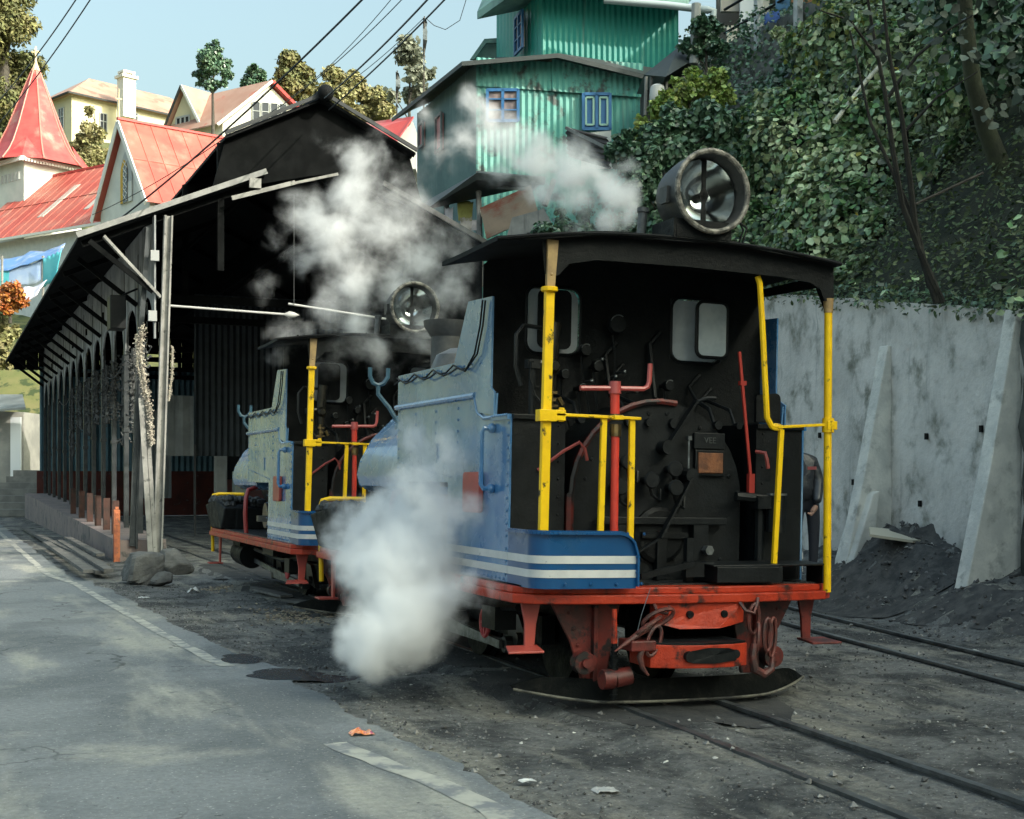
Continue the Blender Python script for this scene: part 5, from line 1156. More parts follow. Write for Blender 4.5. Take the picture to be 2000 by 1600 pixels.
def cluster_leaves(centres, n, rr, flat=.8):
    P_, Nn = [], []
    for (c, r) in centres:
        k = max(6, int(n * (r / rr) ** 2))
        v = nr.normal(0, 1, (k, 3)); v /= np.linalg.norm(v, axis=1, keepdims=True)
        rad_ = r * nr.uniform(.45, 1.05, (k, 1))
        P_.append(np.array(c) + v * rad_ * np.array([1, 1, flat])); Nn.append(v + np.array([0, 0, .35]))
    return np.concatenate(P_), np.concatenate(Nn)
def tree(name, base, crown, leaf, mat, label, cat='tree', group=None, n=170, trunk_r=.16, limbs=True, bark=BARK, aspect=.8, flat=.8, droop=.3):
    """crown: list of (offset from base, radius)"""
    base = Vector(base); root = empty(name, base, label, cat, group)
    m = MB(); top = max(c[0][2] for c in crown)
    pts = [(base.x + .12 * math.sin(k * 1.7) * trunk_r * 3 * k / 6, base.y + .1 * math.cos(k * 2.1) * trunk_r * 3 * k / 6, base.z - .5 + (top + .5) * k / 6) for k in range(7)]
    m.tube(pts, [trunk_r * (1 - .85 * k / 6) for k in range(7)], 8)
    if limbs:
        for c, r in crown[::5] if len(crown) > 12 else crown:
            t = min(.92, max(.2, (c[2] - r * .8) / max(top, .1))); a = Vector(pts[int(t * 6)])
            m.tube([a, a.lerp(base + Vector(c), .5) + Vector((0, 0, .1 * r)), base + Vector(c)], [trunk_r * .4, trunk_r * .25, trunk_r * .08], 5)
    m.build('trunk', bark, root, world=True, smooth=True)
    rr = max(r for c, r in crown)
    P_, Nn = cluster_leaves([(base + Vector(c), r) for c, r in crown], n, rr, flat)
    leaf_mesh('crown', P_, Nn, nr.uniform(leaf * .6, leaf * 1.3, len(P_)), mat, root, aspect=aspect, droop=droop)
    return root
def px_crown(base_px, v, blobs):
    """blobs [(px, py, radius px)] -> base point and crown offsets, each blob with its own depth"""
    b = at(*base_px, v); out = []
    for px_, py_, r in blobs:
        rm = r * v / FOC
        q = at(px_, py_, v) + uv(0, rng.uniform(-.9, .9) * rm * 1.2, 0)
        out.append((q - b, rm * .85))
        for j_ in range(4):
            o_ = Vector((rng.gauss(0, 1), rng.gauss(0, 1), rng.gauss(0, 1))).normalized() * rm * rng.uniform(.6, 1.15)
            out.append((q - b + o_, rm * rng.uniform(.25, .5)))
    return b, out
# ------------------------------------------------------------------ church
CREAM = M('white_church_wall', (.66, .67, .63), (.56, .58, .55), rough=.85, scale=1, bump=.1)
PINKR = M('faded_red_roof', (.40, .070, .052), (.42, .11, .08), rough=.6, scale=.5, wear=(.45, .24, .18), wscale=.7, wamt=.40, wsoft=.25, streak=(.36, .07, .055), sscale=(.9, .9, .2), samt=.6)
REDR = M('red_spire_roof', (.44, .045, .045), (.46, .08, .07), rough=.5, scale=.8, wear=(.50, .33, .26), wscale=.6, wamt=.42, wsoft=.2)
TRIM = M('white_trim', (.74, .74, .70), rough=.7)
OCHRE = M('ochre_reveal', (.55, .33, .03), rough=.7)
GREYT = M('grey_hood', (.42, .44, .44), rough=.8)
DARKG = M('dark_window', (.03, .035, .045), rough=.2, spec=.6)
REDT = M('red_ridge', (.50, .045, .04), rough=.5)
def U(p, du=0, dv=0, dz=0): return Vector(p) + uv(du, dv, dz)
ch0 = at(110, 470, 76); ch0.z = 8
church = empty('church', ch0, 'white church with faded red roofs, flared spire and small cross', 'church')
def chb(name, mb, mat, par=church, **k): return mb.build(name, mat, par, world=True, **k)
# spire
sb = at(70, 330, 86); ang0 = math.atan2(-CC * 1, -SS * 1)   # towards the camera
zb = sb.z; R8 = 2.82
def ringpt(a, r, z): return Vector((sb.x + r * math.cos(a), sb.y + r * math.sin(a), z))
near = math.atan2(-sb.y, -sb.x) - rad(14)
m = MB(); prof = [(1.14, -.0), (.93, .67), (.78, 1.34), (.60, 2.47), (.40, 4.0), (.20, 5.5), (.07, 6.45)]
vs = [ringpt(near + rad(22.5 + 45 * k), R8 * r * (1.02 if i else 1.0), zb + h) for i, (r, h) in enumerate(prof) for k in range(8)]
m.add(vs, [(i * 8 + k, i * 8 + (k + 1) % 8, (i + 1) * 8 + (k + 1) % 8, (i + 1) * 8 + k) for i in range(len(prof) - 1) for k in range(8)])
for c in range(4):
    a = near + rad(90 * c)
    A = ringpt(a - rad(22.5), R8 * 1.14, zb); B = ringpt(a + rad(22.5), R8 * 1.14, zb); C_ = ringpt(a, R8 * 1.22, zb - .02); T = ringpt(a, R8 * .80, zb + 1.55)
    m.add([A, C_, B, T], [(0, 1, 3), (1, 2, 3)])
sp_ = chb('spire_roof', m, REDR)
m = MB()
for k in range(8):
    a = near + rad(22.5 + 45 * k)
    m.tube([ringpt(a, R8 * r * 1.025, zb + h) for r, h in prof], .05, 5)
chb('spire_rib', m, M('pale_red_rib', (.58, .22, .18), rough=.6), sp_)
m = MB(); m.lathe([(.3, 0), (.2, .25), (.1, .5), (.05, .75)], Matrix.Translation((sb.x, sb.y, zb + 6.3)), 10); m.box((sb.x, sb.y, zb + 7.4), (.12, .12, 1.0)); m.box((sb.x, sb.y, zb + 7.55), (.52, .12, .12), Matrix.Rotation(-YAW, 3, 'Z')); chb('cross', m, M('cream_cross', (.68, .55, .33), rough=.6), sp_)
def sq(r, z): return [ringpt(near + rad(90 * c), r, z) for c in range(4)]
m = MB(); a_, b_ = sq(R8 * 1.02, zb - 6), sq(R8 * 1.02, zb); m.add(a_ + b_, [(k, (k + 1) % 4, 4 + (k + 1) % 4, 4 + k) for k in range(4)]); tw = chb('tower_wall', m, CREAM)
m = MB()
c4 = sq(R8 * 1.24, zb - .03)
for k in range(4):
    A, B = c4[k], c4[(k + 1) % 4]
    m.bar(A, B, .08, .12)
    for j in range(24):
        q = A.lerp(B, (j + .5) / 24); m.box(q - Vector((0, 0, .13)), (.12, .12, .17))
chb('scalloped_fascia', m, TRIM, sp_)
m = MB(); A, B = sq(R8 * 1.03, zb - 1.0)[0], sq(R8 * 1.03, zb - 1.0)[3]
for j in range(6): q = A.lerp(B, .12 + .1 * j); m.box(q, (.13, .13, .5))
chb('louvre_slot', m, GREYT, tw)
def arch_window(c, rt, w_, h, par):
    """pointed window on a wall: c bottom centre, rt unit right, wall normal faces viewer"""
    n_ = Vector((rt.y, -rt.x, 0))
    def outl(k, d):
        pts = [c + rt * (-w_ * k) + n_ * d, c + rt * (w_ * k) + n_ * d]
        hh = h * .68
        for t in range(0, 7): a = rad(t * 12.0); pts.append(c + rt * (w_ * k * (2 * math.cos(a) - 1)) + Vector((0, 0, hh + 2 * w_ * k * math.sin(a))) + n_ * d) if 2 * math.cos(a) - 1 > 0 else None
        for t in range(6, -1, -1): a = rad(t * 12.0); pts.append(c + rt * (-w_ * k * (2 * math.cos(a) - 1)) + Vector((0, 0, hh + 2 * w_ * k * math.sin(a))) + n_ * d) if 2 * math.cos(a) - 1 > 0 else None
        return pts
    m = MB(); m.prism(outl(1.9, .02), n_ * .05); wn_ = chb('window_hood', m, GREYT, par)
    m = MB(); m.prism([p for p in outl(1.9, .0)][:2] and [c + rt * (-w_ * 1.95) + n_ * .06, c + rt * (w_ * 1.95) + n_ * .06, c + rt * (w_ * 1.95) + Vector((0, 0, h * .45)) + n_ * .06, c + rt * (-w_ * 1.95) + Vector((0, 0, h * .45)) + n_ * .06], n_ * .03); chb('wall_patch', m, CREAM, par)
    m = MB(); m.prism([p - rt * (w_ * .55) for p in outl(1.15, .09)], n_ * .02); chb('window_reveal', m, OCHRE, par)
    m = MB(); m.prism(outl(.72, .115), n_ * .02); chb('window_pane', m, DARKG, par)
    m = MB()
    for k in range(6):
        z0 = h * (.04 + .15 * k)
        for s in (-1, 1): m.bar(c + rt * (-s * w_ * .62) + Vector((0, 0, z0)) + n_ * .14, c + rt * (s * w_ * .62) + Vector((0, 0, z0 + h * .15)) + n_ * .14, .02, .035)
    chb('window_lattice', m, TRIM, par)
# transept gable
g0 = uv(-20.38, 70, 0); rt = uv(.65, -.76).normalized(); bk = uv(.76, .65).normalized()
zr, ze, hw = 20.15, 15.4, 3.35
m = MB(); m.prism([g0 + rt * -3.0 + Vector((0, 0, 9)), g0 + rt * 3.0 + Vector((0, 0, 9)), g0 + rt * 3.0 + Vector((0, 0, ze + .3)), g0 + Vector((0, 0, zr - .25)), g0 + rt * -3.0 + Vector((0, 0, ze + .3))], bk * .3); gw = chb('gable_wall', m, CREAM)
for s in (-1, 1):
    m = MB(); A = g0 + Vector((0, 0, zr)) - bk * .35; B = g0 + rt * (s * hw) + Vector((0, 0, ze)) - bk * .35
    m.prism([A, B, B + bk * 8, A + bk * 8], (0, 0, .09))
    for j in range(1, 9): m.bar(A + bk * (.9 * j) + Vector((0, 0, .10)), B + bk * (.9 * j) + Vector((0, 0, .10)), .05, .05)
    m.bar(A.lerp(B, .5) + Vector((0, 0, .1)), A.lerp(B, .5) + bk * 8 + Vector((0, 0, .1)), .07, .03)
    chb('transept_roof', m, PINKR)
    m = MB(); m.bar(A - bk * .04 + Vector((0, 0, -.08)), B - bk * .04 + Vector((0, 0, -.08)), .07, .28); chb('barge_board', m, TRIM)
m = MB(); m.bar(g0 + Vector((0, 0, zr + .12)) - bk * .4, g0 + Vector((0, 0, zr + .12)) + bk * 8, .22, .12); chb('ridge_cap', m, REDT)
m = MB(); m.cyl(g0 + Vector((0, 0, zr)) - bk * .3, g0 + Vector((0, 0, zr + 1.7)) - bk * .3, .05, .02, 6); m.box(g0 + Vector((0, 0, zr + 1.15)) - bk * .3, (.3, .07, .07)); chb('finial', m, M('cream_cross', ()))
arch_window(g0 + rt * .35 + Vector((0, 0, ze + .45)), rt, .36, 2.3, gw)
# nave
e0 = uv(-22.4, 73.6, 15.55); nd_ = uv(-.826, .565).normalized(); nb = uv(.565, .826).normalized()
E0, E1 = e0 - nd_ * 4, e0 + nd_ * 14
R0, R1 = E0 + nb * 5.4 + Vector((0, 0, 5.0)), E1 + nb * 5.4 + Vector((0, 0, 5.0))
m = MB(); m.prism([E0, E1, R1, R0], (0, 0, .1))
for j in range(1, 20): m.bar(E0.lerp(E1, j / 20) + Vector((0, 0, .11)), R0.lerp(R1, j / 20) + Vector((0, 0, .11)), .05, .05)
m.bar(E0.lerp(R0, .5) + Vector((0, 0, .11)), E1.lerp(R1, .5) + Vector((0, 0, .11)), .07, .03)
nv = chb('nave_roof', m, PINKR)
m = MB(); m.bar(R0 + Vector((0, 0, .1)), R1 + Vector((0, 0, .1)), .25, .14); chb('ridge_cap', m, REDT)
for t in (3.2, 7.5):
    m = MB(); a = E0.lerp(R0, .25) + nd_ * (4 + t); b = E0.lerp(R0, .72) + nd_ * (4 + t - .2); m.prism([a, a + nd_ * .55, b + nd_ * .55, b], Vector((0, 0, .14))); chb('roof_light', m, M('pale_roof_sheet', (.46, .43, .38), rough=.5), nv)
m = MB(); m.prism([E0 + nb * .6 + Vector((0, 0, -.0)), E1 + nb * .6, E1 + nb * .6 - Vector((0, 0, 7)), E0 + nb * .6 - Vector((0, 0, 7))], nb * .2); chb('nave_wall', m, M('pale_blue_wall', (.58, .62, .62), (.5, .55, .56), rough=.85))
m = MB(); m.bar(E0 - nb * .05, E1 - nb * .05, .12, .14); chb('gutter', m, TRIM)
# blue tarpaulin stall under the church wall
TARP = M('blue_tarpaulin', (.12, .25, .52), (.45, .52, .62), rough=.4, scale=.5, contrast=(.42, .58))
TURQ = M('turquoise_sheet', (.06, .38, .46), (.12, .48, .55), rough=.5, scale=.8)
st = empty('tarpaulin_stall', uv(-26, 68, 9.5), 'stall roofed with blue and white tarpaulin below the church wall', 'stall')
def draped(pa, pb, pc, pd, nx=14, ny_=7, sag=.25, seed=1):
    pa, pb, pc, pd = map(Vector, (pa, pb, pc, pd)); m = MB()
    m.add([pa.lerp(pb, i / nx).lerp(pd.lerp(pc, i / nx), j / ny_) + Vector((0, 0, -sag * abs(math.sin(i / nx * math.pi * 3)) * .5 + .12 * noise.noise(Vector((i * .6, j * .7, seed))))) for j in range(ny_ + 1) for i in range(nx + 1)],
          [(j * (nx + 1) + i, j * (nx + 1) + i + 1, (j + 1) * (nx + 1) + i + 1, (j + 1) * (nx + 1) + i) for j in range(ny_) for i in range(nx)])
    return m
draped(at(-60, 520, 71), at(128, 476, 68.5), at(120, 492, 66.5), at(-60, 548, 68)).build('tarpaulin_roof', TARP, st, world=True, smooth=True, solid=.03)
draped(at(-60, 545, 68), at(82, 505, 67), at(80, 548, 67), at(-60, 580, 68), seed=4).build('tarpaulin_side', M('pale_tarpaulin', (.30, .42, .66), (.5, .58, .7), rough=.4, scale=.6), st, world=True, smooth=True, solid=.03)
draped(at(84, 505, 66.6), at(120, 490, 66), at(108, 545, 66), at(84, 562, 66.6), seed=6, sag=.05).build('side_curtain', TURQ, st, world=True, smooth=True, solid=.03)
draped(at(-20, 532, 67.6), at(78, 520, 67.2), at(78, 540, 67.2), at(-20, 566, 67.6), seed=8, sag=.05).build('back_sheet', TURQ, st, world=True, solid=.03)
draped(at(-30, 585, 66.8), at(92, 545, 66.2), at(72, 575, 65.8), at(-30, 600, 66.3), seed=9, sag=.4).build('lower_sheet', M('lilac_sheet', (.50, .50, .62), (.6, .6, .68), rough=.6), st, world=True, smooth=True, solid=.03)
m = MB()
for px_ in (4, 84): m.cyl(at(px_, 500, 67), at(px_, 600, 67), .07, n=6)
m.build('stall_post', GREYW, st, world=True)

# ------------------------------------------------------------------ cream houses on the ridge
YELW = M('cream_house_wall', (.70, .64, .43), (.62, .58, .42), rough=.85, scale=.6)
PALER = M('weathered_pink_roof', (.36, .20, .15), (.42, .27, .21), rough=.7, scale=.35, wear=(.42, .16, .12), wscale=.8, wamt=.42)
WINF = M('grey_window_frame', (.45, .47, .47), rough=.6)
def wbox(par, c, rt, w_, h, depth=.08, bars=2):
    n_ = Vector((rt.y, -rt.x, 0))
    m = MB(); m.prism([c - rt * (w_ / 2) + n_ * .03, c + rt * (w_ / 2) + n_ * .03, c + rt * (w_ / 2) + Vector((0, 0, h)) + n_ * .03, c - rt * (w_ / 2) + Vector((0, 0, h)) + n_ * .03], n_ * .03)
    pane = m.build('window', DARKG, par, world=True)
    m = MB(); up = Vector((0, 0, 1))
    for k in range(bars + 1):
        q = c + rt * (-w_ / 2 + w_ * k / bars) + n_ * .08; m.bar(q, q + up * h, w_ * .09, .06, up=(0, 0, 1) if False else tuple(n_))
    for z in (0, .62 * h, h): m.bar(c - rt * (w_ / 2) + up * z + n_ * .08, c + rt * (w_ / 2) + up * z + n_ * .08, .06, w_ * .09)
    m.build('frame', WINF, pane, world=True) if False else None
    o = m.build('frame', WINF, None, org=parent_origin(par)); o.parent = pane; o.location = (0, 0, 0)
    return pane
c0 = at(140, 185, 120); ze = c0.z; c0.z = ze - 8
h1 = empty('hip_roofed_house', c0, 'large cream house with hipped pale pink roof and white chimney', 'house')
r1 = uv(7, 7.4).normalized(); l1 = uv(-7.4, 7).normalized()
def hb(name, mb, mat, par, **k): return mb.build(name, mat, par, world=True, **k)
L1, W1 = 17, 9
base = Vector((c0.x, c0.y, 0))
m = MB(); q = [base, base + r1 * L1, base + r1 * L1 + l1 * W1, base + l1 * W1]
m.add([p + Vector((0, 0, ze - 9)) for p in q] + [p + Vector((0, 0, ze)) for p in q], [(k, (k + 1) % 4, 4 + (k + 1) % 4, 4 + k) for k in range(4)]); hb('wall', m, YELW, h1)
ov = [base - r1 * .6 - l1 * .6, base + r1 * (L1 + .6) - l1 * .6, base + r1 * (L1 + .6) + l1 * (W1 + .6), base + l1 * (W1 + .6) - r1 * .6]
ra, rb = base + l1 * (W1 / 2) + r1 * 4.2, base + l1 * (W1 / 2) + r1 * (L1 - 4.2)
m = MB(); m.add([p + Vector((0, 0, ze)) for p in ov] + [ra + Vector((0, 0, ze + 3.3)), rb + Vector((0, 0, ze + 3.3))], [(0, 1, 5, 4), (1, 2, 5), (2, 3, 4, 5), (3, 0, 4), (3, 2, 1, 0)]); rf = hb('roof', m, PALER, h1)
m = MB(); m.bar(ov[0] + Vector((0, 0, ze)), ov[1] + Vector((0, 0, ze)), .12, .16); m.bar(ov[0] + Vector((0, 0, ze)), ov[3] + Vector((0, 0, ze)), .12, .16); hb('gutter', m, M('dim_barge', ()), h1)
cc = at(247, 226, 121.5); cz = cc.z; m = MB(); Rz = Matrix.Rotation(math.atan2(r1.y, r1.x), 3, 'Z')
m.box((cc.x, cc.y, cz + 1.7), (1.25, 1.1, 3.9), Rz); m.box((cc.x, cc.y, cz + 3.45), (1.6, 1.45, .25), Rz); m.box((cc.x, cc.y, cz + 3.9), (1.2, 1.05, .18), Rz)
for a, b in ((-.45, -.4), (.45, -.4), (-.45, .4), (.45, .4)): m.box(Vector((cc.x, cc.y, cz + 3.7)) + Rz @ Vector((a, b, 0)), (.2, .2, .35), Rz)
hb('chimney', m, M('white_chimney', (.72, .70, .62), rough=.85), h1)
for d, z, w_, h in ((1.8, -3.0, .9, 1.6), (3.6, -3.0, .9, 1.6)): wbox(h1, base + l1 * d + Vector((0, 0, ze + z)), -l1, w_, h + .5)
for d, z, w_, h in ((3.1, -3.0, .7, 1.9), (6.2, -1.1, .9, .7), (6.2, -3.4, .8, 1.9), (10.5, -1.2, .8, .7), (12.6, -1.4, 1.8, .8)): wbox(h1, base + r1 * d + Vector((0, 0, ze + z)), r1, w_, h)
m = MB(); a = base + r1 * 12 - l1 * .2 + Vector((0, 0, ze - 2.1)); m.prism([a, a + r1 * 4.5, a + r1 * 4.5 - l1 * 1.5 + Vector((0, 0, -.5)), a - l1 * 1.5 + Vector((0, 0, -.5))], (0, 0, .1)); hb('porch_roof', m, PINKR, h1)
# gabled house
b2 = at(362, 250, 108); z2 = at(362, 170, 108).z
h2 = empty('gabled_house', b2 - Vector((0, 0, 3)), 'cream house with two steep gables and pink roof behind the small pine', 'house')
gr = uv(.70, -.45).normalized(); gb = uv(.60, .78).normalized()        # left gable: across, and back along its ridge
P0 = Vector((b2.x, b2.y, 0))
m = MB(); m.prism([P0 - gr * 1.9 + Vector((0, 0, z2 - 9)), P0 + gr * 1.9 + Vector((0, 0, z2 - 9)), P0 + gr * 1.9 + Vector((0, 0, z2 - 3.3)), P0 + Vector((0, 0, z2 - .2)), P0 - gr * 1.9 + Vector((0, 0, z2 - 3.3))], gb * 7); hb('wall', m, YELW, h2)
for s in (-1, 1):
    A = P0 + Vector((0, 0, z2)) - gb * .4; B = P0 + gr * (s * 2.25) + Vector((0, 0, z2 - 3.6)) - gb * .4
    m = MB(); m.prism([A, B, B + gb * 7.5, A + gb * 7.5], (0, 0, .1)); hb('roof', m, PALER, h2)
    m = MB(); m.bar(A - gb * .05, B - gb * .05, .08, .22); hb('barge_board', m, TRIM if s > 0 else M('dim_barge', ()), h2)
wbox(h2, P0 - gr * .2 - gb * .02 + Vector((0, 0, z2 - 4.4)), gr, 1.5, 2.0, bars=3)
# right gable
tip = at(525, 160, 106); P1 = Vector((tip.x, tip.y, 0)); z3 = tip.z; qr = uv(.93, .28).normalized(); qb = uv(-.80, .55).normalized()
m = MB(); m.prism([P1 - qr * 3.6 + Vector((0, 0, z3 - 9)), P1 + qr * 3.6 + Vector((0, 0, z3 - 9)), P1 + qr * 3.6 + Vector((0, 0, z3 - 3.6)), P1 + Vector((0, 0, z3 - .25)), P1 - qr * 3.6 + Vector((0, 0, z3 - 3.6))], qb * 6.5); hb('wall', m, M('pale_house_wall', (.70, .68, .58), rough=.85), h2)
for s, lw in ((-1, 4.3), (1, 4.0)):
    A = P1 + Vector((0, 0, z3)) - qb * .4; B = P1 + qr * (s * lw) + Vector((0, 0, z3 - 3.8)) - qb * .4
    m = MB(); m.prism([A, B, B + qb * 7, A + qb * 7], (0, 0, .1)); hb('roof', m, PALER if s < 0 else REDR, h2)
    m = MB(); m.bar(A - qb * .05, B - qb * .05, .08, .22); hb('barge_board', m, TRIM if s < 0 else REDT, h2)
for d in (-1.0, -.3, .4, 1.1): wbox(h2, P1 + qr * d - qb * .02 + Vector((0, 0, z3 - 3.6)), qr, .55, 1.9, bars=1)
wbox(h2, P1 - qr * 2.2 - qb * .02 + Vector((0, 0, z3 - 6.2)), qr, 1.2, 1.5)
# little red roofed house between the shed and the green one
b3 = at(775, 290, 58)
h3 = empty('red_roofed_house', b3 - Vector((0, 0, 4)), 'small white house with bright red roof between black shed and green building', 'house')
m = MB(); a, b, c, d = at(715, 243, 60), at(808, 231, 57), at(770, 285, 56), at(690, 262, 58); m.prism([a, b, c, d], (0, 0, .08)); hb('roof', m, REDR, h3)
m = MB(); m.prism([at(806, 236, 57.2), at(815, 262, 57.2), at(812, 330, 57.2), at(750, 330, 57.2), at(772, 283, 57.2)], uv(0, 3)); hb('wall', m, CREAM, h3)

# ------------------------------------------------------------------ green corrugated building
GREEN = M('turquoise_corrugated', (.10, .37, .315), (.17, .44, .38), rough=.6, scale=.7, wear=(.07, .085, .08), wscale=2.0, wamt=.44, wsoft=.1, streak=(.13, .19, .17), sscale=(2.2, 2.2, .22), samt=.57)
GREENB = M('bright_teal_corrugated', (.012, .25, .205), (.03, .30, .25), rough=.5, scale=.6, streak=(.10, .17, .15), sscale=(2.5, 2.5, .25), samt=.57)
GREYTIN = M('grey_tin', (.17, .19, .19), (.10, .115, .115), rough=.6, scale=1)
BLUEW = M('blue_window_paint', (.02, .12, .30), (.035, .16, .36), rough=.5, scale=2)
DKROOF = M('dark_tin_roof', (.035, .045, .045), (.06, .07, .068), rough=.6, scale=1)
VF = 36.0
gb0 = at(1090, 600, VF + 2)
grn = empty('corrugated_house', gb0, 'turquoise two storey corrugated iron house with blue windows above the sheds', 'house')
def gsheet(name, bl, tl, br, mat, wave=.17, amp=.02):
    A = at(*bl); m = MB(); m.sheet(A, at(*br) - A, at(*tl) - A, wave, amp, nb=3); return hb(name, m, mat, grn, solid=.008)
gsheet('front_wall', (930, 600, VF), (930, 150, VF), (1250, 600, VF), GREEN)
A = at(930, 205, VF - .08); B = at(930, 120, VF - .08); C_ = at(1252, 205, VF - .08)
m = MB(); m.sheet(at(1078, 178, VF - .1), at(1256, 190, VF - .1) - at(1078, 178, VF - .1), at(1078, 112, VF - .1) - at(1078, 178, VF - .1), .15, .02, nb=2); hb('upper_sheet', m, GREEN, grn, solid=.008)
m = MB(); m.sheet(at(930, 168, VF - .06), at(1082, 178, VF - .06) - at(930, 168, VF - .06), at(930, 112, VF - .06) - at(930, 168, VF - .06), .15, .02, nb=2); hb('upper_sheet', m, GREEN, grn, solid=.008)
gsheet('side_wall', (815, 570, 41), (815, 222, 41), (930, 520, VF), M('grey_turquoise_tin', (.13, .22, .21), (.09, .165, .16), rough=.6, scale=.8, streak=(.22, .32, .30), sscale=(2.5, 2.5, .22), samt=.56), wave=.22)
# lower roof skirt
m = MB(); f = [at(902, 120, VF - .6), at(1090, 104, VF - .6), at(1262, 146, VF - .5)]
bkp = [at(765, 231, 42.2)]
up_ = [at(970, 112, VF + 3.5), at(1060, 112, VF + 1.2), at(1325, 140, VF + 1.0)]
m.add(f + bkp + up_, [(0, 1, 5), (1, 2, 6, 5), (3, 0, 5, 4)])
m.add([p - Vector((0, 0, .12)) for p in f + bkp + up_], [(5, 1, 0), (5, 6, 2, 1), (4, 5, 0, 3)]); m.f += [(0, 7, 8, 1), (1, 8, 9, 2), (3, 10, 7, 0)]
hb('lower_roof', m, DKROOF, grn)
gsheet('upper_front_wall', (1058, 150, VF + 1.2), (1058, -22, VF + 1.2), (1325, 150, VF + 1.2), GREENB, wave=.15)
m = MB(); m.sheet(at(1060, 150, VF + 1.14), at(1322, 150, VF + 1.14) - at(1060, 150, VF + 1.14), at(1060, 66, VF + 1.14) - at(1060, 150, VF + 1.14), .15, .02); 
gsheet('upper_side_wall', (970, 130, 40.5), (970, -10, 40.5), (1058, 150, VF + 1.2), GREENB, wave=.3, amp=.008)
m = MB(); A = [at(932, 38, 38), at(1010, -18, 36.4), at(1340, 12, 36.4), at(1400, -60, 41), at(980, -80, 42)]
m.prism(A, (0, 0, .22)); hb('upper_roof', m, M('pale_green_fascia', (.20, .36, .31), (.12, .22, .2), rough=.6, scale=1.5), grn)
m = MB(); m.tube([at(1180, 0, 36.2), at(1300, 10, 36), at(1385, 20, 35.8)], .10, 10); m.tube([at(1380, 19, 35.8), at(1394, 22, 35.8), at(1392, 42, 35.8)], .10, 10); hb('gutter_pipe', m, M('pale_pipe', (.40, .47, .48), rough=.4), grn, smooth=True)
m = MB(); m.prism([at(925, 112, 41), at(948, 78, 41), at(974, 78, 41), at(974, 125, 41)], uv(0, 2)); m.prism([at(918, 116, 40.8), at(946, 76, 40.8), at(976, 74, 40.8), at(976, 84, 40.8), at(950, 84, 40.8), at(926, 116, 40.8)], uv(0, .1)); hb('roof_annex', m, M('pale_green_fascia', ()), grn)
def gwin(px0, px1, py0, py1, v, kind, v1=None):
    a, b = at(px0, py1, v), at(px1, py1, v1 or v); rt = (Vector((b.x - a.x, b.y - a.y, 0))).normalized(); n_ = Vector((rt.y, -rt.x, 0)); w_ = (b - a).length; h = at(px0, py0, v).z - a.z; up = Vector((0, 0, h))
    P = lambda s, t, d: a + rt * (w_ * s) + up * t + n_ * d
    m = MB(); m.prism([P(0, 0, .03), P(1, 0, .03), P(1, 1, .03), P(0, 1, .03)], n_ * .04)
    if kind == 'glass':
        pn = hb('window', m, M('reddish_curtain', (.30, .22, .20), (.12, .10, .11), rough=.5, scale=2.5), grn)
    elif kind == 'shutter': pn = hb('window_shutter', m, BLUEW, grn)
    else: pn = hb('window', m, M('pink_curtain', (.50, .20, .2), rough=.6), grn)
    m = MB(); tk = .08
    for s in ((0, .5, 1) if kind != 'pink' else (0, 1)): m.bar(P(s, -.02, .1), P(s, 1.02, .1), tk, .06, up=tuple(n_))
    for t in ((0, 1, .7, .35) if kind == 'glass' else (0, 1)): m.bar(P(0, t, .1), P(1, t, .1), .06, tk if t in (0, 1) else .035)
    fr = hb('frame', m, BLUEW, grn) if False else m.build('frame', BLUEW if kind != 'pink' else GREYTIN, None, org=parent_origin(grn)); fr.parent = pn; fr.location = (0, 0, 0)
    if kind == 'shutter':
        m = MB()
        for s0, s1 in ((.1, .38), (.62, .9)):
            for q0, q1 in (((s0, .12), (s1, .12)), ((s0, .9), (s1, .9)), ((s0, .12), (s0, .9)), ((s1, .12), (s1, .9))): m.bar(P(*q0, .1), P(*q1, .1), .05, .05, up=tuple(n_))
        o = m.build('moulding', M('pale_green_trim', (.30, .52, .44), rough=.6), None, org=parent_origin(grn)); o.parent = pn; o.location = (0, 0, 0)
gwin(952, 1012, 178, 238, VF - .03, 'glass')
gwin(1139, 1191, 186, 254, VF - .03, 'shutter')
gwin(1012, 1026, 38, 108, 38.6, 'glass', 37.9)
gwin(857, 868, 232, 300, 39.1, 'pink', 38.5)
gwin(824, 832, 245, 290, 40.6, 'pink', 40.2)
m = MB(); m.prism([at(1135, 262, VF - .1), at(1193, 256, VF - .1), at(1196, 330, VF - .1), at(1135, 330, VF - .1)], uv(0, -.05)); hb('white_base', m, CREAM, grn)

# ------------------------------------------------------------------ shanties between the shed and the bank
sh = empty('lean_to', at(960, 700, 33), 'ramshackle lean-to of black tin sheets and posts under the turquoise house', 'lean-to')
m = MB(); m.prism([at(828, 402, 36), at(935, 342, 34.2), at(1062, 352, 34), at(1062, 362, 34), at(935, 356, 33.6), at(838, 412, 35)], uv(0, -1.6, -.3)); m.prism([at(930, 338, 34), at(1065, 350, 33.6), at(1040, 375, 32.3), at(945, 366, 32.5)], (0, 0, .06)); hb('tin_roof', m, DKROOF, sh)
for a_, b_ in ((at(934, 355, 32.6), at(940, 560, 32.6)), (at(1082, 352, 32.6), at(1064, 402, 32.4)), (at(872, 395, 34), at(874, 560, 34))):
    m = MB(); m.cyl(a_, b_, .07, n=6); hb('post', m, GREYW, sh)
rs = empty('rusty_sheet', at(1000, 440, 31.5), 'slanting rust stained corrugated sheet leaning beside the hanging clothes', 'sheet')
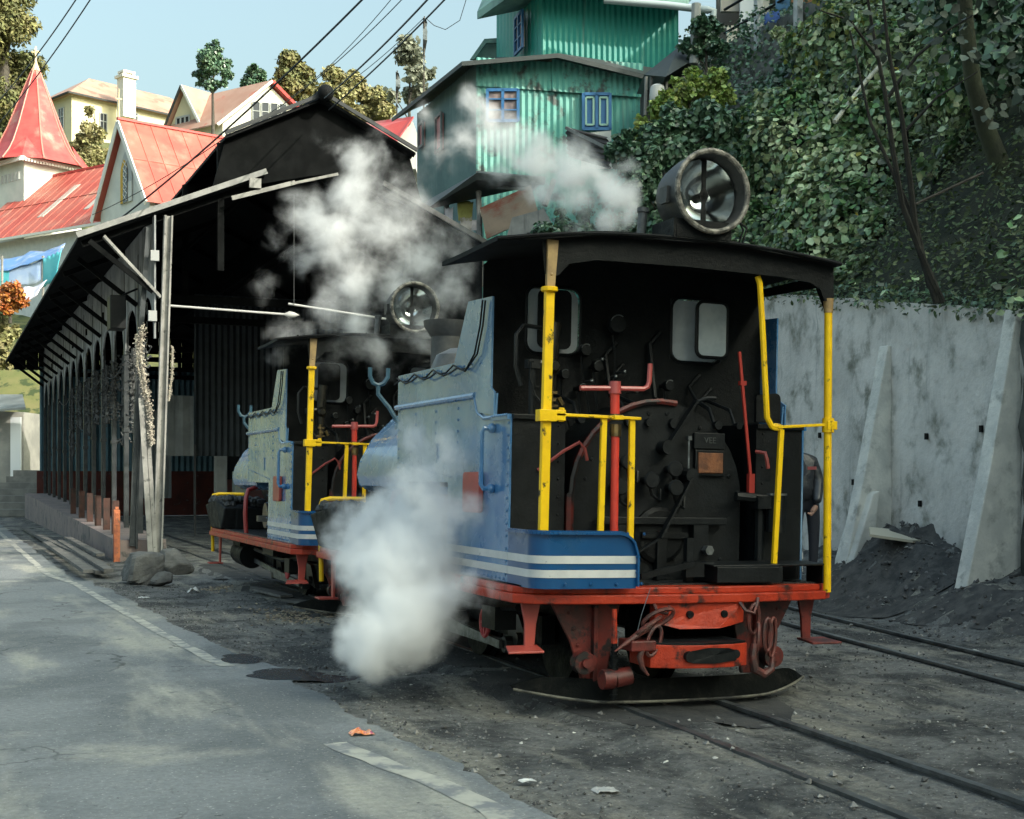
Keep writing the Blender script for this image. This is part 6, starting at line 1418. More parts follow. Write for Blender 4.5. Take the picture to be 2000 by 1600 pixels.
A, B, C_ = at(950, 466, 31.6), at(1052, 420, 31.6), at(938, 408, 32.4); m = MB(); m.sheet(A, C_ - A, B - A, .075, .035, nb=2); m.build('corrugation', M('rusty_tin', (.24, .20, .165), (.17, .145, .125), rough=.7, scale=.9, wear=(.16, .045, .03), wscale=.7, wamt=.46, wsoft=.1, streak=(.13, .115, .1), sscale=(3, 3, 3), samt=.6), rs, world=True, solid=.01)
f_ = empty('tin_fence', at(1150, 300, 33), 'rusty dark corrugated fence panel below the blue shuttered window', 'fence')
A, B, C_ = at(1110, 306, 34), at(1105, 248, 34), at(1192, 330, 32); m = MB(); m.sheet(A, B - A, C_ - A, .12, .03, nb=3); m.build('panel', M('brown_tin', (.09, .075, .07), (.05, .045, .045), rough=.8, scale=1.5), f_, world=True, solid=.01)
m = MB(); m.bar(at(1106, 250, 33.9), at(1192, 292, 31.9), .05, .08); m.build('top_rail', GREYW, f_, world=True)
gw_ = MB(); gw_.prism([at(985, 480, 30), at(1000, 425, 30), at(1062, 408, 30), at(1080, 440, 30), at(1085, 560, 30), at(985, 560, 30)], uv(0, .4)); tag(gw_.build('grey_hut_wall', M('grey_plank_wall', (.19, .205, .21), (.12, .13, .135), rough=.85, scale=2, streak=(.07, .075, .08), sscale=(8, 8, .5), samt=.52)), 'grey boarded hut wall overgrown with creeper behind the engine roof', 'wall')
for px_, py_, w_, h, col, lb in ((868, 405, .22, .6, (.62, .6, .66), 'white cloth hanging under the lean-to, leftmost of the washing'), (892, 392, .42, .5, (.44, .42, .12), 'olive yellow cloth hanging between the washing under the lean-to'), (898, 425, .3, .55, (.62, .55, .48), 'cream garment hanging below the olive cloth'), (916, 430, .34, .35, (.66, .6, .62), 'pink and white striped cloth hung beside the lean-to post'), (920, 450, .3, .5, (.18, .42, .47), 'turquoise cloth hanging lowest under the lean-to')):
    a = at(px_, py_, 33.2); m = draped(a, a + uv(w_, 0), a + uv(w_ * .9, 0, -h), a + uv(w_ * .1, 0, -h), 8, 6, .05, px_); o = m.build('hanging_cloth', M('cloth_%d' % px_, col, tuple(c_ * .7 for c_ in col), rough=.8, scale=4), smooth=True, solid=.01); tag(o, lb, 'washing', 'washing hung under the lean-to')
wsk = empty('wooden_shack', at(1310, 250, 33), 'dark plank shack with slanted tin roof beside the turquoise house', 'shack')
m = MB(); m.prism([at(1258, 146, 33), at(1325, 92, 33.6), at(1372, 106, 33.6), at(1300, 150, 32)], uv(0, 2, .1)); hb('tin_roof', m, DKROOF, wsk)
m = MB(); m.prism([at(1262, 150, 34), at(1360, 110, 34), at(1380, 260, 34), at(1255, 260, 34)], uv(0, 1.2)); hb('plank_wall', m, M('black_planks', (.035, .034, .032), (.06, .055, .05), rough=.9, scale=3), wsk)
m = MB(); 
for px_ in (1262, 1272, 1290, 1302, 1336):
    m = MB(); m.bar(at(px_, 150, 32.8), at(px_ - 2, 225, 32.8), .06, .06, up=(0, 1, 0)); hb('post', m, GREYW, wsk)
m = MB(); m.lathe([(.13, 0), (.17, .05), (.19, .3), (.17, .5), (.1, .55)], Matrix.Translation(at(1284, 210, 32.3)), 12); tag(m.build('water_pot', M('white_pot', (.6, .6, .57), rough=.5), smooth=True), 'white pot standing outside the dark plank shack', 'pot')

# ------------------------------------------------------------------ terrace walls, railing and house at the top right
STN = M('mossy_stone', (.10, .11, .105), (.19, .20, .19), rough=.95, scale=2.5, bump=1, bscale=6, wear=(.04, .055, .03), wscale=2, wamt=.45)
for nm, a, b, h, lb in (('stone_terrace_wall', at(1400, 155, 33.0), at(1650, 52, 29.2), 1.5, 'lower mossy stone terrace wall across the leafy slope'), ('stone_terrace_wall', at(1405, 92, 34), at(1700, -45, 29.0), 1.4, 'upper mossy stone terrace wall carrying the iron railing')):
    b.z = a.z; m = MB(); n = 24; vs = []
    dirn = (b - a).normalized(); nn = Vector((dirn.y, -dirn.x, 0))
    for s_ in (0, 1):
        for i in range(n + 1):
            for k in range(7):
                q = a.lerp(b, i / n) + Vector((0, 0, -h * k / 6 + (.06 * noise.noise(Vector((i, 0, 3))) if k == 0 else 0))) + nn * (.10 * noise.noise(Vector((i * .9, k * .9, 7))) if not s_ else -.5); vs.append(q)
    S = (n + 1) * 7
    m.add(vs, [(i * 7 + k, (i + 1) * 7 + k, (i + 1) * 7 + k + 1, i * 7 + k + 1) for i in range(n) for k in range(6)] + [(i * 7, (i + 1) * 7, S + (i + 1) * 7, S + i * 7) for i in range(n)])
    tag(m.build(nm, STN), lb, 'wall', 'mossy terrace walls')
rl = empty('iron_railing', at(1475, 85, 32.5), 'black iron rails between whitewashed posts along the upper terrace', 'railing')
za = at(1405, 92, 34).z
pp = [(1415, 34), (1481, 32.6), (1559, 31), (1640, 29.6)]
for (pa, va), (pb, vb) in zip(pp[:-1], pp[1:]):
    for h in (.35, .95):
        a, b = at(pa, 80, va), at(pb, 80, vb); a.z = b.z = za + h; m = MB(); m.cyl(a, b, .035, n=6); m.build('rail', BLACK, rl, world=True)
for pa, va in pp[1:]:
    a = at(pa, 80, va); m = MB(); m.box((a.x, a.y, za + .35), (.16, .16, 1.7)); m.build('post', M('white_post', (.52, .54, .54), (.4, .42, .42), rough=.8, scale=3), rl, world=True)
wh_ = empty('whitewashed_house', at(1480, 60, 37), 'whitewashed house with dark doorway and washing above the terrace railing', 'house')
def wpan(name, p0, p1, y0, y1, v, mat): 
    m = MB(); m.prism([at(p0, y1, v), at(p1, y1, v), at(p1, y0, v), at(p0, y0, v)], uv(0, .15)); return hb(name, m, mat, wh_)
wpan('wall', 1400, 1700, -120, 110, 36.4, M('dim_wall', (.12, .12, .115), rough=.9)); wpan('door', 1446, 1476, -60, 72, 35.6, M('white_door', (.66, .70, .72), rough=.6)); wpan('tin_canopy', 1408, 1446, -40, 22, 35.8, M('beige_sheet', (.36, .34, .30), rough=.8)); wpan('wall_panel', 1485, 1503, -60, 55, 35.5, M('beige_wall', (.58, .55, .47), rough=.8)); wpan('wall_panel', 1420, 1440, 50, 90, 35.5, M('beige_wall', ()))
for px_, y0, y1, w_, col, lb in ((1492, 25, 45, .34, (.08, .15, .40), 'blue and white cloth hanging on the terrace railing'), (1515, -10, 20, .3, (.10, .22, .36), 'dark blue cloth hung above the railing'), (1545, -20, 8, .8, (.62, .30, .14), 'orange blanket hung along the terrace railing')):
    a = at(px_, y0, 31.8); h = (y1 - y0) * 31.8 / FOC; m = draped(a, a + uv(w_, -.2), a + uv(w_, -.2, -h), a + uv(0, 0, -h), 8, 6, .04, px_); tag(m.build('hanging_cloth', M('cloth_%d' % px_, col, tuple(min(1, c_ * 1.6) for c_ in col), rough=.8, scale=3), smooth=True, solid=.01), lb, 'washing', 'washing on the terrace')
m = MB(); m.tube([at(1355, 125, 33), at(1358, 60, 33), at(1360, 8, 33)], .12, 8); tag(m.build('utility_pole', M('grey_pole', (.30, .31, .30), rough=.8), smooth=True), 'short grey pole carrying the pale pipe beside the turquoise house', 'pole')

# bamboo, stick and cable on the bank
m = MB(); m.tube([at(1630, 238, 20), at(1690, 160, 21), at(1750, 95, 22)], .035, 8); tag(m.build('bamboo_pole', M('pale_bamboo', (.42, .43, .36), (.3, .31, .26), rough=.6, scale=6), smooth=True), 'pale bamboo pole slanting through the leaves on the bank', 'pole')
m = MB(); m.tube([at(1775, 405, 16.2), at(1850, 370, 16.2), at(1920, 338, 16.3)], .018, 6); tag(m.build('thin_branch', BARK, smooth=True), 'thin bare branch lying across the dark mossy bank', 'branch')

# ------------------------------------------------------------------ trees and shrubs
random.seed(3)
b, cr = px_crown((10, 330), 104, [(10, 20, 60), (40, 60, 45), (-20, 90, 70), (45, 120, 38), (20, 165, 55), (-30, 200, 70), (30, 215, 40), (0, 260, 60), (30, 270, 35), (-50, 20, 60), (25, -30, 50), (-10, -60, 50), (15, 130, 50)])
tree('conifer_tree', b, cr, .36, LEAF_F, 'huge olive conifer behind the church spire', trunk_r=.7, n=2600, flat=1.0, aspect=.5, droop=.7)
b, cr = px_crown((416, 262), 96, [(418, 100, 16), (408, 118, 22), (432, 120, 18), (395, 140, 14), (440, 142, 13), (416, 138, 20), (412, 165, 12), (392, 160, 8), (438, 165, 9)])
tree('pine_tree', b, cr, .2, LEAF_D, 'slim dark green pine with bare straight trunk before the gabled house', trunk_r=.14, n=800)
b, cr = px_crown((497, 240), 125, [(495, 140, 14), (485, 155, 14), (508, 152, 13), (498, 165, 16)])
tree('round_tree', b, cr, .34, LEAF_D, 'small round dark tree seen over the gabled house roof', group='trees on the skyline', n=700, limbs=False)
b, cr = px_crown((575, 280), 118, [(562, 115, 24), (620, 190, 26), (540, 175, 22), (628, 215, 24), (580, 135, 28), (550, 150, 22), (600, 165, 24), (575, 180, 34), (605, 200, 24), (590, 225, 28)])
tree('round_tree', b, cr, .34, LEAF_F, 'tall olive tree between the gabled house and shed ridge', group='trees on the skyline', n=1300)
b, cr = px_crown((690, 300), 100, [(655, 150, 24), (745, 195, 22), (620, 200, 26), (752, 222, 20), (690, 165, 30), (640, 180, 20), (720, 185, 26), (670, 200, 34), (735, 215, 22), (700, 225, 34), (650, 220, 28)])
tree('round_tree', b, cr, .28, LEAF_B, 'pale yellowish broad tree directly behind the shed ridge', group='trees on the skyline', n=1400)
b, cr = px_crown((800, 300), 92, [(800, 95, 24), (812, 120, 20), (790, 115, 18), (815, 150, 22), (800, 175, 20), (840, 140, 10), (830, 180, 16), (770, 190, 14)])
tree('thin_tree', b, cr, .40, M('hazy_leaf', (.24, .27, .20), (.30, .31, .25), rough=.7, island=.3, trans=.3), 'thin pale tree among prayer flag poles beside the turquoise house', n=170)
b, cr = px_crown((185, 345), 92, [(175, 215, 10), (172, 250, 16), (160, 275, 22), (190, 270, 20), (150, 300, 22), (185, 305, 28), (212, 300, 16), (140, 285, 14), (170, 325, 26)])
tree('leafy_shrub', b, cr, .22, LEAF_B, 'yellow green shrub between church spire and cream house wall', 'shrub', n=700, trunk_r=.1)
b, cr = px_crown((20, 610), 60, [(10, 570, 20), (35, 565, 18), (0, 590, 22), (40, 590, 16), (20, 598, 18), (-20, 580, 24)])
tree('flowering_shrub', b, cr, .17, LEAF_O, 'orange flowering shrub under the blue tarpaulin at the left edge', 'shrub', n=420, trunk_r=.08)
b, cr = px_crown((15, 700), 61, [(5, 630, 18), (25, 650, 14), (10, 670, 20), (0, 700, 22), (18, 700, 16)])
tree('leafy_shrub', b, cr, .24, LEAF_B, 'pale green bushes on the bank left of the shed eave', 'shrub', n=300, trunk_r=.08)
b, cr = px_crown((1320, 480), 24.5, [(1225, 300, 30), (1265, 320, 36), (1310, 300, 40), (1360, 280, 40), (1250, 370, 34), (1300, 380, 40), (1290, 430, 34), (1350, 350, 44), (1400, 250, 36), (1200, 290, 18), (1420, 320, 40), (1275, 270, 28), (1330, 240, 34), (1380, 220, 30)])
tree('creeper_thicket', b, cr, .115, LEAF_D, 'dark green creeper thicket spilling down the bank behind the headlamp', 'shrub', n=1500, trunk_r=.05, flat=1.0)
LEAF_Y2 = M('pale_bush_leaf', (.20, .30, .07), (.34, .40, .12), rough=.45, scale=1.2, island=.6, trans=.3)
b, cr = px_crown((1350, 260), 25.0, [(1300, 190, 16), (1340, 180, 20), (1385, 160, 16), (1280, 210, 16), (1330, 165, 15), (1352, 146, 14), (1402, 152, 18), (1376, 172, 22), (1318, 200, 22), (1414, 186, 18), (1292, 228, 20), (1350, 212, 28), (1262, 250, 18), (1300, 262, 20), (1238, 266, 16), (1395, 205, 20), (1218, 284, 14)])
tree('sunlit_bush', b, cr, .10, LEAF_Y2, 'sunlit yellow green bush in front of the plank shack', 'shrub', n=560, trunk_r=.04, flat=1.0)
b, cr = px_crown((1380, 140), 33, [(1365, 60, 20), (1390, 50, 18), (1385, 85, 24), (1405, 95, 18), (1360, 100, 18), (1340, 90, 14)])
tree('dark_bush', b, cr, .13, LEAF_D, 'dark bush growing between pale pipe and terrace railing', 'shrub', n=560, trunk_r=.05)
b, cr = px_crown((1150, 520), 28, [(1060, 455, 26), (1100, 440, 24), (1140, 450, 28), (1180, 455, 26), (1230, 450, 24), (1260, 400, 22), (1275, 440, 24), (1075, 470, 30), (1210, 470, 30), (1150, 470, 30)])
tree('ivy_clump', b, cr, .10, LEAF_D, 'ivy clump over the grey hut just above the engine roof', 'ivy', n=620, trunk_r=.04)
b, cr = px_crown((1590, 60), 28.5, [(1535, 75, 16), (1520, 60, 12), (1550, 90, 14)])
tree('dark_bush', b, cr, .11, LEAF_M, 'small green bush sprouting from the stone terrace wall', 'shrub', n=300, trunk_r=.03)
DKBARK = M('dark_bark', (.018, .018, .015), (.035, .034, .028), rough=.9, scale=6, bump=.4)
# the slender tree leaning over the bank at right: several stems, big dull leaves
sb_ = at(1822, 590, 15.4)
stt = empty('slender_tree', sb_, 'slender many stemmed tree with big dull leaves rising from wall top', 'tree')
for pts, r0 in (([(1840, 590), (1800, 500), (1762, 400), (1745, 300), (1728, 180), (1705, 60), (1690, -30)], .042), ([(1830, 590), (1790, 470), (1775, 330), (1760, 220), (1735, 100), (1722, -30)], .045), ([(1815, 560), (1790, 440), (1700, 240), (1660, 60)], .035), ([(1735, 190), (1790, 110), (1850, 60), (1900, 30)], .025), ([(1720, 120), (1660, 40), (1600, 20)], .022), ([(1765, 260), (1830, 190), (1910, 140)], .022)):
    m = MB(); n = len(pts); m.tube([at(*p, 15.2 - .25 * i) for i, p in enumerate(pts)], [r0 * (1 - .7 * i / (n - 1)) for i in range(n)], 7); m.build('trunk', DKBARK, stt, world=True, smooth=True)
Pl = []
for k in range(560):
    px_ = rng.uniform(1600, 2060); py_ = rng.uniform(-60, 300)
    if py_ > 60 + (px_ - 1600) * .52 or noise.noise(Vector((px_ * .012, py_ * .014, 3))) < -.12: continue
    Pl.append(at(px_, py_, rng.uniform(12.6, 15.0)))
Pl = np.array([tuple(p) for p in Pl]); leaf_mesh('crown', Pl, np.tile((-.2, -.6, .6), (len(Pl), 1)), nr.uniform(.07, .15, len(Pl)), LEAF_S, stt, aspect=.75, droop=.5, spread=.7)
tb = at(1985, 370, 16.5)
tt = empty('bank_tree', tb, 'thick leaning trunk rooted in the dark bank at the right edge', 'tree')
m = MB(); m.tube([at(1990, 390, 16.6), at(1960, 340, 16.6), at(1925, 250, 16.3), at(1900, 160, 16), at(1888, 60, 15.7), at(1880, -60, 15.4)], [.17, .13, .11, .10, .09, .08], 10); m.build('trunk', M('mossy_bark', (.055, .065, .035), (.035, .04, .025), rough=.9, scale=3, bump=.6), tt, world=True, smooth=True)
P_, Nn = cluster_leaves([(at(px_, py_, 16.4), .55) for px_, py_ in ((1900, 20), (1960, 40), (1990, 100), (1870, -20), (1945, 110), (2020, 30))], 420, .55)
leaf_mesh('crown', P_, Nn, nr.uniform(.08, .17, len(P_)), LEAF_D, tt, droop=.5)
# ------------------------------------------------------------------ wires
def cable(pts, r, label, sag=.0):
    P0_, P1_ = at(*pts[0]), at(*pts[-1]); m = MB()
    if len(pts) == 2: ps = [P0_.lerp(P1_, i / 12) - Vector((0, 0, sag * 4 * (i / 12) * (1 - i / 12))) for i in range(13)]
    else: ps = [at(*p) for p in pts]
    if pts[0][1] < 0: ps = [ps[0] + (ps[0] - ps[1]).normalized() * 14] + ps     # runs on out of the picture
    m.tube(ps, r, 5); return tag(m.build('overhead_wire', M('wire_black', (.012, .013, .014), rough=.5), smooth=True), label, 'wire', 'overhead wires')
cable(((715, -8, 20), (238, 425, 25.5)), .017, 'thickest black wire crossing the sky down to the lower shed roof', .12)
cable(((842, -8, 18), (634, 192, 24.8)), .015, 'black wire from the top edge to the tip of the shed ridge', .06)
cable(((872, -4, 19), (642, 215, 25.2)), .014, 'lowest of the wires meeting at the shed ridge', .05)
cable(((792, -8, 30), (520, 225, 40)), .012, 'thin grey wire passing over the red gabled house', .2)
cable(((770, -8, 30), (560, 195, 40)), .010, 'thin wire just above the pale tree behind the ridge', .2)
cable(((828, 35, 34), (600, 212, 42)), .010, 'faint wire running from the flag pole to the skyline trees', .2)
cable(((152, -6, 24), (-10, 205, 30)), .013, 'left of the pair of wires over the church cross', .1)
cable(((180, -6, 24), (-10, 250, 30)), .013, 'right of the pair of wires over the church cross', .1)
cable(((445, 265, 40), (180, 420, 46)), .013, 'thin wire across the red transept roof', .15)
cable(((912, -6, 34), (898, 40, 34), (870, 58, 34), (848, 50, 34), (832, 36, 34)), .010, 'looping slack wire beside the turquoise roof corner')
# prayer flag poles
for px_, y0, y1, lb in ((829, 34, 135, 'tall tattered grey flag on a bare pole above the thin tree'), (776, 140, 208, 'shorter tattered dark flag on a pole left of the thin tree')):
    r_ = empty('prayer_flag', at(px_, 290, 70), lb, 'flag', 'tattered flags on poles')
    m = MB(); m.cyl(at(px_ - 2, 300, 70), at(px_, y0 - 2, 70), .05, .03, 6); m.build('pole', BARK, r_, world=True)
    m = MB(); n = 12; vs = []
    for i in range(n + 1):
        py_ = y0 + (y1 - y0) * i / n; wd = 6 + 5 * noise.noise(Vector((i * .7, px_, 1))) + 3 * math.sin(i * .5)
        for s in (0, 1): vs.append(at(px_ - 3 + s * wd, py_ + s * 3, 69.9 + .2 * math.sin(i)))
    m.add(vs, [(2 * i, 2 * i + 1, 2 * i + 3, 2 * i + 2) for i in range(n)]); m.build('flag_cloth', M('grey_flag', (.13, .15, .16), (.07, .085, .09), rough=.9, scale=2), r_, world=True, solid=.02)
# ------------------------------------------------------------------ far left: house and steps at the road's end
fh = empty('pale_house', at(20, 1000, 52), 'pale house front with white door above steps at the road end', 'house')
m = MB(); m.prism([at(-60, 960, 56), at(46, 955, 56), at(46, 805, 56), at(-60, 800, 56)], uv(0, 2)); hb('wall', m, M('dirty_white_wall', (.40, .39, .35), (.26, .26, .24), rough=.9, scale=.8), fh)
m = MB(); m.prism([at(22, 935, 55.8), at(42, 935, 55.8), at(42, 815, 55.8), at(22, 815, 55.8)], uv(0, -.1)); hb('door', m, M('white_door', ()), fh)
m = MB(); m.prism([at(-60, 808, 54.5), at(50, 800, 54.5), at(44, 775, 57), at(-60, 775, 57)], (0, 0, .1)); hb('tin_roof', m, GREYTIN, fh)
ste = empty('stone_steps', at(20, 1010, 51), 'worn stone steps climbing to the pale house at far left', 'steps')
for k in range(7):
    a = at(-30, 1000, 50 + .75 * k); m = MB(); z = .25 * k; A = uv(-20.5, 50.2 + .75 * k, z); m.prism([A, A + uv(2.6, 0), A + uv(2.6, .8), A + uv(0, .8)], (0, 0, .27)); m.build('step', M('step_stone', (.22, .22, .20), (.15, .15, .14), rough=.95, scale=2), ste, world=True)

# ------------------------------------------------------------------ person beyond the engine
JACK = M('black_leather_jacket', (.016, .018, .022), (.03, .033, .038), rough=.32, scale=7, bump=.5, bscale=14)
SKIN = M('brown_skin', (.30, .165, .11), rough=.55)
def skin_body(name, joints, edges, mat, parent, root_i=0, sub=2):
    me = bpy.data.meshes.new(name); me.from_pydata([j[0] for j in joints], edges, []); me.update()
    o = bpy.data.objects.new(name, me); link(o, parent)
    mod = o.modifiers.new('Skin', 'SKIN'); mod.use_smooth_shade = True
    for i, j in enumerate(joints):
        sv = me.skin_vertices[0].data[i]; sv.radius = (j[1], j[2] if len(j) > 2 else j[1]); sv.use_root = (i == root_i)
    s = o.modifiers.new('Sub', 'SUBSURF'); s.levels = sub; s.render_levels = sub
    me.materials.append(mat); return o
pp0 = at(1560, 1120, 15.2); gzp = .32; pp0.z = gzp
per = empty('person', pp0, 'person in black leather jacket bending behind the engine by the wall', 'person')
RU = uv(1, 0); FW = uv(0, 1)
def pj(r, f, z): q = RU * r + FW * f; return (q.x, q.y, z)
# body bends to the left (towards the engine), arms hanging forward with hands together
TR = M('dark_trousers', (.02, .022, .03), rough=.8)
skin_body('body', [(pj(.08, 0, .92), .155, .12), (pj(.05, 0, 1.15), .16, .12), (pj(-.02, -.02, 1.38), .17, .115), (pj(-.10, -.03, 1.46), .06), (pj(-.17, -.05, 1.53), .09, .10), (pj(-.20, -.05, 1.62), .085, .095),
                   (pj(.17, .02, .88), .09), (pj(.18, .03, .48), .065), (pj(.17, .05, .08), .045), (pj(.12, -.1, .04), .035), (pj(-.02, .02, .88), .09), (pj(-.03, -.02, .48), .065), (pj(-.02, .02, .08), .045), (pj(-.07, -.13, .04), .035)],
          [(0, 1), (1, 2), (2, 3), (3, 4), (4, 5), (0, 6), (6, 7), (7, 8), (8, 9), (0, 10), (10, 11), (11, 12), (12, 13)], TR, per)
skin_body('jacket', [(pj(.07, 0, .88), .175, .135), (pj(.05, 0, 1.12), .18, .135), (pj(-.01, -.02, 1.36), .175, .125), (pj(-.07, -.03, 1.45), .085),
                     (pj(.15, -.02, 1.36), .09), (pj(.215, -.05, 1.14), .072), (pj(.165, -.2, .90), .05), (pj(-.2, -.02, 1.40), .09), (pj(-.22, -.08, 1.16), .07), (pj(-.02, -.24, .94), .05)],
          [(0, 1), (1, 2), (2, 3), (2, 4), (4, 5), (5, 6), (2, 7), (7, 8), (8, 9)], JACK, per)
hd = skin_body('hand', [(pj(.16, -.21, .885), .032), (pj(.12, -.245, .84), .038), (pj(.085, -.27, .80), .016)] + [(pj(.11 - .012 * k, -.27 + .002 * k, .80 - .005 * k), .013) for k in range(4)] + [(pj(.07 - .012 * k, -.285, .765 + .01 * k), .011) for k in range(4)] + [(pj(.10, -.22, .80), .013), (pj(.07, -.225, .775), .011)],
               [(0, 1), (1, 2)] + [(1, 3 + k) for k in range(4)] + [(3 + k, 7 + k) for k in range(4)] + [(1, 11), (11, 12)], SKIN, per, sub=1)
m = MB(); m.ball((*pj(-.19, -.075, 1.6),)[:3], .098, 14, 10, (.9, 1.0, 1.12)); hh_ = m.build('head', SKIN, per, smooth=True)
m = MB(); m.ball(pj(-.185, -.055, 1.635), .105, 14, 8, (.92, 1, 1)); m.build('hair', BLACK, per, smooth=True)
m = MB(); m.box(pj(.12, -.14, 1.30), (.1, .012, .035), Matrix.Rotation(-YAW, 3, 'Z')); m.build('jacket_badge', M('faded_red_badge', (.25, .05, .05), rough=.6), per)

# ------------------------------------------------------------------ steam
def steam(blobs, dens, label, nscale=2.2, amp=1.5, thin=.0, soft=.6, grow=1.35, rgh=.62, power=1.6):
    """blobs [(px, py, depth, radius px, weight)]"""
    cs = [(at(px_, py_, v), r * grow * v / FOC, wt) for px_, py_, v, r, wt in blobs]
    m = MB()
    for c, r, wt in cs: m.ball(c, r * 1.05, 14, 10)
    me = bpy.data.meshes.new('steam_hull'); 
    m_ = bpy.data.materials.new('steam_vapour'); m_.use_nodes = True
    N, L = m_.node_tree.nodes, m_.node_tree.links
    N.remove(N['Principled BSDF'])
    pv = N.new('ShaderNodeVolumePrincipled'); pv.inputs['Color'].default_value = (1, 1, 1, 1); pv.inputs['Anisotropy'].default_value = .0
    geo = N.new('ShaderNodeTexCoord')
    org = cs[0][0]
    P0_ = N.new('ShaderNodeVectorMath'); P0_.operation = 'ADD'; P0_.inputs[1].default_value = org
    L.new(geo.outputs['Object'], P0_.inputs[0])
    nw = N.new('ShaderNodeTexNoise'); nw.inputs['Scale'].default_value = nscale * .45; nw.inputs['Detail'].default_value = 2; L.new(P0_.outputs[0], nw.inputs['Vector'])
    sb1 = N.new('ShaderNodeVectorMath'); sb1.operation = 'SUBTRACT'; sb1.inputs[1].default_value = (.5, .5, .5); L.new(nw.outputs['Color'], sb1.inputs[0])
    scl = N.new('ShaderNodeVectorMath'); scl.operation = 'SCALE'; scl.inputs['Scale'].default_value = .55 / nscale * 1.6; L.new(sb1.outputs[0], scl.inputs[0])
    Pw = N.new('ShaderNodeVectorMath'); Pw.operation = 'ADD'; L.new(P0_.outputs[0], Pw.inputs[0]); L.new(scl.outputs[0], Pw.inputs[1])
    acc = None
    for c, r, wt in cs:
        d = N.new('ShaderNodeVectorMath'); d.operation = 'DISTANCE'; d.inputs[1].default_value = c; L.new(Pw.outputs[0], d.inputs[0])
        f = N.new('ShaderNodeMath'); f.operation = 'MULTIPLY_ADD'; f.inputs[1].default_value = -wt / r; f.inputs[2].default_value = wt; L.new(d.outputs['Value'], f.inputs[0])
        if acc is None: acc = f.outputs[0]
        else:
            mx_ = N.new('ShaderNodeMath'); mx_.operation = 'SMOOTH_MAX'; mx_.inputs[2].default_value = .15; L.new(acc, mx_.inputs[0]); L.new(f.outputs[0], mx_.inputs[1]); acc = mx_.outputs[0]
    nd2 = N.new('ShaderNodeTexNoise'); nd2.inputs['Scale'].default_value = nscale; nd2.inputs['Detail'].default_value = 7; nd2.inputs['Roughness'].default_value = rgh; L.new(Pw.outputs[0], nd2.inputs['Vector'])
    na = N.new('ShaderNodeMath'); na.operation = 'MULTIPLY_ADD'; na.inputs[1].default_value = amp; na.inputs[2].default_value = -amp * .5 - thin; L.new(nd2.outputs['Fac'], na.inputs[0])
    ad = N.new('ShaderNodeMath'); ad.operation = 'ADD'; L.new(acc, ad.inputs[0]); L.new(na.outputs[0], ad.inputs[1])
    # fade to nothing at the skin of the hull
    fd = N.new('ShaderNodeMapRange'); fd.interpolation_type = 'SMOOTHSTEP'; fd.inputs['From Min'].default_value = .0; fd.inputs['From Max'].default_value = .35; L.new(acc, fd.inputs['Value'])
    mr = N.new('ShaderNodeMapRange'); mr.inputs['From Min'].default_value = 0; mr.inputs['From Max'].default_value = soft; L.new(ad.outputs[0], mr.inputs['Value'])
    pw = N.new('ShaderNodeMath'); pw.operation = 'POWER'; pw.inputs[1].default_value = power; L.new(mr.outputs[0], pw.inputs[0])
    mu = N.new('ShaderNodeMath'); mu.operation = 'MULTIPLY'; L.new(pw.outputs[0], mu.inputs[0]); L.new(fd.outputs[0], mu.inputs[1])
    mu2 = N.new('ShaderNodeMath'); mu2.operation = 'MULTIPLY'; mu2.inputs[1].default_value = dens; L.new(mu.outputs[0], mu2.inputs[0])
    L.new(mu2.outputs[0], pv.inputs['Density']); L.new(pv.outputs[0], N['Material Output'].inputs['Volume'])
    m_.cycles.volume_step_rate = .22 if hasattr(m_, 'cycles') else 1
    o = m.build('steam_plume', m_, org=org)
    rmin = min(r for c, r, wt in cs)
    rm = o.modifiers.new('Remesh', 'REMESH'); rm.mode = 'VOXEL'; rm.voxel_size = max(.06, rmin * .35)
    return tag(o, label, 'steam', 'steam plumes', 'stuff')
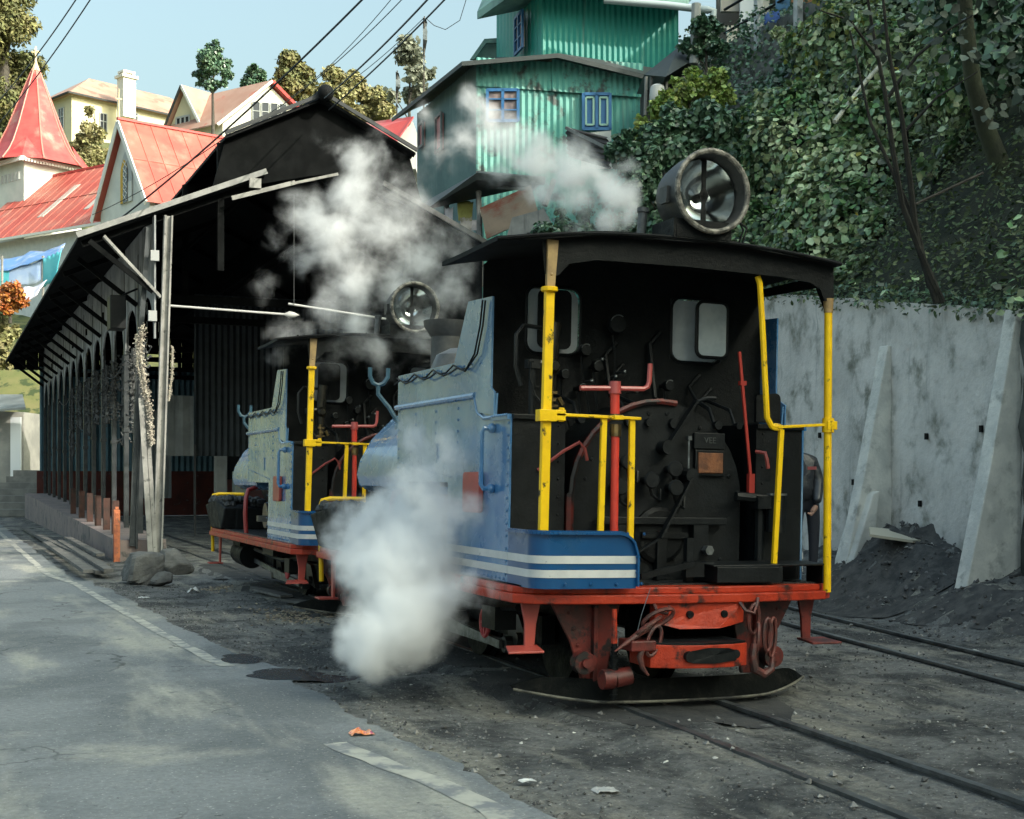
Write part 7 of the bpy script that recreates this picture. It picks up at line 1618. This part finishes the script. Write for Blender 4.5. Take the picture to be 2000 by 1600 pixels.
steam([(735, 1250, 9.0, 78, 1.35), (720, 1290, 8.9, 45, 1.1), (790, 1215, 9.1, 88, 1.3), (850, 1180, 9.2, 62, .95), (770, 1120, 9.4, 96, 1.05), (830, 1085, 9.6, 82, .95), (700, 1080, 10.0, 70, .8), (770, 1020, 9.9, 80, .85), (850, 1000, 9.5, 78, .75), (820, 930, 9.6, 78, .60), (870, 890, 9.4, 64, .50), (905, 1150, 9.0, 60, .5), (690, 1020, 10.6, 60, .5), (960, 1165, 8.6, 40, .32), (800, 860, 9.9, 58, .42), (880, 1210, 9.2, 45, .5), (905, 1000, 9.2, 50, .42), (655, 1060, 10.8, 45, .42)],
      21, 'dense white steam billowing from under the front engine onto the ground', 4.6, 1.9, .10, soft=.75, rgh=.64, power=1.9)
steam([(690, 625, 14.6, 46, 1.2), (655, 600, 15.0, 55, .95), (690, 545, 15.0, 62, 1.1), (655, 470, 15.3, 66, 1.05), (730, 480, 15.2, 72, .85), (610, 420, 15.6, 56, .95), (580, 395, 15.7, 35, .7), (700, 385, 15.6, 72, 1.0), (690, 320, 15.8, 56, .85), (760, 400, 15.5, 75, .7), (820, 500, 15.2, 85, .75), (870, 560, 14.8, 75, .7), (780, 575, 15.0, 80, .75), (570, 655, 14.6, 45, .8), (545, 690, 14.4, 30, .6), (740, 300, 16, 48, .5), (600, 520, 15.6, 55, .5), (720, 690, 14.2, 75, .5), (640, 700, 14.2, 50, .42), (820, 640, 14.4, 75, .5), (890, 470, 15.0, 60, .45), (650, 270, 16, 40, .45), (520, 560, 15.2, 40, .35), (540, 480, 15.5, 40, .35), (820, 400, 15.6, 60, .45)],
      5.2, 'tall grey white steam rising from the second engine before the dark shed', 2.8, 2.8, .2, soft=1.0, rgh=.66, power=1.7)
steam([(1232, 425, 9.6, 26, 1.3), (1205, 385, 9.8, 42, 1.3), (1180, 350, 9.9, 45, 1.0), (1130, 395, 10.0, 50, .85), (1120, 330, 10.1, 55, 1.1), (1050, 310, 10.4, 52, 1.05), (1060, 370, 10.3, 50, .7), (990, 270, 10.6, 50, .95), (950, 235, 10.8, 42, .85), (925, 200, 11, 34, .55), (1190, 440, 9.8, 40, .75), (1120, 445, 10.0, 40, .55), (980, 330, 10.6, 46, .5), (910, 280, 11.2, 50, .42), (860, 300, 11.5, 50, .38), (1215, 330, 9.8, 30, .7), (830, 220, 11.6, 45, .28)],
      15, 'thin steam drifting from the front engine roof pipe across the turquoise house', 4.6, 2.2, .12, soft=.9, rgh=.65, power=1.7)
